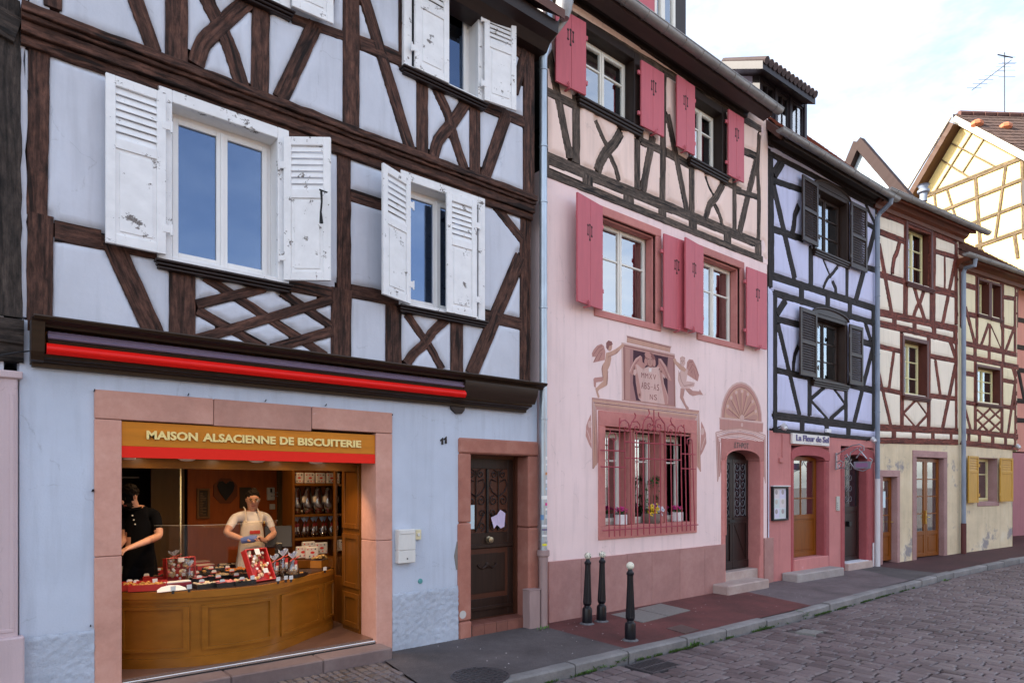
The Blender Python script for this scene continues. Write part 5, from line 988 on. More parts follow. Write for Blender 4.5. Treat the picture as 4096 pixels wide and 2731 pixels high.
ORW = paint('orange_door_wood', (0.21, 0.060, 0.004), rough=.35, var=.2, stretch=(9, 9, .8)); BRASS = plain('brass', (.6, .42, .12), .3, .9)
def panel_door(h, u0, u1, z0, z1, y, mat, name, glaze, rows=(), cols=1, gm=None, lowpan=True, leafname='door'):
    m = MB(); st = .09; frame_panel(m, u0, u1, z0, z1, st, y, y + .045); zg0 = z0 + (z1 - z0) * glaze
    m.box(u0 + st, u1 - st, y, y + .045, zg0 - .10, zg0, .004)
    if lowpan: m.box(u0 + st, u1 - st, y + .015, y + .04, z0 + st, zg0 - .10); m.box(u0 + st + .05, u1 - st - .05, y + .004, y + .03, z0 + st + .05, zg0 - .15, .012)
    for r in rows: zz = zg0 + (z1 - st - zg0) * r; m.box(u0 + st, u1 - st, y + .005, y + .04, zz - .014, zz + .014, .003)
    for c in range(1, cols): xx = u0 + st + (u1 - u0 - 2*st) * c / cols; m.box(xx - .012, xx + .012, y + .005, y + .04, zg0, z1 - st, .003)
    d = m.build(leafname, mat, h.root); MB().box(u0 + st - .01, u1 - st + .01, y + .02, y + .026, zg0 - .01, z1 - st + .01).build('door_pane', gm or GLASS, d)
    MB().box(u0 - .1, u1 + .1, y + .5, y + .52, z0 - .1, z1 + .1).build('dark_hall', DARK, d); return d
zd1 = l.f('LG', 700, 1160, -.34)[1]; d1 = panel_door(l, i1[0] + .02, i1[1] - .01, zd1, i1[2] - .02, .17, ORW, 'restaurant_door', .42, rows=(.30,), cols=2)
MB().box((i1[0]+i1[1])/2 - .2, (i1[0]+i1[1])/2 + .1, .345, .36, zd1 + .68, zd1 + .75, .003).build('letter_slot', BRASS, d1)
zd2 = l.f('LG', 1140, 1195, -.34)[1]; d2 = panel_door(l, i2[0] + .02, i2[1] - .01, zd2, i2[2] - .03, .17, DWOOD, 'dark_door', .52, gm=plain('door_glass_dark', (.015, .015, .02), .05)); MB().box((i2[0]+i2[1])/2 - .05, (i2[0]+i2[1])/2 + .07, .11, .172, zd2 + .80, zd2 + .92, .01).build('letter_box', IRON, d2)
gm = MB(); gx_ = (i2[0] + i2[1]) / 2; gh0, gh1 = zd2 + (i2[2] - zd2) * .54, i2[2] - .15
gm.tube([(gx_, .16, gh0), (gx_, .16, gh1)], .006, 5)
for k in range(4):
    for sg in (-1, 1): gm.tube(spiral(gx_ + sg*.09, gh0 + (gh1-gh0)*(k+.5)/4, .085, 1.2, 0 if sg < 0 else math.pi, .16, sg), .005, 5)
gm.build('wrought_grille', paint('silver_iron', (.22, .22, .24), rough=.4), d2)
MB().box(i1[0] - .03, i1[1] + .12, -.05, .42, -.1, zd1 - .004, .015).build('door_step', CORAL, l.root)
su0 = l.f('LG', 640, 1290, .33)[0]; su1 = l.f('LG', 1045, 1270, .30)[0]; MB().box(su0, su1, -.36, -.02, -.15, .155, .02).build('door_step', GREYST, l.root)
MB().box(i2[0] + .01, i2[1] + .1, -.10, .40, -.15, zd2 - .004, .01).build('door_step', STEP, l.root); MB().box(i2[0] + .02, i2[1] - .01, -.06, .36, zd2 - .004, zd2 + .006).build('sill_plate', plain('white_sill', (.7, .7, .75), .5), l.root)
# eave, gutter, roof, dormer
zgL = (l.f('LT', 640, 640, .42)[1] + l.f('LT', 1450, 1110, .42)[1]) / 2; ug0 = l.f('LT', 625, 640, .42)[0]
MB().extrude_x([(-.05, zlt + .02), (.05, zlt + .04), (.06, zlt + .12), (.14, zlt + .16), (.18, zlt + .26), (.34, zgL - .10), (.34, zgL + .08), (-.05, zgL + .1)], .0, LXR).build('eave_moulding', EB, l.root)
gutter(l, ug0, LXR + .15, .42, zgL + .02, .08, ZINC_D, nj=8)
zr = l.f('LT', 1010, 755, -3.2)[1]; rs = MB().extrude_x([(.36, zgL + .06), (-3.2, zr), (-6.4, zgL), (-6.4, zgL - .15), (-3.2, zr - .2), (.30, zgL - .06)], -.1, LXR + .05).build('roof', TILE, l.root)
RT2 = stone('red_roof_tile', (0.22, 0.06, 0.035), (.28, .085, .05), bump=.4)
TILM = None
def tile_field(h, A, B, C_, D_, tw, th_, mat, name='roof_tiles', par=None):
    """courses of small flat tiles on the quad A (eave left) B (eave right) C (ridge right) D (ridge left), world or house coordinates"""
    A, B, C_, D_ = map(Vector, (A, B, C_, D_)); nu = max(1, int((B - A).length / tw)); nv = max(1, int((D_ - A).length / th_)); m = MB(); nn = (B - A).cross(D_ - A).normalized()
    for j in range(nv):
        for i in range(nu):
            s0, s1 = (i + .5*(j % 2)) / nu, (i + .5*(j % 2) + .95) / nu; t0, t1 = j / nv, (j + 1.25) / nv
            if s1 > 1.01: s1 = 1; 
            f_ = lambda s, t: A.lerp(B, s).lerp(D_.lerp(C_, s), t)
            up = nn * (.022 + random.uniform(0, .008)); m.add([f_(s0, t0) + up, f_(s1, t0) + up, f_(s1, t1) + nn*.003, f_(s0, t1) + nn*.003, f_(s0, t0) + nn*.002, f_(s1, t0) + nn*.002], [(0, 1, 2, 3), (0, 4, 5, 1)])
    return tag(m.build(name, mat, par if par is not None else h.root), kind='stuff')
tile_field(l, (.0, -.37, zgL + .065), (LXR, -.37, zgL + .065), (LXR, 3.19, zr + .005), (.0, 3.19, zr + .005), .17, .16, RT2)
DO = -.45; dl = [l.f('LT', x, 400, DO)[0] for x in (468, 590, 705, 818)]; dz0 = zgL + .2; dz1 = l.f('LT', 600, 275, DO)[1]; DWL = paint('dormer_timber', (.024, .018, .022), rough=.5, var=.2)
MB().box(dl[0] + .05, dl[3] - .04, -DO + .5, 3.0, dz0 - .5, dz1).build('dormer_room', DARK, l.root)
dmm = MB()
for x in dl: dmm.box(x - .05, x + .05, -DO - .04, -DO + .14, dz0 - .4, dz1, .008)
dmm.box(dl[0], dl[3], -DO - .02, -DO + .14, dz1 - .12, dz1 + .02); dmm.build('dormer_frame', DWL, l.root)
for a, c in zip(dl[:-1], dl[1:]):
    m = MB(); frame_panel(m, a + .05, c - .05, dz0 - .1, dz1 - .12, .04, -DO, -DO + .05); m.box((a+c)/2 - .012, (a+c)/2 + .012, -DO + .004, -DO + .04, dz0 - .1, dz1 - .12); m.box(a + .09, c - .09, -DO + .004, -DO + .04, (dz0 + dz1)/2 - .09, (dz0 + dz1)/2 - .065)
    w = m.build('dormer_window', DWL, l.root); MB().box(a + .08, c - .08, -DO + .02, -DO + .026, dz0 - .1, dz1 - .12).build('pane', GLASS, w)
DV = .30; dr0 = l.f('LT', 492, 60, DO + DV)[0]; dr1 = l.f('LT', 905, 400, DO + DV)[0]; dzr = (l.f('LT', 492, 110, DO + DV)[1] + l.f('LT', 905, 420, DO + DV)[1]) / 2; ob = min((abs(l.px(dr0, -k*.05, 8.0)[0] - px('LT', 165, 0)[0]), -k*.05) for k in range(8, 90))[1]; dzb = l.f('LT', 165, 88, ob)[1]
sl = (dzb - dzr - .1) / (DO + DV - ob); RU = lambda o_: dzr + (DO + DV - o_) * sl
MB().extrude_x([(DO + DV, dzr - .06), (DO + DV, dzr + .10), (ob, RU(ob) + .10), (ob, RU(ob) - .06)], dr0, dr1).build('dormer_roof', DWL, l.root)
MB().extrude_x([(DO - .02, dz0 - .5), (DO - .02, RU(DO) - .07), (ob, RU(ob) - .07), (ob, dz0 - .5)], dl[0] - .02, dl[0] + .03).build('dormer_cheek', LIL, l.root); MB().extrude_x([(DO - .02, dz0 - .5), (DO - .02, RU(DO) - .07), (ob, RU(ob) - .07), (ob, dz0 - .5)], dl[3] - .03, dl[3] + .02).build('dormer_cheek', LIL, l.root)
for k in range(13):
    x = dr0 + (dr1 - dr0) * (k + .5) / 13; rw = (dr1 - dr0) / 13 / 2
    MB().tube([(x, -(DO + DV + .05), dzr + .11), (x, -ob, RU(ob) + .12)], rw * .98, 8).build('roof_tile_course', stone('dark_tile', (.06, .04, .04)), l.root)
body(l, 0, LXR, 3.0, zgL, -.8, -7.5); body(l, 0, LXR, -.2, 3.0, -1.0, -7.5)
# downpipe at the right end
def pipe_run(h, pts, r, mat, name): return smooth_by_angle(MB().tube(pts, r, 14).build(name, mat, h.root))
xq = l.f('LM', 1063, 800, .10)[0]; zz0 = l.f('LG', 1378, 480, .10)[1]; zz1 = l.f('LT', 1412, 1330, .10)[1]; BLUEZ = paint('blue_grey_zinc', (.22, .26, .33), rough=.45, var=.25, stretch=(4, 4, 1)); WHP_ = paint('white_pipe', (.62, .60, .62), rough=.5)
a_ = l.f('LT', 1500, 1130, .42); b_ = l.f('LT', 1495, 1200, .40)
pipe_run(l, [(a_[0], -.42, zgL - .05), (b_[0], -.40, b_[1]), (xq + .04, -.14, zz1 + .12), (xq, -.10, zz1), (xq, -.10, (zz0+zz1)/2), (xq, -.10, zz0)], .052, BLUEZ, 'downpipe'); pipe_run(l, [(xq, -.10, zz0), (xq, -.10, -.12)], .058, WHP_, 'pipe_base')
for k in range(9): zz = zz0 + (zz1 - zz0) * (k + .3) / 9; MB().lathe([(.053, -.012), (.06, -.008), (.06, .008), (.053, .012)], (xq, -.10, zz), 14).build('pipe_clip', BLUEZ, l.root)
pipe_run(l, [(xq - .10, -.05, -.1), (xq - .10, -.05, .55)], .022, WHP_, 'service_pipe')
# restaurant signs and fittings
u0, u1, z0, z1 = l.rect(bq(('LG', 597, 70), ('LG', 928, 100), ('LG', 597, 166), ('LG', 928, 187)), .05); sg_ = empty('restaurant_sign', l.world(u0, .02, z0), l.phi, 'white restaurant sign reading La Fleur de Sel above the orange wooden door', 'sign')
SGN = plain('sign_cream', (.70, .66, .62), .5); MB().box(0, u1 - u0, -.05, -.005, 0, z1 - z0, .004).build('sign_board', SGN, sg_); w_ = u1 - u0; hS = z1 - z0
text_mesh('letters', 'La Fleur de Sel', (w_*.09, w_*.97, hS*.30, hS*.90), .05, .062, l, plain('sign_violet', (.06, .03, .16), .4), sg_, bold=.025); text_mesh('small_letters', 'Brasserie   Restaurant', (w_*.30, w_*.78, hS*.09, hS*.20), .05, .053, l, plain('sign_mauve', (.45, .40, .46), .5), sg_)
u0, u1, z0, z1 = l.rect(bq(('LG', 428, 548), ('LG', 568, 550), ('LG', 432, 857), ('LG', 568, 850)), .06); mb = empty('menu_case', l.world(u0, .0, z0), l.phi, 'black framed glazed menu case on the coral wall left of the orange door', 'menu case'); w_, hS = u1 - u0, z1 - z0
m = MB(); frame_panel(m, 0, w_, 0, hS, .035, -.07, -.005); m.build('case_frame', IRON, mb); MB().box(-.02, w_ + .05, -.085, -.005, hS, hS + .022, .004).build('case_hood', plain('alu', (.6, .6, .62), .4, .6), mb); MB().box(.03, w_ - .03, -.03, -.02, .03, hS - .03).build('back_board', plain('menu_white', (.66, .66, .72), .6), mb)
for i in range(2):
    for k in range(3):
        x0_, z0_ = .05 + i*(w_ - .1)/2, .05 + k*(hS - .1)/3; sh = MB().box(x0_ + .008, x0_ + (w_-.1)/2 - .008, -.034, -.031, z0_ + .008, z0_ + (hS-.1)/3 - .008).build('menu_sheet', plain('menu_sheet_%d' % ((i + k) % 3), [(.62, .58, .72), (.55, .62, .62), (.66, .6, .62)][(i + k) % 3], .6), mb)
        MB().ball((x0_ + (w_-.1)/4, -.036, z0_ + .13), .05, 8, 5, (1, .05, 1)).build('dish_picture', plain('dish_%d' % (k % 2), [(.35, .3, .3), (.5, .45, .4)][k % 2], .6), sh)
def box_thing(h, fr, x0, y0, x1, y1, o0, o1, name, label, cat, mat, c=.004):
    R_ = h.rect(bq((fr, x0, y0), (fr, x1, y0), (fr, x0, y1), (fr, x1, y1)), o1); t = MB().box(0, R_[1] - R_[0], -o1, -o0, 0, R_[3] - R_[2], c).build(name, mat); q = h.world(R_[0], 0, R_[2]); t.location = q; t.rotation_euler = (0, 0, h.phi); return tag(t, label, cat)
ic = box_thing(l, 'LG', 1003, 637, 1030, 765, .013, .04, 'intercom', 'narrow grey intercom panel between the two restaurant doors', 'intercom', plain('intercom_grey', (.42, .42, .38), .4))
for k in range(4): MB().box(.01, .05, -.044, -.04, .02 + k*.045, .045 + k*.045, .002).build('button', plain('intercom_btn', (.2, .2, .2), .4), ic)
box_thing(l, 'LM', 712, 1420, 742, 1445, .01, .06, 'junction_box', 'small white junction box under the lilac timber wall', 'junction box', plain('white_sill', (.7, .7, .75), .5))
box_thing(l, 'LG', 495, 293, 530, 333, .012, .05, 'switch_box', 'small coral painted box at the end of the cable on the restaurant wall', 'switch box', CORAL); MB().box(l.f('LG', 503, 200)[0], l.f('LG', 511, 200)[0], -.03, -.011, l.f('LG', 508, 295)[1], l.f('LG', 500, 75)[1]).build('cable_duct', CORAL, l.root)
def flood(h, fr, x, y, label, o=.16):
    u_, z_ = h.f(fr, x, y, o); r = empty('floodlight', h.world(u_, .01, z_), h.phi, label, 'floodlight', 'small floodlights on the house fronts')
    MB().tube([(0, 0, 0), (0, -o*.6, .03), (0, -o, .02)], .012, 6).build('bracket', IRON, r); MB().lathe([(.05, -.05), (.055, .0), (.04, .06), (.02, .07)], (0, -o, 0), 14, Matrix.Rotation(2.2, 3, 'X')).build('lamp_head', plain('alu', (.6, .6, .62), .4, .6), r)
    for k in range(5): MB().lathe([(.058, -.006), (.058, .006)], (0, -o - .02 + k*.012, -.01 + k*.012), 12, Matrix.Rotation(2.2, 3, 'X')).build('cooling_fin', plain('alu', (.6, .6, .62), .4, .6), r)
flood(l, 'LG', 525, 20, 'small black and silver floodlight at the left end of the lilac front'); flood(l, 'LG', 1325, 135, 'small silver floodlight by the downpipe at the right end of the lilac front')
hs = empty('hanging_sign', l.world(l.f('LG', 990, 400, .03)[0], .03, l.f('LG', 990, 400, .03)[1]), l.phi, 'wrought iron bracket with hanging grey restaurant sign beside the dark door', 'sign'); HOx, HOz = l.f('LG', 990, 400, .03)
def hp(x, y, o=.03):                                                # the bracket stands out from the wall at right angles
    d = ray(px('LG', x, y)); P = None; uu = HOx; base = l.world(uu, 0, 0); nrm = l.e; t = (base - CAM).dot(nrm) / d.dot(nrm); Q = CAM + d * t; return ((Q - l.O).dot(l.n), Q.z)
SIL = plain('wrought_silver', (.34, .34, .37), .4, .6)
m0 = hp(990, 300)
def hb_(pts, r=.012, nm='scroll'):
    q = [(0, -(.03 + (x - 990) * .0023), HOzz(y)) for x, y in pts]; MB().tube([(a, c, z_ - HOz) for a, c, z_ in q], r, 6).build(nm, SIL, hs)
def HOzz(y): return l.f('LG', 1000, y, .03)[1]
MB().box(-.015, .015, -.03, .0, -.0, HOzz(248) - HOz, .003).build('back_plate', SIL, hs)
for pts in ([(990, 265), (1060, 225), (1130, 190), (1200, 182), (1240, 205), (1240, 235), (1215, 248), (1195, 230), (1205, 212), (1222, 218)], [(990, 390), (1060, 385), (1100, 330), (1120, 250), (1180, 215)], [(990, 330), (1020, 318), (1050, 335), (1045, 370), (1015, 380), (1005, 355), (1025, 350)], [(1060, 280), (1085, 265), (1100, 290), (1085, 315), (1065, 305), (1075, 290)], [(1215, 248), (1170, 300)], [(1215, 248), (1265, 310)], [(1125, 310), (1115, 340), (1160, 395), (1230, 415), (1290, 390), (1315, 320), (1290, 305)]): hb_(pts)
yb0, yb1 = -(.03 + (1150 - 990)*.0023), -(.03 + (1298 - 990)*.0023); MB().box(-.02, .02, yb1, yb0, HOzz(395) - HOz, HOzz(332) - HOz, .006).build('sign_plate', paint('sign_grey', (.20, .19, .24), rough=.5, var=.2), hs)
for s_ in (-1, 1): MB().box(s_*.0205, s_*.022, yb1 + .05, yb0 - .05, HOzz(385) - HOz + .01, HOzz(342) - HOz - .01).build('sign_print', plain('sign_plum', (.25, .12, .25), .6), hs)
# ================================================================ THE CREAM HOUSE
CO = wl(l, LXR); CH = House('cream_half_timbered_house', CO, math.radians(-7.9), 'cream half-timbered house with red-brown beams and orange double doors'); c = CH
CRM = plaster('cream_plaster', (0.80, 0.72, 0.60), var=.05, bump=.15); RBT = timber('redbrown_timber', (0.135, 0.036, 0.024), dark=.45, bump=.5, crack=.5); RBP = paint('redbrown_paint', (0.095, 0.024, 0.016), rough=.5, var=.2); YFR = paint('yellow_frame', (0.72, 0.66, 0.36), rough=.4, var=.05)
CXR = c.f('RT', 755, 1200)[0]; TC = []
timbers(c, 'RT', 0, RBT, [(190, 780, 745, 995, 38), (215, 920, 390, 988, 45), (600, 1055, 745, 1097, 36), (200, 1212, 390, 1268, 46), (595, 1320, 748, 1358, 50), (395, 825, 388, 1500, 32), (582, 900, 576, 1560, 40), (744, 1000, 744, 1560, 26), (205, 1000, 292, 1480, 26), ([(348, 985), (330, 1060), (308, 1110), (296, 1205)], 24), (662, 1080, 662, 1325, 12), (742, 1090, 648, 1560, 22), ([(448, 1300), (470, 1380), (490, 1430), (522, 1530)], 24), ([(518, 1325), (495, 1400), (465, 1450), (446, 1510)], 24)], store=TC)
timbers(c, 'RM', 0, RBT, [(150, 66, 628, 168, 42), (150, 128, 625, 238, 38), (255, 85, 255, 150, 26), (370, 110, 370, 180, 24), (482, 140, 482, 205, 24), (602, 165, 602, 235, 22), (298, 190, 298, 735, 22), (450, 215, 450, 740, 20), (607, 245, 607, 740, 14), (150, 258, 292, 292, 28), (455, 318, 605, 346, 28), (150, 498, 300, 530, 28), (450, 543, 608, 562, 28), (160, 390, 237, 725, 18), (602, 375, 528, 735, 18), ([(252, 295), (240, 380), (224, 505)], 15), ([(488, 345), (500, 430), (517, 545)], 15), (572, 232, 606, 335, 22), (308, 642, 376, 572, 20), (382, 572, 442, 655, 15), (310, 648, 376, 722, 15), (380, 722, 442, 655, 20), (150, 724, 618, 748, 38), (252, 740, 252, 800, 24), (365, 745, 365, 802, 22), (475, 748, 475, 806, 20), (578, 750, 578, 808, 16)], store=TC)
timbers(c, 'RM', .016, RBT, [(150, 798, 618, 810, 34)], store=TC)
U2 = c.rect(bq(('RT', 395, 832), ('RT', 592, 905), ('RT', 392, 1265), ('RT', 572, 1325)), .02); U1 = c.rect(bq(('RM', 300, 200), ('RM', 452, 232), ('RM', 302, 545), ('RM', 452, 560)), .02); zcb = (c.f('RM', 170, 806)[1] + c.f('RM', 610, 812)[1]) / 2; zct = c.f('RT', 700, 970)[1]
panels(c, (0.0, CXR, zcb - .1, zct + .1), TC, [shr(U1), shr(U2)], 0, CRM, proud=.010, base=.008, edge=.05, g=.035, floor=(c.f('RM', 150, 798), c.f('RM', 618, 810)))
for Un in (U1, U2): window(c, Un, 0, YFR, casing=(.10, .02, RBP), rd=.20, rmat=RBP, fw=.05, lw=.04, rows=(.33, .66), sill=(.10, .08, RBP, .02))
OLDW = plaster('old_cream_render', (0.66, 0.55, 0.38), var=.22, bump=.35, scale=25, c2=(.72, .65, .52), stain=(.28, .26, .27), thr=.565, sscale=1.1)
e1 = (c.f('RG', 128, 900)[0], c.f('RG', 282, 900)[0], c.f('RG', 200, 540)[1]); e1o = (c.f('RG', 60, 900)[0], c.f('RG', 308, 900)[0], c.f('RG', 200, 470)[1]); e2 = (c.f('RG', 482, 900)[0], c.f('RG', 768, 900)[0], c.f('RG', 600, 338)[1]); e2o = (c.f('RG', 442, 900)[0], c.f('RG', 802, 900)[0], c.f('RG', 600, 268)[1])
grid_wall(c, (0, CXR, -.2, zcb + .01), [(e1o[0] + .01, e1o[1] - .01, -.3, e1o[2] - .01), (e2o[0] + .01, e2o[1] - .01, -.3, e2o[2] - .01)], .0, OLDW, th=.4)
MAUV = stone('mauve_sandstone', (.36, .21, .20), (.42, .27, .25), bump=.35)
for oo, ii in ((e1o, e1), (e2o, e2)):
    MB().box(oo[0], ii[0], -.02, .35, -.2, ii[2], .01).build('door_jamb', MAUV, c.root); MB().box(ii[1], oo[1], -.02, .35, -.2, ii[2], .012).build('door_jamb', MAUV, c.root); MB().box(oo[0], oo[1], -.022, .35, ii[2], oo[2], .01).build('door_head', MAUV, c.root)
zgr = .06; d3 = panel_door(c, e1[0] + .01, e1[1] - .01, zgr, e1[2] - .01, .13, ORW, 'narrow_door', .34, rows=(.33, .66)); mid_ = (e2[0] + e2[1]) / 2
for a, q in ((e2[0] + .01, mid_ - .002), (mid_ + .002, e2[1] - .01)): dd = panel_door(c, a, q, zgr, e2[2] - .02, .11, ORW, 'glazed_door', .26, rows=(.25, .5, .75))
MB().box(mid_ - .04, mid_ - .015, .075, .112, .9, 1.25, .004).build('door_handle', BRASS, dd); MB().tube([(mid_ - .03, .09, 1.08), (mid_ - .03, .04, 1.08), (mid_ + .08, .04, 1.075)], .011, 6).build('door_lever', BRASS, dd); MB().tube([(e1[1] - .06, .12, 1.0), (e1[1] - .06, .06, 1.0), (e1[1] - .15, .06, 1.0)], .011, 6).build('door_lever', BRASS, d3)
nt_ = tag(MB().box(e1[0] + .1, e1[0] + .36, .12, .124, e1[2] - .75, e1[2] - .35).build('notice'  , plain('pale_blue_paper', (.62, .78, .84), .8)), 'pale blue notice on the narrow glazed door behind the white downpipe', 'notice'); nt_.location = c.O; nt_.rotation_euler = (0, 0, c.phi)
zgC = (c.f('RT', 310, 640, .42)[1] + c.f('RT', 950, 925, .42)[1]) / 2; ugC = c.f('RT', 965, 920, .42)[0]; RBE = paint('redbrown_eave', (0.13, 0.034, 0.014), rough=.5, var=.25, stretch=(.8, 6, 6))
MB().extrude_x([(-.05, zct), (.04, zct + .02), (.06, zct + .10), (.14, zct + .14), (.18, zct + .22), (.34, zgC - .09), (.34, zgC + .06), (-.05, zgC + .06)], -.1, CXR + .22).build('eave_moulding', RBE, c.root)
gutter(c, -.25, ugC, .42, zgC + .02, .08, ZINC_D, nj=8)
MB().extrude_x([(.34, zgC + .05), (-3.5, zgC + 2.6), (-7, zgC), (-7, zgC - .15), (-3.5, zgC + 2.45), (.30, zgC - .07)], -.1, CXR + .25).build('roof', TILE, c.root)
# brown gable of a house behind the row
Pg = CAM + ray(px('LT', 1247, 725)) * 22.0; BG = House('brown_gabled_house', (Pg.x, Pg.y), math.radians(-104), 'small brown gable with pale infill peeking over the lilac roof'); ga = (0.0, Pg.z); gr_ = BG.f('LT', 1640, 1180); gl_ = (-gr_[0] * .9, gr_[1])
for q in (gr_, gl_): strip('barge_board', [ga, q], .30, -.1, .12, paint('shaded_barge', (.022, .007, .005), rough=.7), BG.root)  # brown darkened so the paint carries the shade on the boards
bk = Matrix.Rotation(math.radians(104), 3, 'Z') @ (FWD * 6); V_ = [(x_, 0.1, z_) for x_, z_ in (ga, gl_, (gl_[0], 0), (gr_[0], 0), gr_)]; V_ += [tuple(Vector(v) + bk) for v in V_]
MB().add(V_, [(0, 1, 2, 3, 4), (9, 8, 7, 6, 5)] + [(i, i + 5, (i+1) % 5 + 5, (i+1) % 5) for i in range(5)]).build('gable_wall', plaster('pale_gable', (.34, .42, .48), var=.1), BG.root)
body(c, 0, CXR, 3.0, zgC, -.8, -7); body(c, 0, CXR, -.2, 3.0, -1.0, -7); MB().box(CXR - .02, CXR, .0, 7, 5.0, zgC).build('side_wall', CRM, c.root)
# ================================================================ THE YELLOW HOUSE
YO = wl(c, CXR); YH = House('yellow_half_timbered_house', YO, math.radians(-9.5), 'small yellow half-timbered corner house with ochre shutters at the far end'); y = YH
YPL = plaster('yellow_plaster', (0.77, 0.68, 0.46), var=.05, bump=.15); YXR = y.f('RM', 952, 600)[0]; TY = []
timbers(y, 'RT', 0, RBT, [(755, 1165, 1195, 1300, 46), (800, 1288, 890, 1312, 40), (1065, 1370, 1160, 1388, 30), (815, 1490, 890, 1506, 40), (885, 1215, 885, 1580, 18), (1062, 1265, 1062, 1580, 26), (1163, 1300, 1160, 1580, 26), (775, 1190, 780, 1580, 24)], store=TY)
timbers(y, 'RM', 0, RBT, [(725, 60, 725, 262, 14), (872, 95, 872, 295, 16), (942, 10, 942, 310, 14), (660, 40, 716, 258, 17), (792, 135, 748, 262, 14), (804, 145, 866, 285, 14), (799, 135, 797, 275, 11), (942, 145, 888, 292, 14), (870, 145, 948, 165, 20), (640, 243, 955, 312, 30), (640, 318, 962, 384, 32), (715, 270, 715, 320, 18), (795, 290, 795, 340, 17), (875, 305, 875, 355, 16), (716, 345, 716, 750, 18), (868, 370, 868, 765, 16), (946, 395, 946, 770, 15), (640, 414, 716, 426, 28), (872, 455, 948, 470, 24), (640, 580, 720, 592, 26), (868, 604, 948, 616, 24), (652, 600, 690, 740, 14), (946, 445, 903, 758, 14), (928, 385, 946, 450, 14),
    (728, 625, 858, 742, 15), (798, 618, 864, 682, 15), (726, 682, 790, 748, 15), (728, 688, 798, 622, 16), (730, 742, 862, 622, 16), (798, 748, 864, 688, 16), (640, 744, 958, 778, 30), (678, 765, 678, 815, 18), (740, 770, 740, 822, 18), (815, 775, 815, 830, 17), (888, 780, 888, 838, 16), (945, 780, 945, 840, 16)], store=TY)
timbers(y, 'RM', .016, RBT, [(640, 814, 962, 842, 30)], store=TY)
Y2a = y.rect(bq(('RT', 892, 1232), ('RT', 982, 1262), ('RT', 892, 1490), ('RT', 980, 1515)), .02); Y2b = y.rect(bq(('RT', 984, 1262), ('RT', 1060, 1285), ('RT', 982, 1515), ('RT', 1060, 1538)), .02); Y1 = y.rect(bq(('RM', 722, 362), ('RM', 864, 388), ('RM', 722, 590), ('RM', 864, 602)), .02)
zyb = (y.f('RM', 660, 822)[1] + y.f('RM', 950, 848)[1]) / 2; zyt = y.f('RT', 1100, 1290)[1]
panels(y, (0, YXR, zyb - .1, zyt + .1), TY, [shr(Y2a), shr(Y2b), shr(Y1)], 0, YPL, proud=.010, base=.008, edge=.05, g=.04, floor=(y.f('RM', 640, 814), y.f('RM', 962, 842)))
for Yn in (Y2a, Y2b, Y1): window(y, Yn, 0, YFR, casing=(.07, .02, RBP), rd=.18, rmat=RBP, fw=.045, lw=.035, rows=(.33, .66), leaves=1 if Yn is not Y1 else 2, sill=(.08, .07, RBP, .02))
YG = y.rect(bq(('RG', 1128, 335), ('RG', 1335, 345), ('RG', 1130, 800), ('RG', 1338, 800)), .0); yxg = y.f('RG', 1490, 900)[0]
grid_wall(y, (0, yxg, -.2, zyb + .01), [YG], 0, OLDW, th=.4); window(y, (YG[0], YG[1] - .02, YG[2] + .01, YG[3] - .02), 0, YFR, rd=.24, rmat=MAUV, fw=.05, lw=.045, leaves=1, rows=(.64,)); MB().box(YG[0] - .05, YG[1] + .05, -.02, .2, YG[2] - .12, YG[2], .01).build('stone_sill', MAUV, y.root)
OCH = paint('ochre_shutter', (.48, .26, .035), rough=.5, var=.1); sh2(y, 'RG', 1124, 325, 808, 1018, 'R', .03, OCH, kind='panelled'); sh2(y, 'RG', 1352, 342, 797, 1488, 'L', .12, OCH, kind='panelled')
zgY = (y.f('RT', 830, 1095, .42)[1] + y.f('RT', 1213, 1195, .42)[1]) / 2
MB().extrude_x([(-.05, zyt), (.05, zyt + .02), (.08, zyt + .10), (.16, zyt + .14), (.34, zgY - .08), (.34, zgY + .05), (-.05, zgY + .05)], -.1, YXR + .3).build('eave_moulding', RBE, y.root); gutter(y, y.f('RT', 805, 1085, .42)[0], YXR + .9, .42, zgY + .02, .075, ZINC_D, nj=6)
MB().extrude_x([(.34, zgY + .05), (-3, zgY + 2.9), (-6, zgY), (-6, zgY - .15), (-3, zgY + 2.75), (.30, zgY - .06)], .0, YXR + .5).build('roof', TILE, y.root); tile_field(y, (.0, -.345, zgY + .056), (YXR + .5, -.345, zgY + .056), (YXR + .5, 2.98, zgY + 2.9), (.0, 2.98, zgY + 2.9), .18, .17, TILE)
body(y, 0, YXR - .05, 3.0, zgY, -.8, -6); body(y, 0, yxg - .05, -.2, 3.0, -1.0, -6); MB().box(YXR - .03, YXR, .0, 6, 2.9, zgY).build('side_wall', YPL, y.root); MB().box(yxg - .03, yxg, .0, 6, -.2, 2.9).build('side_wall', OLDW, y.root)
xq2 = y.f('RM', 648, 500, .10)[0]; za = y.f('RM', 665, 1270, .10)[1]; zb_ = y.f('RT', 785, 1200, .10)[1]; a_ = y.f('RT', 875, 1140, .42)
pipe_run(y, [(a_[0], -.42, zgY - .05), (a_[0], -.40, zgY - .22), (xq2 + .03, -.13, zb_ + .12), (xq2, -.10, zb_), (xq2, -.10, za)], .055, BLUEZ, 'downpipe'); pipe_run(y, [(xq2, -.10, za), (xq2, -.10, -.1)], .065, paint('rust_cast', (.10, .03, .03), rough=.5), 'pipe_base')
flood(y, 'RG', 1545, 225, 'small floodlight under the far corner of the yellow house')
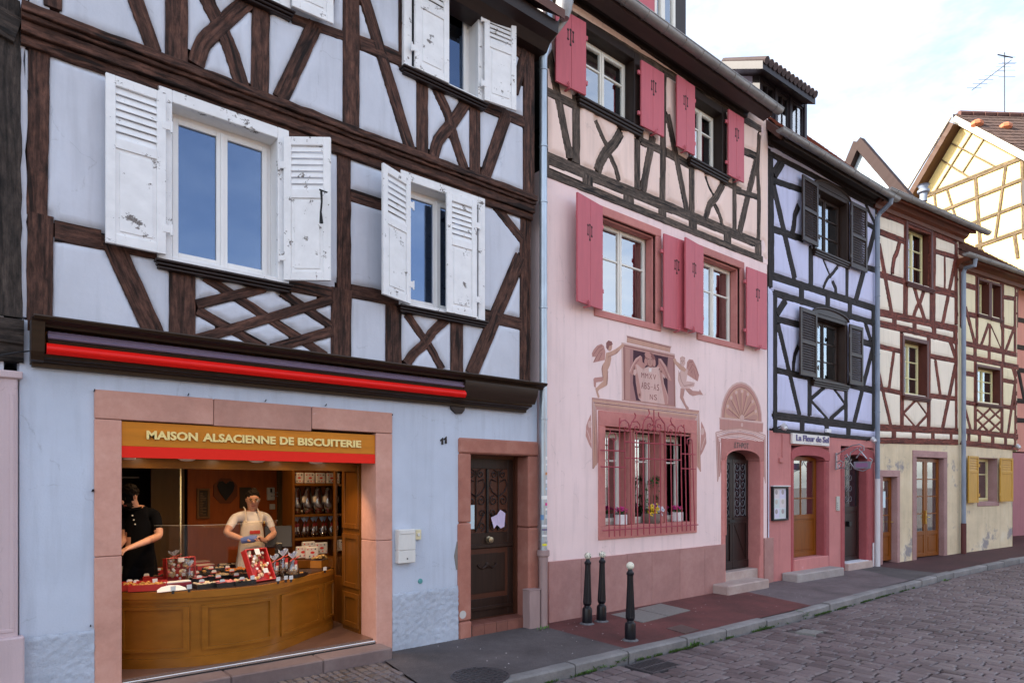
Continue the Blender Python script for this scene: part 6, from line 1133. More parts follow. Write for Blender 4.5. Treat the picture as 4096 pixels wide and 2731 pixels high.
# ================================================================ THE SALMON HOUSE ROUND THE BEND
q_ = y.world(YXR + .15, -1.6, 0); SH = House('salmon_house', (q_.x, q_.y), math.radians(-14), 'salmon rendered house with dark beams beyond the corner house'); s = SH
SALM = plaster('salmon_render', (0.58, 0.27, 0.22), var=.06); s_top = s.f('RM', 960, -60)[1]; sz1 = s.f('RM', 970, 985)[1]
grid_wall(s, (0, 7, 3.05, s_top), [], 0, SALM); grid_wall(s, (0, 7, -.2, 3.0), [], .03, plaster('mauve_render', (.40, .18, .20), var=.08))
for yy in (115, 270, 400, 575, 685, 985): zz = s.f('RM', 972, yy)[1]; strip('timber', [(0, zz), (7, zz)], .16, -.05, .02, DKT, s.root)
strip('timber', [s.f('RM', 958, 400), s.f('RM', 995, 580)], .16, -.05, .021, DKT, s.root); MB().extrude_x([(.5, s_top), (-3, s_top + 2.6), (-6, s_top), (-6, s_top - .15), (-3, s_top + 2.4), (.5, s_top - .12)], -.2, 7.2).build('roof', TILE, s.root); body(s, 0, 7, -.2, s_top, -.4, -6)
# ================================================================ THE BIG SUNLIT GABLE
P0 = CAM + ray((3824, 470)) * 27.0; gphi = math.radians(-104.0); GH = House('sunlit_gabled_house', (P0.x, P0.y), gphi, 'tall sunlit cream gable with timber lattice rising behind the row'); gq = GH
GPL = plaster('sunlit_cream', (0.72, 0.56, 0.24), var=.04); GT = timber('ochre_timber', (0.10, 0.068, 0.035), dark=.6, bump=.4)
apx = gq.f('GB', 690, 165); lf_ = gq.f('GB', 215, 985); rt_ = gq.f('GB', 1401, 540); k_ = 2.2; rt2 = (apx[0] + (rt_[0] - apx[0]) * k_, apx[1] + (rt_[1] - apx[1]) * k_); lf2 = (apx[0] + (lf_[0] - apx[0]) * 1.35, apx[1] + (lf_[1] - apx[1]) * 1.35)
MB().prism([apx, lf2, (lf2[0], 0), (rt2[0], 0), rt2], -.3, -.045).build('gable_wall', GPL, gq.root)
timbers(gq, 'GB', 0, GT, [(360, 955, 1365, 555, 34), (540, 1108, 1380, 775, 26), (840, 1240, 1380, 1035, 26), (890, 1482, 1420, 1295, 32), (625, 392, 1095, 642, 16), (520, 565, 830, 758, 16), (870, 265, 465, 905, 16), (992, 335, 757, 702, 16), (890, 765, 940, 1490, 26), (1207, 635, 1095, 1405, 22), (1375, 560, 1395, 1400, 26), (458, 925, 474, 1060, 16), (592, 885, 675, 1150, 16), (1298, 1360, 1332, 1600, 26), (930, 1480, 990, 1568, 20)], name='timber', scale_w=1.3)
VB = paint('verge_board', (.55, .5, .42), rough=.6); SOF = paint('verge_soffit', (.06, .024, .010), rough=.6)
strip('verge_board', [(apx[0], apx[1] + .05), (lf2[0] - .2, lf2[1])], .28, .45, .55, VB, gq.root); strip('verge_soffit', [(apx[0] + .1, apx[1] - .25), (lf2[0] + .25, lf2[1])], .24, -.04, .48, SOF, gq.root); strip('verge_board', [(apx[0], apx[1] + .05), rt2], .24, .05, .18, VB, gq.root)
back = Vector((.80, -.60, 0)); W_ = lambda uv, o=.5: gq.world(uv[0], o, uv[1])
A_, R_ = W_((apx[0], apx[1] + .22), .2), W_((rt2[0], rt2[1] + .2), .2); TL1 = stone('old_brown_tile', (.07, .038, .028), (.11, .06, .04), bump=.5)
tf = tile_field(gq, (R_), (R_ + back * 12), (A_ + back * 12), (A_), .26, .30, TL1, par=gq.root); tf.matrix_parent_inverse = gq.root.matrix_world.inverted() if 0 else (Matrix.Translation(gq.O) @ Matrix.Rotation(gphi, 4, 'Z')).inverted()
und = MB().add([R_, R_ + back*12, A_ + back*12, A_, R_ - Vector((0, 0, .2)), R_ + back*12 - Vector((0, 0, .2)), A_ + back*12 - Vector((0, 0, .2)), A_ - Vector((0, 0, .2))], [(0, 1, 2, 3), (7, 6, 5, 4), (0, 4, 5, 1), (2, 6, 7, 3)]).build('roof', TL1, gq.root); und.matrix_parent_inverse = tf.matrix_parent_inverse
for k in range(22):
    P_ = A_ + back * (.25 + k*.52); rt_o = MB().tube([P_, P_ + back*.5 + Vector((0, 0, .03))], [.14, .11], 8).build('ridge_tile', TILE, gq.root); rt_o.matrix_parent_inverse = tf.matrix_parent_inverse
for k, q in enumerate(((910, 205), (1210, 235))):
    d = ray(px('GB', *q)); nn = (back).cross(A_ - R_).normalized(); t = (A_ - CAM).dot(nn) / d.dot(nn); P_ = CAM + d*t; vt = MB().ball(P_, .24, 8, 5, (1.3, 1, .7)).build('roof_vent', plain('vent_tile', (.45, .14, .06), .7), gq.root); vt.matrix_parent_inverse = tf.matrix_parent_inverse
MB().box(gq.f('GB', 1388, 1000)[0], gq.f('GB', 1388, 1000)[0] + 1.2, -.06, .05, gq.f('GB', 1400, 1040)[1], gq.f('GB', 1400, 790)[1]).build('window', BRNW, gq.root)
# vent pipe and aerials
a_ = c.f('GB', 350, 1010, -1.5); b_ = c.f('GB', 350, 840, -1.5); vp = tag(smooth_by_angle(MB().lathe([(.10, 0), (.10, b_[1] - a_[1] - .25), (.16, b_[1] - a_[1] - .22), (.16, b_[1] - a_[1] - .15), (.10, b_[1] - a_[1] - .12), (.14, b_[1] - a_[1] - .02), (.18, b_[1] - a_[1])], (0, 0, 0), 16).build('roof_vent_pipe', BLUEZ)), 'grey flue pipe on the roof of the cream house', 'flue'); vp.location = c.world(a_[0], -1.5, a_[1])
an = empty('tv_aerial', A_ + back * 2.2, 0, 'thin television aerial on the ridge of the sunlit gabled house', 'aerial'); AL = plain('aerial_alu', (.03, .03, .035), .6)
MB().tube([(0, 0, 0), (0, 0, 2.6)], .018, 6).build('mast', AL, an); MB().tube([tuple(back * -1.4 + Vector((0, 0, 1.0))), tuple(back * .3 + Vector((0, 0, 2.3)))], .014, 5).build('boom', AL, an); MB().tube([tuple(back * -.3 + Vector((0, 0, 2.5))), tuple(back * .35 + Vector((0, 0, 2.4)))], .025, 5).build('boom', AL, an)
for k in range(7): P_ = back * (-1.3 + k*.25) + Vector((0, 0, 1.1 + k*.18)); MB().tube([tuple(P_ + RGT*.3), tuple(P_ - RGT*.3)], .007, 4).build('element', AL, an)
for k in range(4): MB().tube([tuple(back*.1 + RGT*.35 + Vector((0, 0, 1.6 + k*.27))), tuple(back*.1 - RGT*.35 + Vector((0, 0, 1.6 + k*.27)))], .007, 4).build('element', AL, an)
# ================================================================ THE DARK TIMBERED NEIGHBOUR ON THE LEFT
NL = House('dark_timbered_house', (XL - 14.0, 0), 0.0, 'edge of a dark timbered house with mauve stone ground floor at the far left'); n = NL
BLKT = timber('black_timber', (0.035, 0.026, 0.022), dark=.5, crack=.7, bump=1.0); nx1 = 14.0 - .02; MAUW = plaster('mauve_wall', (.56, .44, .46), var=.06, bump=.4, scale=90); zn = n.f('LS', 60, 205)[1]; jp = plaster('joint_plaster', (.58, .60, .68), bump=.5, var=.12)
nj = n.f('A', 135, 900)[0]
strip('timber', [n.f('C', 62, -1500), n.f('C', 72, 1200)], .17, -.05, .02, BLKT, n.root, jit=.008); strip('joint_plaster', [n.f('A', 205, -200), n.f('A', 175, 500), n.f('C', 190, 0), n.f('C', 205, 1200)], .07, -.1, -.012, jp, n.root, jit=.02); strip('timber', [n.f('C', -900, 1200), n.f('C', 200, 1340)], .20, -.05, .05, BLKT, n.root); strip('timber', [n.f('C', -900, 1360), n.f('C', 200, 1480)], .22, -.05, .03, BLKT, n.root); strip('timber', [n.f('A', -900, -300), n.f('A', 150, 290)], .22, -.05, .06, BLKT, n.root)
MB().box(0, nx1 - .12, -.0, .3, zn, 8.5).build('upper_wall', jp, n.root); gx1 = n.f('LS', 84, 900)[0]; MB().box(0, gx1 - .01, -.05, .3, -.2, zn, .01).build('wall', MAUW, n.root); MB().box(0, gx1 + .03, -.10, .0, -.2, n.f('LS', 90, 1366, .10)[1], .012).build('plinth_block', MAUW, n.root)
pn = MB(); pz1, pz0, px1 = n.f('LS', 60, 300, .05)[1], n.f('LS', 60, 1345, .05)[1], n.f('LS', 62, 900, .05)[0]; pn.box(px1 - .9, px1, -.056, -.04, pz0, pz0 + .03, .004); pn.box(px1 - .03, px1, -.056, -.04, pz0 + .03, pz1, .004); pn.build('panel_moulding', MAUW, n.root); MB().box(0, gx1 + .02, -.075, .0, zn - .06, zn, .008).build('cornice', MAUW, n.root)
MB().tube([n.world(*(lambda q: (q[0], .08, q[1]))(n.f('C', -20, 1530, .08))) - n.O, n.world(*(lambda q: (q[0], .07, q[1]))(n.f('C', 160, 1500, .07))) - n.O, n.world(*(lambda q: (q[0], .04, q[1]))(n.f('C', 270, 1490, .04))) - n.O], .006, 5).build('cable', IRON, n.root)
body(n, 0, nx1 - .2, -.2, 8.5, -.3, -8); MB().extrude_x([(.4, 8.3), (-4, 12.3), (-8, 8.3), (-8, 8.1), (-4, 12.1), (.4, 8.1)], 0, nx1).build('roof', TILE, n.root)  # body and roof lengthened out of view to shade the street
# ================================================================ GROUND
def zrise(X): return max(0.0, (X - 17.0) * .02)
KP = [(-14, -1.60), (0, -1.62), (4.33, -1.664), (5.8, -1.69), (7.47, -1.75), (9.6, -1.80), (13.7, -1.73), (17.2, -1.74), (21.0, -2.15), (24.5, -3.1), (30, -5.2), (45, -12)]
def kerb_y(X):
    for (a, ya), (c_, yc) in zip(KP[:-1], KP[1:]):
        if X <= c_: return ya + (yc - ya) * (X - a) / (c_ - a)
    return KP[-1][1]
def walk_z(X, Y): return zrise(X) - .03 * min(1, max(0, -Y / 1.7))
RZ = -.135
GND = stone('joint_sand', (0.085, 0.072, 0.066), bump=.8, scale=60)
gm_ = MB(); gxs = [-300, -14] + [k for k in range(0, 46, 3)] + [300]; gys = [-300, -20, -8, -4, 0, 4, 300]
for x in gxs:
    for yy in gys: gm_.v.append((x, yy, RZ - .035 + min(1.0, zrise(x))))
for i in range(len(gxs) - 1):
    for j in range(len(gys) - 1): a = i*len(gys) + j; gm_.f.append((a, a + len(gys), a + len(gys) + 1, a + 1))
tag(gm_.build('ground', GND), kind='structure')
def asphalt(name, c1, fleck=.5, rough=.85):
    m, t, bs = nodes(name); co = N(t, 'ShaderNodeTexCoord'); n1 = N(t, 'ShaderNodeTexNoise', Scale=1.2, Detail=6.0, Roughness=.6); n2 = N(t, 'ShaderNodeTexVoronoi', Scale=130.0); n3 = N(t, 'ShaderNodeTexNoise', Scale=9.0, Detail=6.0, Roughness=.7)
    for q in (n1, n2, n3): t.links.new(co.outputs['Object'], q.inputs['Vector'])
    col = ramp(t, n1.outputs['Fac'], [(.3, mul(c1, .6)), (.52, c1), (.75, mul(c1, 1.4))]).outputs[0]; col = mixc(t, fleck, col, n2.outputs['Distance'], 'SOFT_LIGHT'); col = mixc(t, .35, col, n3.outputs['Fac'], 'SOFT_LIGHT')
    t.links.new(col, bs.inputs['Base Color']); bs.inputs['Roughness'].default_value = rough; bp = N(t, 'ShaderNodeBump', Strength=.5, Distance=.004); t.links.new(n2.outputs['Distance'], bp.inputs['Height']); t.links.new(bp.outputs[0], bs.inputs['Normal']); return m
ASG, ASR, ASM, ASD = asphalt('grey_asphalt', (.075, .064, .066)), asphalt('red_asphalt', (.105, .028, .026), .35), asphalt('mauve_asphalt', (.125, .097, .102), .35), asphalt('dark_red_asphalt', (.055, .016, .018), .3)
def g2(fr, x, y_, z=-.01): P = on_z(px(fr, x, y_), z); return (P.x, P.y)
def patch(name, La, Lb, Ra, Rb, mat, nx=10, ny=6, dz=0.0, y_top=None):
    """pavement sheet between the house fronts and the kerb; La/Lb: left edge near house / near kerb"""
    m = MB()
    for i in range(nx + 1):
        for j in range(ny + 1):
            t = j / ny; xa, xb = La[0]*(1-t) + Lb[0]*t, Ra[0]*(1-t) + Rb[0]*t; X = xa + (xb - xa)*i/nx; Yt = La[1] + (Ra[1] - La[1])*i/nx; Yb = kerb_y(X) + .14; Y = Yt*(1-t) + Yb*t; m.v.append((X, Y, walk_z(X, Y) + dz))
    for i in range(nx):
        for j in range(ny): a = i*(ny+1) + j; m.f.append((a, a + 1, a + ny + 2, a + ny + 1))
    return tag(m.build(name, mat), kind='structure')
gA = g2('ST', 95, 590)[0]; gB = g2('ST', 350, 815)[0]; rA = g2('ST', 1625, 305)[0]; rB = g2('PG', 830, 1262, -.03)[0]; mA = g2('RD', 735, 284)[0]; mB = g2('RD', 1150, 372, -.03)[0]; dA = g2('RD', 1360, 160)[0]; dB = g2('RD', 1700, 235, -.03)[0]; kA = g2('RD', 1490, 155)[0]; kB = g2('RD', 1870, 195, -.03)[0]
SETTB = stone('small_sett_joint', (.11, .09, .085), bump=.6)
patch('paved_footway', (-14, .1), (-14, 0), (gA, .1), (gB, 0), SETTB, dz=-.02); patch('grey_footway', (gA, .1), (gB, 0), (rA, .1), (rB, 0), ASG); patch('red_footway', (rA, .1), (rB, 0), (mA, .1), (mB, 0), ASR); patch('mauve_footway', (mA, .1), (mB, 0), (dA, .1), (dB, 0), ASM)
patch('grey_footway', (dA, .1), (dB, 0), (kA, .1), (kB, 0), ASG)
patch('dark_red_footway', (kA, .1), (kB, 0), (45, 3), (45, 0), ASD, nx=24)
# kerb stones
KST = stone('kerb_granite', (.20, .19, .19), (.29, .275, .27), bump=.9, scale=38, var=.30)
kerb = tag(empty('kerb', (4, -1.66, -.1)), kind='structure'); X = -1.0; kl = []
while X < 34:
    L = random.uniform(.78, 1.18) if X < 12 else random.uniform(.8, 1.1); kl.append((X, X + L)); X += L
for a, e in kl:
    ya, ye = kerb_y(a), kerb_y(e); d = Vector((e - a, ye - ya, 0)); ln = d.length; za = walk_z(a, -1.7) + random.uniform(-.012, .010)
    m = MB(); n_ = 5; V = []; prof = [(0, -.16), (-.006, -.02), (.004, -.008), (.022, 0.0), (.135, .002), (.145, -.006), (.145, -.16)]
    for k in range(n_ + 1):
        xx = .014 + (ln - .028) * k / n_
        for (pyy, pzz) in prof: V.append((xx, pyy + random.uniform(-.003, .003), pzz + (random.uniform(-.003, .003) if pzz > -.1 else 0)))
    q = len(prof); F = [(k*q + i, (k+1)*q + i, (k+1)*q + i + 1, k*q + i + 1) for k in range(n_) for i in range(q - 1)] + [tuple(range(q))[::-1], tuple(range(n_*q, n_*q + q))]
    F = [f[::-1] for f in F]; o_ = mesh('kerb_stone', V, F, KST, kerb); o_.location = (a - 4, ya + 1.66, za + .1); o_.rotation_euler = (0, math.atan2(-(zrise(e) - zrise(a)), ln), math.atan2(d.y, d.x) + random.uniform(-.012, .012))
# setts
def sett_mat(name, c1, c2, c3):
    m, t, bs = nodes(name); uv = N(t, 'ShaderNodeUVMap', uv_map='UVMap'); oi = N(t, 'ShaderNodeObjectInfo'); sp = N(t, 'ShaderNodeSeparateXYZ'); t.links.new(uv.outputs[0], sp.inputs[0]); ad = N(t, 'ShaderNodeMath', operation='ADD'); t.links.new(sp.outputs[0], ad.inputs[0]); t.links.new(oi.outputs['Random'], ad.inputs[1]); fr = N(t, 'ShaderNodeMath', operation='FRACT'); t.links.new(ad.outputs[0], fr.inputs[0])
    ge = N(t, 'ShaderNodeNewGeometry'); n2 = N(t, 'ShaderNodeTexNoise', Scale=55.0, Detail=6.0, Roughness=.7); t.links.new(ge.outputs['Position'], n2.inputs['Vector']); n3 = N(t, 'ShaderNodeTexNoise', Scale=.8, Detail=4.0); t.links.new(ge.outputs['Position'], n3.inputs['Vector'])
    col = ramp(t, fr.outputs[0], [(0, c1), (.35, c2), (.75, c3), (1, mul(c1, .75))]).outputs[0]; col = mixc(t, .5, col, n2.outputs['Fac'], 'SOFT_LIGHT'); col = mixc(t, .45, col, n3.outputs['Fac'], 'SOFT_LIGHT')
    t.links.new(col, bs.inputs['Base Color']); bs.inputs['Roughness'].default_value = .62; bp = N(t, 'ShaderNodeBump', Strength=.45, Distance=.004); t.links.new(n2.outputs['Fac'], bp.inputs['Height']); t.links.new(bp.outputs[0], bs.inputs['Normal']); return m
SETT = sett_mat('porphyry_sett', (.098, .070, .072), (.150, .118, .118), (.122, .088, .092)); SETW = sett_mat('footway_sett', (.10, .075, .065), (.14, .11, .10), (.12, .10, .105))
def sett_shape(lx, ly, h=.05, jit=.006):
    c_ = min(lx, ly) * .11; V = []
    for zz, ins in ((-h, 0), (-.010, 0), (0, c_)):
        for sx, sy in ((-1, -1), (1, -1), (1, 1), (-1, 1)): V.append((sx*(lx/2 - ins) + random.uniform(-jit, jit), sy*(ly/2 - ins) + random.uniform(-jit, jit), zz + (random.uniform(-.003, .003) if zz > -.02 else 0)))
    V.append((random.uniform(-.01, .01), random.uniform(-.01, .01), .002))
    F = [(i, (i+1) % 4, 4 + (i+1) % 4, 4 + i) for i in range(4)] + [(4 + i, 4 + (i+1) % 4, 8 + (i+1) % 4, 8 + i) for i in range(4)] + [(8 + i, 8 + (i+1) % 4, 12) for i in range(4)]; return V, F
def seen(P, mgn=120):
    v = Vector(P) - CAM
    if v.dot(FWD) < .5: return False
    q = to_px(P); return -mgn < q[0] < 4096 + mgn and -mgn < q[1] < 2731 + mgn
road = tag(empty('road', (6, -4, RZ)), kind='structure'); cand = []; X = 1.0; row = 0
holes = [g2('PG', 1100, 1415, RZ), g2('RD', 1165, 522, RZ)]
while X < 27:
    w = random.uniform(.135, .165); Y = kerb_y(X) - .035 - random.uniform(0, .05)
    while Y > -9.5:
        L = random.uniform(.18, .27); P = (X + w/2 + .02*math.sin(Y*1.3 + X*.2), Y - L/2, RZ + zrise(X) + random.uniform(-.004, .004))
        if seen(P) and not any(abs(P[0] - q[0]) < .26 and abs(P[1] - q[1]) < .20 for q in holes): cand.append((P, w - .016, L - .016))
        Y -= L
    X += w
cand.sort(key=lambda q: (Vector(q[0]) - CAM).length)
VAR = []
for k in range(8):
    V, F = sett_shape(.12, .17); m_ = bpy.data.meshes.new('sett'); m_.from_pydata(V, [], F); l_ = m_.uv_layers.new(name='UVMap'); l_.data.foreach_set('uv', [0.0] * (2 * len(m_.loops))); m_.materials.append(SETT); VAR.append(m_)
for P, w, L in cand[:290]:
    o_ = bpy.data.objects.new('sett', random.choice(VAR)); COL.objects.link(o_); o_.parent = road; o_.location = Vector(P) - road.location; o_.scale = (w/.12, L/.17, 1); o_.rotation_euler = (random.uniform(-.03, .03), random.uniform(-.03, .03), random.uniform(-.04, .04) + random.choice((0, math.pi)))
BV = []; BF = []; BU = []
for P, w, L in cand[290:]:
    V, F = sett_shape(w, L); n0 = len(BV); r_ = random.random(); BV += [(a + P[0] - 6, c_ + P[1] + 4, d + P[2] - RZ) for a, c_, d in V]; BF += [tuple(i + n0 for i in f) for f in F]; BU += [(r_, 0)] * len(V)
tag(mesh('distant_setts', BV, BF, SETT, road, uv=BU), kind='stuff')
# small setts of the footway in front of the shop
fw = tag(empty('footway_paving', (3, -.8, 0)), kind='structure'); cnt = []
X = .2
while X < gB + .1:
    w = random.uniform(.07, .10); Y = -.31
    while Y > kerb_y(X) + .16:
        L = random.uniform(.08, .13); P = (X + w/2, Y - L/2, walk_z(X, Y) - .002)
        t = min(1, max(0, -Y / 1.6)); 
        if seen(P, 60) and X + w < gA*(1 - t) + gB*t: cnt.append((P, w - .012, L - .012))
        Y -= L
    X += w
for P, w, L in cnt[:300]:
    V, F = sett_shape(w, L, .04, .005); o_ = mesh('sett', V, F, SETW, fw, uv=[(0, 0)] * len(V)); o_.location = Vector(P) - fw.location
# threshold slabs and rail under the shop window
SLB = stone('threshold_slab', (.17, .12, .115), (.22, .17, .16), bump=.4); zS = .155
for a, e in ((SHOP[0] - .3, 1.9), (1.905, 2.8), (2.805, SHOP[1] + .05)): MB().box(a, e, -.30, -.022, -.1, .118 + random.uniform(0, .003), .012).build('threshold_slab', SLB, b.root)
MB().box(SHOP[0] + .002, SHOP[1] - .002, -.012, .30, -.15, zS - .03).build('sill_riser', plain('rubber_dark', (.02, .02, .02), .7), b.root); MB().box(SHOP[0] + .002, SHOP[1] - .002, -.02, .06, zS - .03, zS, .006).build('steel_rail', plain('brushed_steel', (.62, .62, .64), .25, .95), b.root)
# iron covers
CIR = paint('cast_cover', (.055, .05, .055), rough=.45, var=.4, stretch=(20, 20, 20)); mc = g2('ST', 990, 740); zc_ = walk_z(*mc) + .004
cv = empty('manhole_cover', (mc[0], mc[1], zc_), 0, 'round cast iron manhole cover with wavy pattern in the grey footway', 'manhole cover'); MB().lathe([(.30, -.03), (.30, .003), (.285, .005), (.28, .001)], (0, 0, 0), 36).build('cover_disc', CIR, cv)
for k in range(9):
    yy = -.24 + k*.06; hw = math.sqrt(max(0, .27**2 - yy**2)); MB().tube([(-hw + 2*hw*i/14, yy + .014*math.sin(i*1.5 + k), .004) for i in range(15)], .006, 5).build('rib', CIR, cv)
for k in range(7): xx = -.2 + k*.067; hw = math.sqrt(.27**2 - xx**2); MB().tube([(xx, -hw, .003), (xx, hw, .003)], .004, 4).build('rib', CIR, cv)
dg = g2('PG', 1100, 1415, RZ); gr2 = empty('drain_grate', (dg[0], dg[1], RZ + .0), 0, 'black iron drain grate in the cobbles beside the kerb', 'drain grate'); m = MB(); frame_panel
for q in ((-.26, .26, -.20, -.175), (-.26, .26, .175, .20), (-.26, -.235, -.175, .175), (.235, .26, -.175, .175), (-.235, .235, -.012, .012)): MB().box(q[0], q[1], q[2], q[3], -.05, .006, .003).build('frame_bar', CIR, gr2)
for k in range(11): xx = -.21 + k*.042; MB().box(xx - .008, xx + .008, -.175, .175, -.04, .003, .002).build('grate_bar', CIR, gr2)
HAT = paint('hatch_steel', (.20, .20, .19), rough=.5, var=.25, stretch=(10, 10, 10)); hq = [g2('PG', *q) for q in ((735, 982), (1165, 888), (1418, 945), (1010, 1048))]; mid1, mid2 = [((hq[0][i] + hq[1][i]) / 2, ) for i in (0, 1)], 0
hc = empty('service_hatch', (hq[3][0], hq[3][1], 0), 0, 'pair of grey steel hatch plates in the red footway below the barred window', 'hatch')
def quad_plate(par, q, th, nm, mat, z0):
    L = par.location; v = [(a - L.x, c_ - L.y, z0 + th) for a, c_ in q] + [(a - L.x, c_ - L.y, z0 - .05) for a, c_ in q]; return MB().add(v, [(3, 2, 1, 0), (4, 5, 6, 7), (0, 1, 5, 4), (1, 2, 6, 5), (2, 3, 7, 6), (3, 0, 4, 7)]).build(nm, mat, par)
def lerp2(a, c_, t): return (a[0] + (c_[0] - a[0])*t, a[1] + (c_[1] - a[1])*t)
zh = walk_z(hq[0][0], -.4) + .004
quad_plate(hc, [hq[0], lerp2(hq[0], hq[1], .49), lerp2(hq[3], hq[2], .49), hq[3]], 0, 'hatch_plate', HAT, zh); quad_plate(hc, [lerp2(hq[0], hq[1], .505), hq[1], hq[2], lerp2(hq[3], hq[2], .505)], 0.001, 'hatch_plate', HAT, zh)
iq = [g2('PG', *q, -.02) for q in ((1210, 1098), (1340, 1064), (1490, 1108), (1375, 1142))]; ih = empty('small_hatch', (iq[0][0], iq[0][1], 0), 0, 'small dark patterned iron hatch in the red footway near the kerb', 'hatch'); quad_plate(ih, iq, 0, 'hatch_plate', paint('rust_plate', (.10, .065, .06), rough=.6, var=.5, stretch=(30, 30, 30)), walk_z(iq[0][0], iq[0][1]) + .004)
jq = [g2('RD', *q, RZ) for q in ((1085, 522), (1130, 505), (1240, 518), (1195, 538))]; jh = empty('road_hatch', (jq[0][0], jq[0][1], RZ), 0, 'small square steel inspection cover set in the cobbled road', 'hatch'); quad_plate(jh, jq, 0.006, 'hatch_plate', HAT, 0.0)
# weeds along the kerb
WEED = plain('weed_green', (.065, .16, .018), .6); WEED2 = plain('moss_green', (.05, .10, .012), .8)
wm = MB(); mm = MB()
def tuft(m, x, y_, z, n_, hh, sp, wd=.006):
    for k in range(n_):
        a = random.uniform(0, 6.28); r_ = random.uniform(0, sp); c_ = Vector((x + r_*math.cos(a), y_ + r_*math.sin(a)*.5, z)); d = Vector((math.cos(a)*.5, math.sin(a)*.5, 1)).normalized() * random.uniform(.4, 1) * hh; s_ = Vector((-math.sin(a), math.cos(a), 0)) * wd; m.add([c_ - s_, c_ + s_, c_ + d + s_*.3, c_ + d - s_*.2], [(0, 1, 2, 3)])
for k in range(520):
    X = random.uniform(4.6, 14.5)
    if math.sin(X*3.1) + math.sin(X*7.3 + 1) < .1 and random.random() < .85: continue
    tuft(mm, X, kerb_y(X) - .025, RZ - .012, 8, .035, .03)
for fr, x, y_, n_, hh in (('PG', 815, 1385, 60, .13), ('PG', 640, 1440, 26, .07), ('PG', 560, 1465, 16, .05), ('PG', 1450, 1240, 40, .10), ('PG', 430, 1485, 14, .05), ('RD', 1120, 440, 60, .13), ('RD', 975, 480, 20, .07), ('RD', 520, 595, 30, .08), ('RD', 900, 500, 30, .06), ('PG', 160, 1105, 22, .06), ('RD', 1920, 240, 20, .08)):
    q = g2(fr, x, y_, RZ if fr != 'PG' or y_ > 1200 else 0); 
    for j in range(n_): leaf_mesh(wm, (q[0] + random.uniform(-.10, .10), min(q[1], 9) + random.uniform(-.03, .03), (RZ if y_ > 1110 or fr == 'RD' else .0)), random.uniform(.5, 1) * hh, hh*.13, random.uniform(0, 6.28), random.uniform(.3, 1.3))
tag(wm.build('kerb_weeds', WEED), 'leafy green weeds growing at the foot of the kerb', 'weeds', kind='stuff'); tag(mm.build('kerb_moss', WEED2), 'low green moss in the joint between kerb and cobbles', 'moss', kind='stuff')
# litter specks
lm = MB()
for k in range(70):
    X = random.uniform(4.2, 12); Y = random.uniform(-1.4, -.08); r_ = random.uniform(.004, .011); lm.add([(X - r_, Y, walk_z(X, Y) + .003), (X, Y - r_, walk_z(X, Y) + .003), (X + r_, Y + r_*.3, walk_z(X, Y) + .003), (X, Y + r_, walk_z(X, Y) + .004)], [(0, 1, 2, 3)])
tag(lm.build('litter_specks', plain('petal_white', (.62, .56, .56), .8)), 'tiny pale specks scattered on the footway', 'litter', kind='stuff')
# ---------------------------------------------------------------- bollards
BBL = paint('bollard_black', (.010, .010, .014), rough=.28, var=.3, bump=.15, stretch=(6, 6, 2)); BWH = paint('bollard_white', (.72, .70, .58), rough=.4, wear=(.02, .02, .02), wthr=.60, stretch=(14, 14, 14), var=.05)
BWH2 = paint('bollard_chipped', (.72, .70, .58), rough=.4, wear=(.02, .02, .02), wthr=.52, stretch=(14, 14, 14), var=.05)
def bollard(P, H, label, tilt=0.0):
    r = empty('bollard', P, 0, label, 'bollard', 'black bollards with white ball tops'); r.rotation_euler = (0, tilt, random.uniform(0, 1)); k = H
    MB().lathe([(.10*k, -.06), (.105*k, .006), (.085*k, .02), (.07*k, .022)], (0, 0, 0), 20).build('foot_ring', paint('worn_foot', (.12, .12, .13), rough=.5, var=.5, stretch=(9, 9, 9)), r)
    smooth_by_angle(MB().lathe([(.068*k, -.02), (.071*k, .03*k), (.070*k, .20*k), (.064*k, .225*k), (.046*k, .24*k), (.042*k, .255*k), (.056*k, .275*k), (.060*k, .295*k)], (0, 0, 0), 24).build('plinth', BBL, r), 30)
    V = []; seg = 32; pr = [(.059, .29), (.060, .31), (.056, .40), (.050, .52), (.044, .66), (.040, .78), (.039, .835)]
    for rr, zz in pr:
        for i in range(seg): a = 2*math.pi*i/seg; fl = (1 - .07*(i % 2)) if .30 < zz < .7 else 1; V.append((rr*k*fl*math.cos(a), rr*k*fl*math.sin(a), zz*k))
    mesh('fluted_shaft', V, [(i*seg + j, i*seg + (j+1) % seg, (i+1)*seg + (j+1) % seg, (i+1)*seg + j) for i in range(len(pr) - 1) for j in range(seg)], BBL, r)
    smooth_by_angle(MB().lathe([(.039*k, .83*k), (.048*k, .84*k), (.049*k, .865*k), (.040*k, .875*k), (.030*k, .89*k), (.026*k, .905*k), (.030*k, .915*k)], (0, 0, 0), 20).build('collar', BBL, r), 30); MB().ball((0, 0, .952*k), .050*k, 20, 12).build('ball_top', BWH2 if tilt else BWH, r, smooth=True)
Pb = [on_z(px('PG', 532, 1060), -.01), on_z(px('PG', 655, 1038), -.01), on_z(px('PG', 903, 1200), -.025)]
bollard(Pb[0], .98, 'black bollard with chipped white ball, leftmost of the pair near the pink plinth', .03); bollard(Pb[1], .98, 'black bollard with chipped white ball, right one of the pair near the pink plinth', .025); bollard(Pb[2], .97, 'black bollard with clean white ball standing alone near the kerb')
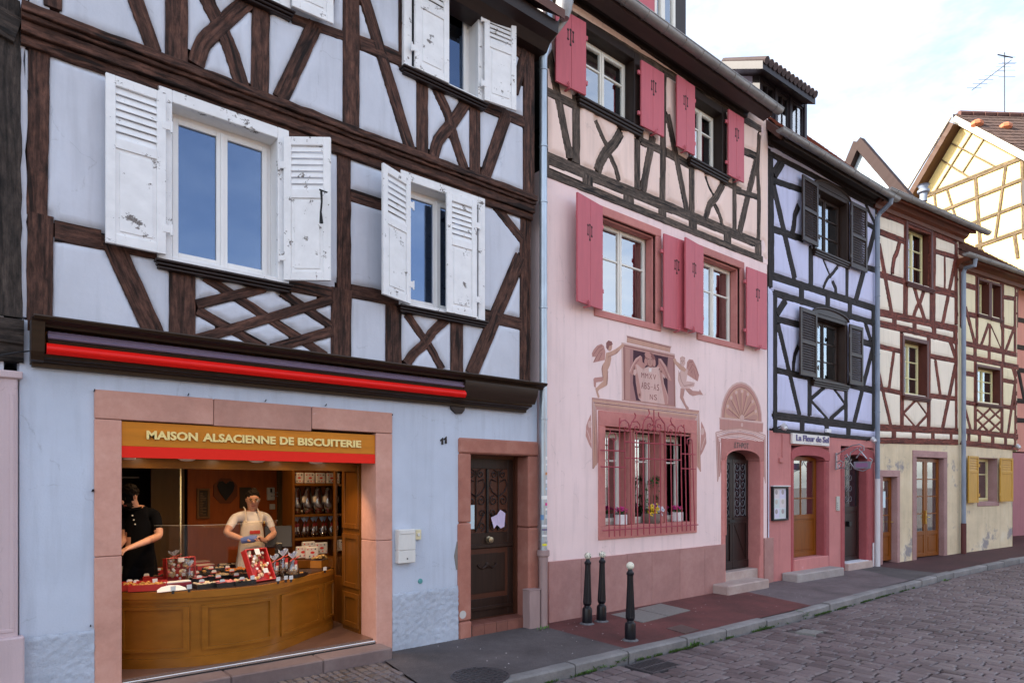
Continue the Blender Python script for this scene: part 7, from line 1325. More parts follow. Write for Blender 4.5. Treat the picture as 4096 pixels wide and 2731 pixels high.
# ================================================================ THE SHOP ROOM
ZF = .165; ORG = paint('shop_wood', (0.22, 0.080, 0.009), rough=.32, var=.25, stretch=(1.2, 6, 6)); ORGV = paint('shop_wood_upright', (0.17, 0.058, 0.007), rough=.35, var=.25, stretch=(7, 7, 1)); BACKW = paint('shop_back_wall', (0.42, 0.10, 0.014), rough=.5, var=.2, stretch=(6, 6, 1)); OLIV = paint('olive_panel', (0.15, 0.09, 0.035), rough=.5, var=.15)
YB = 3.0; ru0, ru1 = SHOP[0] - .5, SHOP[1] + .62; zC = 2.75
MB().box(ru0, ru1, .05, 4.3, ZF - .06, ZF).build('shop_floor', stone('shop_floor_tile', (.13, .07, .05), rough=.3), b.root); MB().box(ru0, ru1, .34, 4.3, zC, zC + .05).build('shop_ceiling', OLIV, b.root)
MB().box(ru0 - .05, ru0, .34, 4.3, ZF, zC).build('shop_side_wall', OLIV, b.root); MB().box(ru1, ru1 + .05, .34, 4.3, ZF, zC).build('shop_side_wall', ORGV, b.root)
xw = [b.f('S', x_, 800, -YB)[0] for x_ in (300, 530, 785, 1405, 1530, 2100)]
MB().box(ru0, ru1, YB + .6, YB + .65, ZF, zC).build('shop_back_wall', DARK, b.root); MB().box(xw[1], xw[2] - .04, YB, YB + .05, ZF, zC).build('wall_panel', OLIV, b.root); MB().box(xw[2], xw[3], YB - .004, YB + .05, ZF, zC).build('wall_panel', BACKW, b.root); MB().box(xw[3], ru1, YB - .05, YB + .05, ZF, zC).build('wall_panel', OLIV, b.root)
u_ = b.f('S', 735, 800, -2.2)[0]; MB().box(u_ - .008, u_ + .008, 2.19, 2.21, ZF, zC).build('chrome_post', plain('chrome', (.7, .68, .6), .2, 1), b.root)
# sign
zs0, zs1 = 2.1406, 2.463; sn = empty('shop_sign', (SHOP[0], 0, zs0), 0, 'wooden shop sign with cream raised letters and red lower band over the biscuit counter', 'sign'); sw = SHOP[1] - SHOP[0]
zr_ = zs0 + (b.f('S', 1200, 522)[1] - b.f('S', 1200, 595)[1]); SGW = paint('sign_wood', (0.56, 0.19, 0.008), rough=.6, var=.15, stretch=(1, 8, 8))
MB().box(.003, sw - .003, .0, .05, zr_ - zs0, zs1 - zs0 - .004).build('sign_board', SGW, sn); MB().box(.003, sw - .003, -.002, .05, 0, zr_ - zs0 - .002).build('red_band', plain('sign_red', (.80, .02, .008), .6, spec=.2), sn)
lu0, lu1 = b.f('S', 497, 420)[0] - SHOP[0], b.f('S', 1990, 480)[0] - SHOP[0]; lz0, lz1 = (b.f('S', 515, 452)[1] + b.f('S', 1975, 502)[1])/2 - zs0, (b.f('S', 515, 390)[1] + b.f('S', 1975, 452)[1])/2 - zs0; LET = plain('letter_cream', (.85, .66, .26), .5, spec=.2)
words = [('MAISON', 497, 853), ('ALSACIENNE', 888, 1395), ('DE', 1425, 1522), ('BISCUITERIE', 1550, 1990)]
for w_, xa, xb in words: text_mesh('letters', w_, (b.f('S', xa, 450)[0] - SHOP[0], b.f('S', xb, 450)[0] - SHOP[0], lz0, lz1), .001, .018, b, LET, sn, bold=.035)
# soffit, downlights and inner beam
MB().box(SHOP[0], SHOP[1], .05, .42, zs0 + .03, zs0 + .06).build('soffit', ORG, b.root); MB().box(SHOP[0], SHOP[1], .42, .50, b.f('S', 1000, 655, -.42)[1], zC).build('inner_beam', ORG, b.root)
LAMP = plain('lamp_glow', (1, .86, .6), .5, emit=14.0); PLF = plain('lamp_plastic', (.7, .68, .62), .4)
def downlight(x_, dome, label):
    u_ = b.f('S', x_, 600, -.22)[0]; r = empty('downlight', (u_, .22, zs0 + .03), 0, label, 'lamp', 'lamps in the shop soffit')
    if dome: MB().lathe([(.09, 0), (.085, -.02), (.05, -.04), (.01, -.045)], (0, 0, 0), 18).build('dome_shade', PLF, r, smooth=True)
    else:
        MB().lathe([(.05, 0), (.055, -.008), (.04, -.012)], (0, 0, 0), 18).build('trim_ring', PLF, r); MB().lathe([(.036, -.0125), (.036, -.014)], (0, 0, 0), 16).build('lit_lens', LAMP, r)
        ld = bpy.data.lights.new('downlight_beam', 'SPOT'); ld.energy = SPOT; ld.color = (1, .66, .34); ld.spot_size = math.radians(100); ld.spot_blend = .7; ld.shadow_soft_size = .035; lo = bpy.data.objects.new('downlight_beam', ld); COL.objects.link(lo); lo.parent = r; lo.location = (0, .0, -.03); lo.rotation_euler = (math.radians(18), 0, 0)
SPOT = 11.0
for x_, dm, lab in ((490, 0, 'small lit downlight in the soffit, nearest the left stone jamb'), (780, 1, 'white dome lamp in the soffit above the bearded shopkeeper'), (1035, 0, 'small lit downlight in the soffit, second from the left'), (1270, 1, 'white dome lamp in the soffit above the shopkeeper in the apron'), (1490, 0, 'small lit downlight in the soffit, third from the left'), (1680, 1, 'white dome lamp in the soffit above the gift shelf'), (1815, 0, 'small lit downlight in the soffit, nearest the right jamb')): downlight(x_, dm, lab)
u_ = b.f('S', 375, 590, -.2)[0]; tag(MB().box(u_ - .05, u_ + .05, .16, .26, zs0 - .012, zs0 + .03, .006).build('smoke_detector', PLF), 'square white detector at the left end of the soffit', 'detector')
# right-hand panelled jamb and glazed door
pj = MB(); pj.box(SHOP[1] - .012, SHOP[1], .345, .80, ZF, 2.20); 
pj.build('panelled_jamb', ORGV, b.root)
for z0_, z1_ in ((ZF + .05, .62), (.68, 1.32), (1.38, 2.12)):
    m = MB(); m.box(SHOP[1] - .03, SHOP[1] - .012, .36, .42, z0_, z1_, .004); m.box(SHOP[1] - .03, SHOP[1] - .012, .72, .79, z0_, z1_, .004); m.box(SHOP[1] - .03, SHOP[1] - .012, .42, .72, z1_ - .06, z1_, .004); m.box(SHOP[1] - .03, SHOP[1] - .012, .42, .72, z0_, z0_ + .06, .004); m.build('jamb_panel', ORGV, b.root)
gd = MB(); gu0, gu1 = b.f('S', 1842, 900, -1.15)[0], b.f('S', 1905, 900, -.82)[0]
for (y0_, y1_) in ((.82, .88), (1.22, 1.28)): gd.box(gu1 + .01, gu1 + .05, y0_, y1_, ZF, 2.2, .004)
gd.box(gu1 + .01, gu1 + .05, .88, 1.22, ZF, .75, .004); gd.box(gu1 + .01, gu1 + .05, .88, 1.22, 2.1, 2.2, .004); gdo = gd.build('glazed_leaf', ORGV, b.root); MB().box(gu1 + .027, gu1 + .033, .88, 1.22, .75, 2.1).build('pane', GLASS, gdo)
# counter
ZT = .885; cf = [(1.075, .48), (1.2, .37), (1.35, .26), (1.59, .13), (1.85, .055), (2.12, .035), (2.40, .085), (2.65, .235), (2.92, .44), (3.2, .64), (3.42, .82), (3.47, .95)]
def smoothc(P, k=5):
    out = []
    for i in range(len(P) - 1):
        p0, p1, p2, p3 = (Vector(P[max(i-1, 0)]), Vector(P[i]), Vector(P[i+1]), Vector(P[min(i+2, len(P)-1)]))
        for j in range(k): q = j/k; out.append(0.5 * ((2*p1) + (p2-p0)*q + (2*p0-5*p1+4*p2-p3)*q*q + (3*p1-p0-3*p2+p3)*q**3))
    out.append(Vector(P[-1])); return out
cs = smoothc(cf)
def off(P, d):
    R_ = []
    for i in range(len(P)): t = (P[min(i+1, len(P)-1)] - P[max(i-1, 0)]).normalized(); R_.append(P[i] + Vector((-t.y, t.x)) * d)
    return R_
ct = empty('shop_counter', (2.2, .4, ZF), 0, 'curved wooden shop counter with framed panels facing the street', 'counter'); CL = ct.location
def band(P0, P1, z0, z1, nm, mat, par=ct):
    m = MB(); n_ = len(P0)
    for a, e in zip(P0, P1): m.v += [(a.x - CL.x, a.y - CL.y, z0 - CL.z), (a.x - CL.x, a.y - CL.y, z1 - CL.z), (e.x - CL.x, e.y - CL.y, z1 - CL.z), (e.x - CL.x, e.y - CL.y, z0 - CL.z)]
    for i in range(n_ - 1):
        for k in range(4): m.f.append((i*4 + k, i*4 + (k+1) % 4, (i+1)*4 + (k+1) % 4, (i+1)*4 + k))
    m.f += [(3, 2, 1, 0), tuple((n_-1)*4 + k for k in range(4))]; return smooth_by_angle(m.build(nm, mat, par))
CW = paint('counter_wood', (0.27, 0.098, 0.010), rough=.28, var=.18, stretch=(1.5, 1.5, 5)); CTW = paint('counter_top_wood', (0.33, 0.125, 0.016), rough=.15, var=.12, stretch=(1.5, 6, 6))
band(off(cs, .0), off(cs, .62), ZT - .065, ZT, 'counter_top', CTW); fr_ = off(cs, .02); band(fr_, off(cs, .06), ZF, ZT - .066, 'counter_front', CW); band(off(cs, .010), off(cs, .05), ZF, ZF + .09, 'skirting', CW); band(off(cs, .008), off(cs, .05), ZT - .10, ZT - .066, 'top_moulding', CW)
def arc_pts(i0, i1, d): return off(cs, d)[i0:i1 + 1]
for i0, i1 in ((2, 15), (18, 30), (33, 44), (46, 52)):
    for z0_, z1_ in ((ZF + .15, ZF + .18), (ZT - .17, ZT - .14)): band(arc_pts(i0, i1, .004), arc_pts(i0, i1, .022), z0_, z1_, 'panel_moulding', CW)
    for ii in (i0, i1): band(arc_pts(ii, ii + 1, .003), arc_pts(ii, ii + 1, .022), ZF + .15, ZT - .14, 'panel_moulding', CW)
MAT_ = band(off(cs, .04), off(cs, .58), ZT + .001, ZT + .008, 'dark_runner', plain('runner', (.03, .015, .012), .35))
# curved glass screen
gs = empty('glass_screen', (2.2, .8, ZT), 0, 'clear curved glass screen standing on the counter before the shopkeepers', 'glass screen'); CL = gs.location; band(off(cs, .50)[3:44], off(cs, .506)[3:44], ZT + .002, 1.485, 'pane', GLASS_D, gs); band(off(cs, .500)[3:44], off(cs, .506)[3:44], 1.4851, 1.487, 'edge', plain('glass_edge', (.45, .42, .36), .2), gs)
# ---- goods
def cpos(fr, x_, y_, z=ZT + .009): P = on_z(px(fr, x_, y_), z); return Vector((P.x, P.y, z))
RTR = plain('red_tray', (.45, .02, .015), .4); BTR = plain('black_tray', (.012, .012, .012), .35); TAGW = plain('tag_white', (.62, .60, .56), .7)
BIS = {k: stone('biscuit_' + k, v, bump=.6, scale=50) for k, v in dict(gold=(.45, .22, .05), pale=(.58, .40, .20), brown=(.20, .08, .035), pink=(.65, .20, .17), orange=(.55, .19, .03), cream=(.62, .48, .30), dark=(.06, .025, .015)).items()}
def tray(fr, x_, y_, w, d, hh, mat, bis, n_, lab, ry=0.0, shape='ball', ang=None):
    P = cpos(fr, x_, y_); a = ang if ang is not None else 0.0; r = empty('biscuit_tray', P, a, lab, 'tray'); t_ = .006
    m = MB(); m.box(-w/2, w/2, 0, d, 0, .006); m.box(-w/2, w/2, -t_, 0, 0, hh); m.box(-w/2, w/2, d, d + t_, 0, hh*1.25); m.box(-w/2 - t_, -w/2, -t_, d + t_, 0, hh); m.box(w/2, w/2 + t_, -t_, d + t_, 0, hh); m.build('tray_box', mat, r)
    for k in range(n_):
        xx, yy = random.uniform(-w*.42, w*.42), random.uniform(d*.1, d*.9); s_ = random.uniform(.016, .022)
        if shape == 'ball': m = MB().ball((0, 0, 0), s_, 8, 5, (1.1, 1, .75), .1)
        elif shape == 'disc': m = MB().lathe([(s_*.95, -.006), (s_*1.1, 0), (s_*.9, .007)], (0, 0, 0), 9)
        else: m = MB().box(-s_*1.3, s_*1.3, -s_*.7, s_*.7, -.008, .009, .004)
        m.build('biscuit', BIS[bis], r, loc=(xx, yy, hh*.7 + random.uniform(0, .02)), rot=(random.uniform(-.4, .4), random.uniform(-.4, .4), random.uniform(0, 3)))
    return r
def price(fr, x_, y_, lab, z=ZT + .07, arch_=True):
    P = on_z(px(fr, x_, y_), z); r = empty('price_tag', P, .25, lab, 'price tag', 'white price tags on the biscuit counter')
    if arch_: MB().prism([(-.026, 0), (.026, 0), (.027, .016), (.016, .026), (-.016, .026), (-.027, .016)], -.001, .001).build('tag_card', TAGW, r); MB().box(-.03, .03, -.0018, .0, -.008, .001).build('tag_stripe', plain('tag_red', (.6, .06, .04), .5), r)
    else: MB().box(-.023, .023, -.001, .001, 0, .04).build('tag_card', TAGW, r)
    MB().box(-.012, .012, .001, .004, -.03, .006).build('tag_clip', BTR, r)
A0 = .28
for q in (('CT', 150, 782, .16, .16, .055, RTR, 'gold', 12, 'red tray of golden biscuits at the far left front of the counter'), ('CT', 470, 782, .30, .20, .06, RTR, 'gold', 26, 'large red tray of golden shell biscuits at the left front'), ('CT', 250, 640, .30, .16, .05, RTR, 'brown', 24, 'red tray of browned biscuits in the second row on the left'), ('CT', 640, 640, .28, .16, .05, RTR, 'dark', 20, 'red tray of dark chocolate biscuits in the second row'), ('CT', 480, 545, .40, .16, .05, RTR, 'gold', 30, 'red tray heaped with golden pastries in the back row on the left')): tray(*q, ang=-.3)
for q in (('CT', 1370, 735, .20, .13, .04, BTR, 'cream', 22, 'black tray of cream biscuits at the front, left of the pink ones'), ('CT', 1660, 715, .20, .13, .04, BTR, 'pink', 18, 'black tray of pink glazed biscuits at the front'), ('CT', 1925, 690, .20, .12, .04, BTR, 'pale', 18, 'black tray of pale ring biscuits at the front, right of the pink ones'), ('CT', 1290, 640, .20, .12, .04, BTR, 'pink', 12, 'black tray with a few pink biscuits in the second row'), ('CT', 1560, 610, .20, .12, .04, BTR, 'pale', 18, 'black tray of star shaped pale biscuits in the second row'), ('CT', 1840, 590, .20, .12, .04, BTR, 'brown', 16, 'black tray of brown biscuits in the second row'), ('CT', 1270, 560, .18, .12, .035, BTR, 'gold', 12, 'black tray of small golden biscuits in the third row'), ('CT', 1490, 490, .22, .12, .035, BTR, 'pale', 18, 'black tray of pale finger biscuits in the third row'), ('CT', 1790, 520, .24, .13, .035, BTR, 'orange', 24, 'black tray of orange square biscuits in the third row')):
    tray(*q, shape='disc' if q[7] in ('cream', 'pink') else 'bar' if q[7] in ('orange', 'brown') else 'ball', ang=.12)
tray('CT', 1720, 440, .24, .12, .04, BTR, 'cream', 15, 'black tray of square cream wafers at the back of the counter', shape='bar', ang=.1)
tray('P2', 880, 1290, .24, .14, .03, BTR, 'gold', 7, 'nearly empty black tray with a few golden biscuits near the right end', shape='bar', ang=.7)
TAGL = ['left one of the two at the front left', 'right one of the two at the front left', 'left one on the browned biscuits', 'right one on the browned biscuits', 'left one at the back of the pastries', 'right one at the back of the pastries', 'on the front cream biscuits', 'on the pink glazed biscuits', 'on the front pale ring biscuits', 'on the few pink biscuits', 'on the star biscuits', 'on the brown biscuits', 'between finger and star biscuits', 'on the orange biscuits', 'on the finger biscuits', 'before the cream wafers', 'at the left end of the black trays']
for k, (x_, y_) in enumerate(((215, 650), (312, 655), (355, 560), (462, 560), (315, 478), (640, 478), (1275, 648), (1578, 648), (1868, 612), (1240, 588), (1518, 580), (1785, 552), (1455, 508), (1718, 490), (1412, 450), (1655, 440), (1195, 520))): price('CT', x_, y_, 'small arched white price tag, %s' % TAGL[k])
for x_, y_, lb in ((588, 660, 'on the large red tray'), (855, 775, 'before the scalloped card'), (1092, 750, 'below the slim gift bag'), (2022, 610, 'left of the tilted red box')): price('CT', x_, y_, 'square white price card ' + lb, arch_=False)
for x_, y_, lb in ((608, 1345, 'before the left gift bag'), (695, 1330, 'before the middle gift bag'), (755, 1328, 'before the right gift bag'), (1140, 1225, 'before the wooden display box')): price('P2', x_, y_, 'square white price card ' + lb, arch_=False, z=ZT + .02)
# gift boxes with clear windows
def gift_box(fr, x_, y_, w, hh, d, ang, tilt, lab):
    r = empty('biscuit_gift_box', cpos(fr, x_, y_), ang, lab, 'gift box'); M_ = Matrix.Rotation(-tilt, 4, 'X')
    m = MB(); frame_panel(m, -w/2, w/2, 0, hh, .012, -d*.5, d*.5); m.box(-w/2, w/2, d*.5, d*.5 + .006, 0, hh); o_ = m.build('red_box', RTR, r); o_.rotation_euler = (-tilt, 0, 0); cl = ['pale', 'cream', 'pink', 'brown', 'gold', 'cream', 'pale']
    for k in range(48):
        q = MB().ball((0, 0, 0), random.uniform(.014, .022), 7, 5, (1, .6, 1), .12).build('biscuit', BIS[random.choice(cl)], o_, loc=(random.uniform(-w*.43, w*.43), random.uniform(-.01, d*.35), random.uniform(hh*.06, hh*.94)))
    for k in range(9): MB().lathe([(.016, 0), (.014, .006)], (random.uniform(-w*.4, w*.4), -.012, random.uniform(hh*.1, hh*.9)), 5, Matrix.Rotation(math.pi/2, 3, 'X')).build('sugar_star', TAGW, o_)
    MB().box(-.03, .03, -d*.5 - .006, -d*.5 - .004, hh*.80, hh*.98).build('card', TAGW, o_); MB().box(0, .06, -d*.5 - .006, -d*.5 - .004, hh*.22, hh*.36).build('card', TAGW, o_)
gift_box('CT', 2190, 640, .27, .36, .07, .35, .45, 'tilted red box of assorted biscuits behind clear film on the right of the counter'); gift_box('CT', 960, 640, .29, .25, .10, .1, .12, 'upright red box of assorted biscuits wrapped in film left of centre')
# cellophane bags
CEL = glass('cellophane', refl=.10, tint=(.96, .96, .98))
def bag(P, w, hh, lab, mat='pale', bow=True, tagc=True, name='gift_bag', n_=16, ang=.3, grp='cellophane gift bags'):
    r = empty(name, P, ang, lab, 'gift bag', grp)
    for k in range(n_): MB().ball((0, 0, 0), w*.19, 7, 5, (1, 1, .7), .12).build('biscuit', BIS[random.choice([mat, 'brown', 'cream', mat])], r, loc=(random.uniform(-w*.3, w*.3), random.uniform(-w*.22, w*.22), w*.15 + random.uniform(0, hh*.36)))
    MB().lathe([(w*.5, 0), (w*.52, hh*.3), (w*.40, hh*.5), (w*.12, hh*.68), (w*.10, hh*.72)], (0, 0, 0), 14).build('bag_film', CEL, r, smooth=True)
    fm = MB(); 
    for k in range(9): a = k*.7; fm.add([(0, 0, hh*.70), (w*.5*math.cos(a), w*.25*math.sin(a), hh*(.95 + .06*math.sin(k*2.1))), (w*.5*math.cos(a + .5), w*.25*math.sin(a + .5), hh*(.93 + .06*math.cos(k)))], [(0, 1, 2)])
    fm.build('bag_frill', plain('film_frill', (.42, .46, .54), .12), r)
    if bow: MB().tube([(-w*.5, -w*.2, hh*.62), (-w*.1, -w*.16, hh*.72), (w*.1, -w*.16, hh*.70), (w*.55, -w*.2, hh*.80)], w*.045, 6).build('red_ribbon', RTR, r)
    if tagc: o_ = MB().box(-w*.16, w*.16, -w*.42, -w*.41, hh*.28, hh*.66, .002).build('gift_tag', RTR, r); MB().box(-w*.13, w*.13, -w*.426, -w*.421, hh*.29, hh*.50).build('tag_card', plain('tag_cream', (.72, .66, .5), .5), o_)
for fr, x_, y_, w, hh, lab in (('P2', 565, 1300, .11, .25, 'clear bag of biscuits with red ribbon, next to the tilted red box'), ('P2', 665, 1285, .13, .30, 'tall clear bag of biscuits with red ribbon, middle of the three by the tilted box'), ('P2', 775, 1300, .12, .28, 'clear bag of biscuits with red ribbon, rightmost of the three by the tilted box'), ('CT', 870, 480, .14, .24, 'clear gift bag tied with cream ribbon behind the upright red box'), ('CT', 1100, 640, .09, .22, 'slim clear gift bag beside the upright red box')): bag(cpos(fr, x_, y_), w, hh, lab)
for k, (x_, y_) in enumerate(((1280, 420), (1340, 470))): r = empty('red_tin', cpos('CT', x_, y_), .2, ['red tin box with pale lid, upper one behind the trays', 'red tin box with pale lid, front one behind the trays'][k], 'tin box'); MB().box(-.10, .10, 0, .13, 0, .05, .006).build('tin_body', RTR, r); MB().box(-.102, .102, -.002, .132, .05, .062, .004).build('tin_lid', plain('tin_lid', (.60, .40, .32), .5), r)
P = cpos('CT', 840, 782); r = tag(MB().prism([(-.13, 0), (.13, 0), (.125, .03), (.08, .065), (.0, .08), (-.08, .065), (-.125, .03)], -.002, .002).build('name_card', TAGW), 'white scalloped card with script lettering at the front edge of the counter', 'card'); r.location = P; r.rotation_euler = (-.9, 0, .1)
P = cpos('CT', 940, 720); r = empty('red_book_box', P, .1, 'flat red box lying behind the scalloped card', 'box'); MB().box(-.12, .12, 0, .1, 0, .04, .004).build('box_body', plain('dark_red', (.22, .01, .025), .5), r); MB().box(-.118, .118, .002, .098, .04, .052, .003).build('box_lid', TAGW, r)
P = cpos('CT', 165, 560); r = tag(MB().box(-.05, .05, -.002, .002, 0, .11).build('folded_card', TAGW), 'folded white card standing at the left end of the counter', 'card'); r.location = P; r.rotation_euler = (-.2, 0, -.3)
r = empty('biscuit_box', cpos('P2', 1140, 1190), .8, 'wooden display box of wrapped biscuits at the right end of the counter', 'box'); MB().box(-.12, .12, 0, .14, 0, .09, .004).build('box_body', CTW, r); MB().box(-.12, .12, .0, .14, .09, .10, .003).build('box_top', BIS['dark'], r)
for k in range(20): MB().ball((0, 0, 0), .024, 7, 5, (1.2, 1, .7), .15).build('wrapped_biscuit', plain('gold_film', (.55, .34, .12), .15, .4), r, loc=(random.uniform(-.1, .1), random.uniform(.02, .12), .11 + random.uniform(0, .03)))
# ---- gift shelf
SHO = 1.75; su = [b.f('S', x_, 900, -SHO)[0] for x_ in (1512, 1530, 1832, 1850)]; sz = [b.f('S', 1680, y_, -SHO)[1] for y_ in (1300, 1130, 968, 755)]; sh = empty('gift_shelf', (su[1], SHO, ZF), 0, 'wooden wall shelf of tins, stork bags and gift bags at the back of the shop', 'shelf'); 
for a, e in ((su[0], su[1]), (su[2], su[3])): MB().box(a - su[1], e - su[1], -.02, .34, 0, 2.25 - ZF, .004).build('shelf_side', ORGV, sh)
MB().box(0, su[2] - su[1], .32, .34, 0, 2.25 - ZF).build('shelf_back', BACKW, sh)
for z_ in sz: MB().box(0, su[2] - su[1], -.01, .32, z_ - ZF - .03, z_ - ZF, .003).build('shelf_board', ORG, sh)
TINW = plain('tin_white', (.62, .56, .50), .4); TINP = [plain('tin_red', (.55, .03, .02), .5), plain('tin_green', (.04, .06, .05), .6), plain('tin_pink', (.5, .2, .2), .6)]
def tin(P, w, hh, lab, ang=0):
    r = empty('printed_tin', P, ang, lab, 'tin', 'white printed biscuit tins'); MB().box(-w/2, w/2, 0, .05, 0, hh, .012).build('tin_box', TINW, r); MB().lathe([(w*.17, 0), (w*.17, .002)], (0, .0005, hh*.52), 8, Matrix.Rotation(math.pi/2, 3, 'X') @ Matrix.Diagonal((1.0, .6, 1))).build('printed_badge', TINP[0], r)
    for k in range(6): MB().box(-.008, .008, -.002, .001, -.008, .008).build('printed_motif', TINP[k % 3], r, loc=(w*(-.36 + .145*k) , 0, hh*(.22 if k % 2 else .8)), rot=(0, k, 0))
tw = (su[2] - su[1]) / 4
for k in range(4): tin(Vector((su[1] + tw*(k + .5), SHO + .03, sz[3])), tw*.92, b.f('S', 1580, 678, -SHO)[1] - sz[3], ['white printed tin on the top shelf, leftmost', 'white printed tin on the top shelf, second from left', 'white printed tin on the top shelf, third from left', 'white printed tin on the top shelf, rightmost'][k])
for k, (x_, y_, o_) in enumerate(((1590, 1275, 1.35), (1655, 1278, 1.30), (1632, 1240, 1.5), (1720, 1245, 1.5))): u_, z_ = b.f('S', x_, y_, -o_); tin(Vector((u_, o_, z_)), .17, .15, ['white printed tin stacked low before the shelf, front left', 'white printed tin stacked low before the shelf, front right', 'white printed tin stacked low before the shelf, back left', 'white printed tin stacked low before the shelf, back right'][k])
MB().box(b.f('S', 1525, 1300, -1.4)[0], b.f('S', 1825, 1300, -1.4)[0], 1.25, 1.75, ZF, b.f('S', 1600, 1280, -1.35)[1] - .005).build('low_cabinet', ORGV, b.root)
# stork shaped figures in cellophane
STK = stone('stork_white', (.62, .52, .40), bump=.3)
def stork(P, hh, lab):
    r = empty('stork_gift', P, 0, lab, 'gift bag', 'stork gift bags on the shelf'); smooth_by_angle(MB().tube([(.06, 0, hh*.25), (.02, 0, hh*.32), (-.03, 0, hh*.48), (-.035, 0, hh*.60), (-.01, 0, hh*.72), (-.015, 0, hh*.85), (.01, 0, hh*.92)], [.012, .035, .048, .036, .018, .015, .019], 10).build('stork_body', STK, r)); MB().tube([(.01, 0, hh*.91), (-.04, -.01, hh*.80)], [.008, .003], 6).build('beak', RTR, r)
    for k in range(10): MB().ball((0, 0, 0), .017, 6, 4).build('sweet', BIS[random.choice(['pale', 'cream', 'pink'])], r, loc=(random.uniform(-.02, .07), random.uniform(-.03, .03), random.uniform(.015, hh*.22)))
    MB().lathe([(.06, 0), (.07, hh*.4), (.05, hh*.85), (.03, hh)], (.01, 0, 0), 10).build('bag_film', CEL, r, smooth=True)
for k in range(4): stork(Vector((su[1] + .07 + k*.145, SHO + .12, sz[2])), (sz[3] - sz[2])*.9, ['stork figure in clear film on the shelf, leftmost', 'stork figure in clear film on the shelf, second from left', 'stork figure in clear film on the shelf, third from left', 'stork figure in clear film on the shelf, rightmost'][k])
for k in range(9): bag(Vector((su[1] + .04 + k*(su[2]-su[1]-.06)/8.6, SHO + .10 + .06*(k % 2), sz[1])), .075, (sz[2] - sz[1])*.92, 'small clear bag with red tag on the lower gift shelf, %s from the left' % ['first', 'second', 'third', 'fourth', 'fifth', 'sixth', 'seventh', 'eighth', 'ninth'][k], bow=False, n_=5, ang=random.uniform(-.2, .2), grp='small gift bags on the shelf')
# wall decor
def on_back(x_, y_): return b.f('S', x_, y_, -YB + .03)
hz_ = [on_back(x_, y_) for x_, y_ in ((1050, 872), (1003, 812), (990, 770), (1000, 742), (1025, 737), (1050, 758), (1075, 737), (1100, 742), (1110, 770), (1097, 812))]; bx_ = hz_[0]; hp_ = empty('heart_plaque', (bx_[0], YB - .02, bx_[1]), 0, 'dark heart on a wooden plaque on the orange shop wall', 'plaque'); c0 = on_back(1050, 805)
MB().prism([(c0[0] - bx_[0] + .17*math.cos(k*math.pi/4 + .39), c0[1] - bx_[1] + .19*math.sin(k*math.pi/4 + .39)) for k in range(8)], -.01, .01).build('plaque_board', paint('plaque_brown', (.20, .055, .016), rough=.5), hp_); MB().prism([(q[0] - bx_[0], q[1] - bx_[1]) for q in hz_], .01, .03).build('heart', plain('heart_black', (.008, .006, .006), .6), hp_)
q0, q1 = on_back(848, 1000), on_back(940, 788); fp = empty('framed_text', (q0[0], YB - .02, q0[1]), 0, 'narrow framed text board on the orange shop wall', 'picture'); m = MB(); frame_panel(m, 0, q1[0] - q0[0], 0, q1[1] - q0[1], .03, -.02, .01); m.build('frame', paint('frame_tan', (.22, .11, .04), rough=.5), fp); MB().box(.02, q1[0] - q0[0] - .02, -.005, .01, .02, q1[1] - q0[1] - .02).build('text_board', plain('board_dark', (.05, .03, .015), .6), fp)
for k in range(14): MB().box(.045, q1[0] - q0[0] - .045 - random.uniform(0, .05), -.008, -.005, .05 + k*(q1[1]-q0[1]-.1)/14, .06 + k*(q1[1]-q0[1]-.1)/14).build('text_line', plain('text_tan', (.22, .13, .06), .6), fp)
q0, q1 = on_back(1150, 960), on_back(1228, 780); tag(MB().box(q0[0], q1[0], YB - .03, YB - .006, q1[1] - .3, q1[1]).build('dark_picture', plain('board_dark', (.05, .03, .015), .6)), 'small dark framed picture behind the shopkeeper in the apron', 'picture')
q0, q1 = on_back(1338, 870), on_back(1390, 782); th = empty('thermostat', (q0[0], YB - .02, q0[1]), 0, 'white remote control holder on the shop wall beside the shopkeeper', 'remote'); MB().box(0, q1[0] - q0[0], -.03, .01, 0, q1[1] - q0[1], .008).build('case', TAGW, th); MB().box(.04, q1[0] - q0[0] - .04, -.033, -.03, (q1[1] - q0[1])*.62, (q1[1] - q0[1])*.92).build('display', BTR, th)
for k in range(6): MB().box(0, .022, -.034, -.03, 0, .016).build('key', plain('key_grey', (.3, .3, .3), .5), th, loc=(.05 + .04*(k % 3), 0, .05 + .05*(k//3)))
q0, q1 = on_back(1358, 935), on_back(1396, 897); tag(MB().box(q0[0], q1[0], YB - .03, YB - .005, q0[1], q1[1], .006).build('light_switch', TAGW), 'square white light switch on the shop wall', 'switch')
# till
P = b.f('S', 1420, 1250, -1.2); tl = empty('till', (P[0], 1.2, .9), -.3, 'dark till screen behind the counter beside the shopkeeper', 'till'); MB().box(-.16, .16, .0, .03, .25, .52, .01).build('screen', plain('till_dark', (.012, .013, .018), .6), tl, rot=(-.25, 0, 0)); MB().box(-.04, .04, .03, .09, 0, .3, .01).build('stand', BTR, tl); MB().box(-.18, .18, -.1, .25, -.02, .0, .004).build('base', BTR, tl)
MB().box(-.03, .03, .05, .11, ZF - .9, -.02).build('post', BTR, tl)
# fittings behind the bearded man
for k in range(4): MB().box(ru0 + .1, xw[1] - .1, YB + .2, YB + .55, 1.55 + k*.22, 1.57 + k*.22).build('dark_shelf', plain('grey_shelf', (.12, .12, .13), .4), b.root)

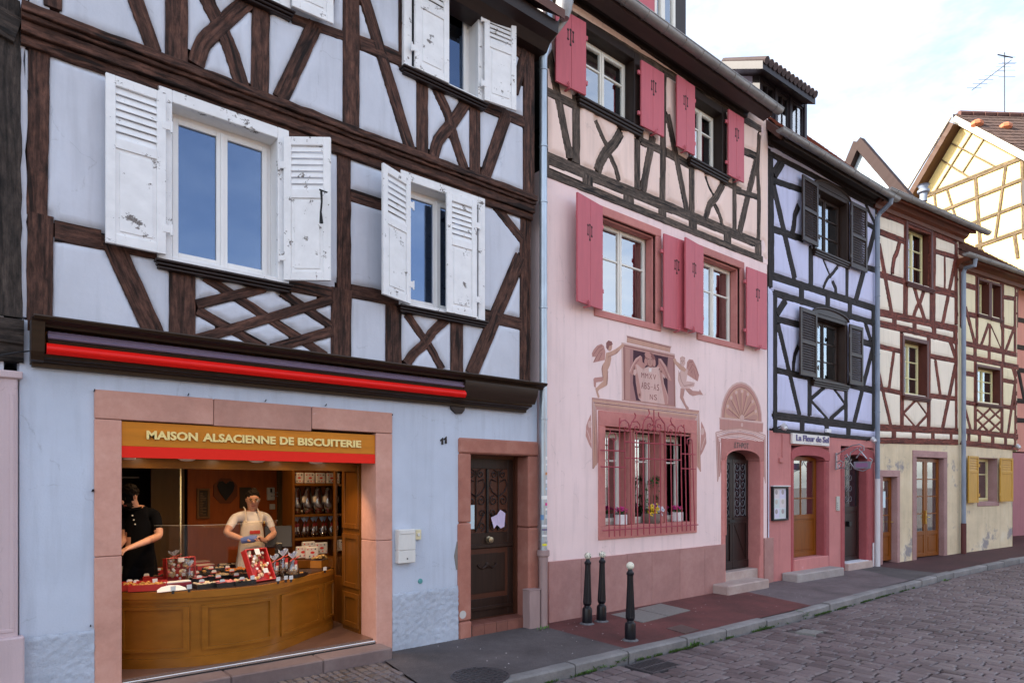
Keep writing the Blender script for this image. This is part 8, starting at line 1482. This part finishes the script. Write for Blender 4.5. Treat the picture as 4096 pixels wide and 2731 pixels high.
for k, (x_, y_) in enumerate(((2.0, 1.0), (2.9, 1.15))):
    r = empty('ceiling_lamp', (x_, y_, zC), 0, ['round ceiling lamp inside the shop above the glass screen', 'round ceiling lamp inside the shop in front of the gift shelf'][k], 'lamp'); MB().lathe([(.07, 0), (.07, -.015), (.055, -.018)], (0, 0, 0), 16).build('lamp_ring', PLF, r); MB().lathe([(.05, -.0185), (.05, -.02)], (0, 0, 0), 16).build('lit_lens', LAMP, r)
    ld = bpy.data.lights.new('ceiling_lamp_beam', 'SPOT'); ld.energy = 11; ld.color = (1, .60, .28); ld.spot_size = math.radians(140); ld.spot_blend = .6; ld.shadow_soft_size = .05; lo = bpy.data.objects.new('ceiling_lamp_beam', ld); COL.objects.link(lo); lo.parent = r; lo.location = (0, 0, -.04)
# ================================================================ THE TWO SHOPKEEPERS
SKIN = plain('skin', (.52, .27, .18), .55); SHW = plain('white_shirt', (.66, .62, .58), .8); SHB = plain('black_shirt', (.005, .005, .006), .95, spec=.05); TRO = plain('dark_trousers', (.008, .008, .010), .95, spec=.05); HAIR = plain('dark_hair', (.012, .008, .006), .7, spec=.15); APR = plain('apron_cream', (.62, .54, .44), .8); GLV = plain('blue_glove', (.10, .16, .42), .5)
def person(label, J, shirt, sleeve, hands):
    """J: joint -> (S-frame x, y, depth behind the front); one skinned surface for the whole body"""
    Q = {k: Vector((lambda u: (u[0], -v[2], u[1]))(b.f('S', v[0], v[1], v[2]))) for k, v in J.items()}
    base = Vector((Q['pelvis'].x, Q['pelvis'].y, ZF)); root = empty('person', base, 0, label, 'person'); V = []; R_ = []; E = []; ix = {}
    def add(k, P, r): ix[k] = len(V); V.append(tuple(Vector(P) - base)); R_.append(r if isinstance(r, tuple) else (r, r))
    def edge(*ks):
        for a, c_ in zip(ks[:-1], ks[1:]): E.append((ix[a], ix[c_]))
    pel, ch, nk, hd = Q['pelvis'], Q['chest'], Q['neck'], Q['head']; fw = (Q['face'] - hd).normalized()
    add('pelvis', pel, (.15, .12)); add('waist', pel.lerp(ch, .45), (.135, .11)); add('chest', ch, (.16, .12)); add('nb', ch.lerp(nk, .62), (.10, .09)); add('neck', nk, .052); add('jaw', nk.lerp(hd, .55) + fw*.02, .066); add('head', hd + fw*.005, (.078, .088)); add('crown', hd + Vector((0, 0, .065)) - fw*.015, (.07, .078))
    edge('pelvis', 'waist', 'chest', 'nb', 'neck', 'jaw', 'head', 'crown')
    for s_ in 'ab':
        add('sh' + s_, Q['sh' + s_], .062); add('el' + s_, Q['el' + s_], .043); add('up' + s_, Q['sh' + s_].lerp(Q['el' + s_], .5), .052); add('fo' + s_, Q['el' + s_].lerp(Q['wr' + s_], .4), .040); add('wr' + s_, Q['wr' + s_], .027); d = (Q['ha' + s_] - Q['wr' + s_]); add('pa' + s_, Q['wr' + s_] + d*.5, (.036, .022)); edge('nb', 'sh' + s_, 'up' + s_, 'el' + s_, 'fo' + s_, 'wr' + s_, 'pa' + s_)
        dn = d.normalized(); sd_ = dn.cross(Vector((0, 0, 1))).normalized(); dw = Vector((0, 0, -1))
        for k, (of, ln) in enumerate(((-.028, .065), (-.010, .078), (.010, .072), (.028, .055))):
            P1 = Q['wr' + s_] + d*.8 + sd_*of; P2 = P1 + dn*ln*.5 + dw*.012; P3 = P2 + dn*ln*.3 + dw*.03; n1, n2, n3 = ('f%d%d' % (k, i) + s_ for i in range(3)); add(n1, P1, .012); add(n2, P2, .009); add(n3, P3, .0075); edge('pa' + s_, n1, n2, n3)
        t1 = Q['wr' + s_] + d*.35 + sd_*.045 + dw*.01; add('t1' + s_, t1, .012); add('t2' + s_, t1 + dn*.035 + sd_*.005 + dw*.012, .009); edge('pa' + s_, 't1' + s_, 't2' + s_)
    sx = Vector((.09, 0, 0))
    for s_, q in (('l', -1), ('r', 1)): add('hip' + s_, pel + sx*q + Vector((0, 0, -.08)), .095); add('kn' + s_, Vector((pel.x + .1*q, pel.y, ZF + .48)), .062); add('an' + s_, Vector((pel.x + .1*q, pel.y + .02, ZF + .07)), .042); add('to' + s_, Vector((pel.x + .11*q, pel.y - .15, ZF + .03)), .035); edge('pelvis', 'hip' + s_, 'kn' + s_, 'an' + s_, 'to' + s_)
    me = bpy.data.meshes.new('body'); me.from_pydata(V, E, []); ob = bpy.data.objects.new('body_tmp', me); COL.objects.link(ob); sk = ob.modifiers.new('skin', 'SKIN'); sk.use_smooth_shade = True; sb = ob.modifiers.new('sub', 'SUBSURF'); sb.levels = 2; sb.render_levels = 2
    for i, dta in enumerate(me.skin_vertices[0].data): dta.radius = R_[i]; dta.use_root = (i == 0)
    bpy.context.view_layer.update(); m2 = bpy.data.meshes.new_from_object(ob.evaluated_get(bpy.context.evaluated_depsgraph_get())); bpy.data.objects.remove(ob); m2.materials.clear()
    for k in (shirt, SKIN, TRO): m2.materials.append(k)
    seg = {s_: (Vector(V[ix['sh' + s_]]), Vector(V[ix['el' + s_]]), Vector(V[ix['wr' + s_]])) for s_ in 'ab'}; zn_ = V[ix['nb']][2] + .055; zp_ = V[ix['pelvis']][2] - .02
    def dseg(P, A_, B_): t = max(0, min(1, (P - A_).dot(B_ - A_) / (B_ - A_).length_squared)); return (P - A_ - (B_ - A_)*t).length, t
    for f in m2.polygons:
        c_ = f.center; mi = 0
        for s_ in 'ab':
            d1, t1 = dseg(c_, seg[s_][0], seg[s_][1]); d2, t2 = dseg(c_, seg[s_][1], seg[s_][2] + (seg[s_][2] - seg[s_][1])*.6)
            if (d2 < .085 and t2 > .02 and d2 < d1 + .01) or (d1 < .07 and t1 > sleeve): mi = 1
        if c_.z > zn_ and (c_ - Vector(V[ix['neck']])).length < .3 and (Vector((c_.x, c_.y, 0)) - Vector((V[ix['neck']][0], V[ix['neck']][1], 0))).length < .085: mi = 1
        if c_.z < zp_ and mi == 0: mi = 2
        f.material_index = mi; f.use_smooth = True
    o_ = bpy.data.objects.new('body', m2); COL.objects.link(o_); o_.parent = root
    H = hd - base; side = fw.cross(Vector((0, 0, 1))).normalized(); upv = side.cross(fw).normalized()
    def at(f, s_, u_): return H + fw*f + side*s_ + upv*u_
    MB().ball(at(.098, 0, -.012), .016, 8, 6, (1, 1, 1.4)).build('nose', SKIN, o_, smooth=True)
    for q in (-1, 1): MB().ball(at(-.005, .074*q, -.005), .016, 8, 6, (.7, .7, 1.5)).build('ear', SKIN, o_, smooth=True); MB().ball(at(.084, .032*q, .012), .011, 8, 5, (1, 1, .6)).build('eye', HAIR, o_); MB().tube([tuple(at(.088, .015*q, .030)), tuple(at(.082, .05*q, .032))], .005, 5).build('eyebrow', HAIR, o_)
    MB().tube([tuple(at(.085, -.022, -.055)), tuple(at(.092, 0, -.053)), tuple(at(.085, .022, -.055))], .006, 5).build('lips', plain('lips', (.35, .10, .08), .5), o_)
    return root, o_, H, fw, side, upv, at, Q, base
# woman in apron
wo1, wb, H, fw, side, upv, at, Q, base = person('person in white shirt and cream apron with glasses and blue glove looking down', dict(pelvis=(1215, 1300, -1.42), chest=(1225, 1040, -1.42), neck=(1236, 945, -1.41), head=(1240, 868, -1.40), face=(1252, 895, -1.2), sha=(1115, 992, -1.42), ela=(1052, 1100, -1.32), wra=(1185, 1148, -1.12), haa=(1262, 1135, -1.05), shb=(1340, 990, -1.42), elb=(1388, 1105, -1.34), wrb=(1325, 1152, -1.12), hab=(1262, 1122, -1.06)), SHW, .62, None)
hm = MB(); hm.ball((0, 0, 0), .084, 18, 12, (1, 1, 1), .09); hm.build('hair_cap', HAIR, wo1).location = H + upv*.036 - fw*.034; MB().ball(H - fw*.10 + upv*.095 - side*.02, .038, 10, 8, (1, 1, .9), .05).build('hair_bun', HAIR, wo1, smooth=True)
for q in (-1, 1): MB().tube([tuple(at(.095, .032*q + .022*math.cos(k*.785), .010 + .017*math.sin(k*.785))) for k in range(8)], .0022, 5, closed=True).build('spectacle_rim', plain('gold_rim', (.5, .35, .12), .3, .8), wo1); MB().tube([tuple(at(.09, .054*q, .012)), tuple(at(.0, .088*q, .012))], .002, 4).build('spectacle_arm', plain('gold_rim', (.5, .35, .12), .3, .8), wo1)
MB().tube([tuple(at(.098, -.01, .012)), tuple(at(.098, .01, .012))], .002, 4).build('spectacle_bridge', plain('gold_rim', (.5, .35, .12), .3, .8), wo1)
chv, pv_ = Q['chest'] - base, Q['pelvis'] - base; V = []; F = []; nA = 10; rows_ = [(chv.z + .05, .10), (chv.z - .03, .135), (pv_.z + .12, .17), (pv_.z, .19), (pv_.z - .30, .20), (ZF + .42 - ZF, .20)]
for zz, hw in rows_:
    for i in range(nA + 1): a = -1.25 + 2.5*i/nA; V.append((math.sin(a)*hw*1.02, -.135 - math.cos(a)*.055 + .09*(1 - math.cos(a)), zz))
for r_ in range(len(rows_) - 1):
    for i in range(nA): F.append((r_*(nA+1) + i, (r_+1)*(nA+1) + i, (r_+1)*(nA+1) + i + 1, r_*(nA+1) + i + 1))
ap = mesh('apron', V, F, APR, wo1, smooth=True); sol = ap.modifiers.new('s', 'SOLIDIFY'); sol.thickness = .004
for q in (-1, 1): MB().tube([(q*.09, -.165, chv.z + .04), (q*.082, -.135, chv.z + .12), (q*.072, -.07, chv.z + .19), (q*.06, .02, chv.z + .21)], .009, 6).build('apron_strap', APR, wo1); MB().box(q*.12 - .006, q*.12 + .006, -.18, -.15, chv.z + .02, chv.z + .05).build('strap_buckle', BRASS, wo1) if q > 0 else None
MB().box(-.06, .06, -.205, -.197, chv.z - .10, chv.z - .06, .003).build('apron_badge', RTR, ap)
MB().tube([tuple((Q['neck'] - base) + Vector((.066*math.cos(k*.63), .066*math.sin(k*.63), -.035 + .02*math.sin(k*.63)))) for k in range(10)], .013, 6, closed=True).build('collar', SHW, wo1)
gv = Q['wra'] - base; gh = Q['haa'] - base; smooth_by_angle(MB().tube([tuple(gv.lerp(gh, -.3)), tuple(gv.lerp(gh, .3)), tuple(gv.lerp(gh, .75)), tuple(gv.lerp(gh, 1.1))], [.036, .042, .046, .03], 10).build('blue_glove', GLV, wo1)); wv = Q['wrb'] - base; MB().tube([tuple(wv + Vector((.03*math.cos(k*.8), .01*math.sin(k*.8), .03*math.sin(k*.8)))) for k in range(8)], .006, 5, closed=True).build('wrist_watch', IRON, wo1)
# bearded man
mn, mb_, H, fw, side, upv, at, Q, base = person('bearded person in a black polo shirt reaching to the left behind the counter', dict(pelvis=(455, 1310, -1.10), chest=(450, 1040, -1.08), neck=(418, 915, -1.06), head=(378, 845, -1.04), face=(310, 890, -.98), sha=(560, 965, -1.02), ela=(588, 1120, -.92), wra=(405, 1192, -.78), haa=(335, 1218, -.74), shb=(372, 975, -1.22), elb=(345, 1130, -1.15), wrb=(300, 1200, -.95), hab=(250, 1200, -.85)), SHB, .72, None)
MB().ball((0, 0, 0), .082, 18, 12, (1, 1, .95), .09).build('hair_cap', HAIR, mn).location = H + upv*.042 - fw*.032
bd = MB(); bd.ball((0, 0, 0), .058, 14, 10, (1, 1, .8), .10); bd.build('beard', HAIR, mn).location = H + fw*.034 - upv*.066
cc = Q['chest'] - base
for k in range(3): MB().ball(tuple(cc + Vector((-.085 + .012*k, -.115, .10 - k*.045))), .008, 8, 5).build('shirt_button', TAGW, mn)
MB().tube([tuple((Q['neck'] - base) + Vector((.075*math.cos(k*.63), .075*math.sin(k*.63), -.02 + .015*math.cos(k*.63)))) for k in range(10)], .014, 6, closed=True).build('collar', SHB, mn)
# ================================================================ THE SUNNY SIDE OF THE STREET (seen in the window panes)
def opposite(x0, w, hh, col, name, label, yv):
    r = empty(name, (x0 + w/2, yv, 0), 0, label, 'house'); m_ = plaster(name + '_render', col, var=.08); MB().box(-w/2, w/2, -7, 0, -.2, hh).build('wall', m_, r); MB().add([(-w/2 - .2, .4, hh), (w/2 + .2, .4, hh), (w/2 + .2, -3.5, hh + 2.6), (-w/2 - .2, -3.5, hh + 2.6), (w/2 + .2, -7.4, hh), (-w/2 - .2, -7.4, hh)], [(0, 1, 2, 3), (3, 2, 4, 5), (0, 3, 5), (1, 4, 2), (5, 4, 1, 0)]).build('roof', TILE, r)
    n_ = int(w / 1.7)
    for i in range(n_):
        for k in range(3):
            if .9 + k*2.7 + 1.5 > hh: continue
            xc = -w/2 + w*(i + .5)/n_; f_ = MB(); frame_panel(f_, xc - .45, xc + .45, .9 + k*2.7, 2.4 + k*2.7, .09, 0.0, .05); f_.box(xc - .03, xc + .03, 0, .04, .9 + k*2.7, 2.4 + k*2.7); w_ = f_.build('window', CREAM, r); MB().box(xc - .4, xc + .4, .004, .012, .95 + k*2.7, 2.35 + k*2.7).build('pane', plain('far_pane', (.03, .04, .06), .05), w_)
            for s_ in (-1, 1): MB().box(xc + s_*.47, xc + s_*.88, 0, .04, .9 + k*2.7, 2.4 + k*2.7).build('shutter', OCH if i % 2 else RBP, w_)
for k, (x0, w, hh, col) in enumerate(((-12, 9, 6.0, (.62, .52, .36)), (-2.6, 8, 6.4, (.60, .30, .16)), (6, 9, 5.9, (.68, .50, .16)), (15.6, 8, 6.3, (.62, .24, .10)), (24.2, 10, 6.0, (.66, .56, .40)))): opposite(x0, w, hh, col, ['buff_house', 'apricot_house', 'ochre_house', 'orange_house', 'sand_house'][k], ['sunlit buff house across the street, behind the camera on the left', 'sunlit apricot house across the street, opposite the biscuit shop', 'sunlit ochre house across the street, opposite the pink house', 'sunlit orange house across the street, mirrored in the lilac house panes', 'sunlit sand coloured house across the street at the bend'][k], -27.0 - .35*k)
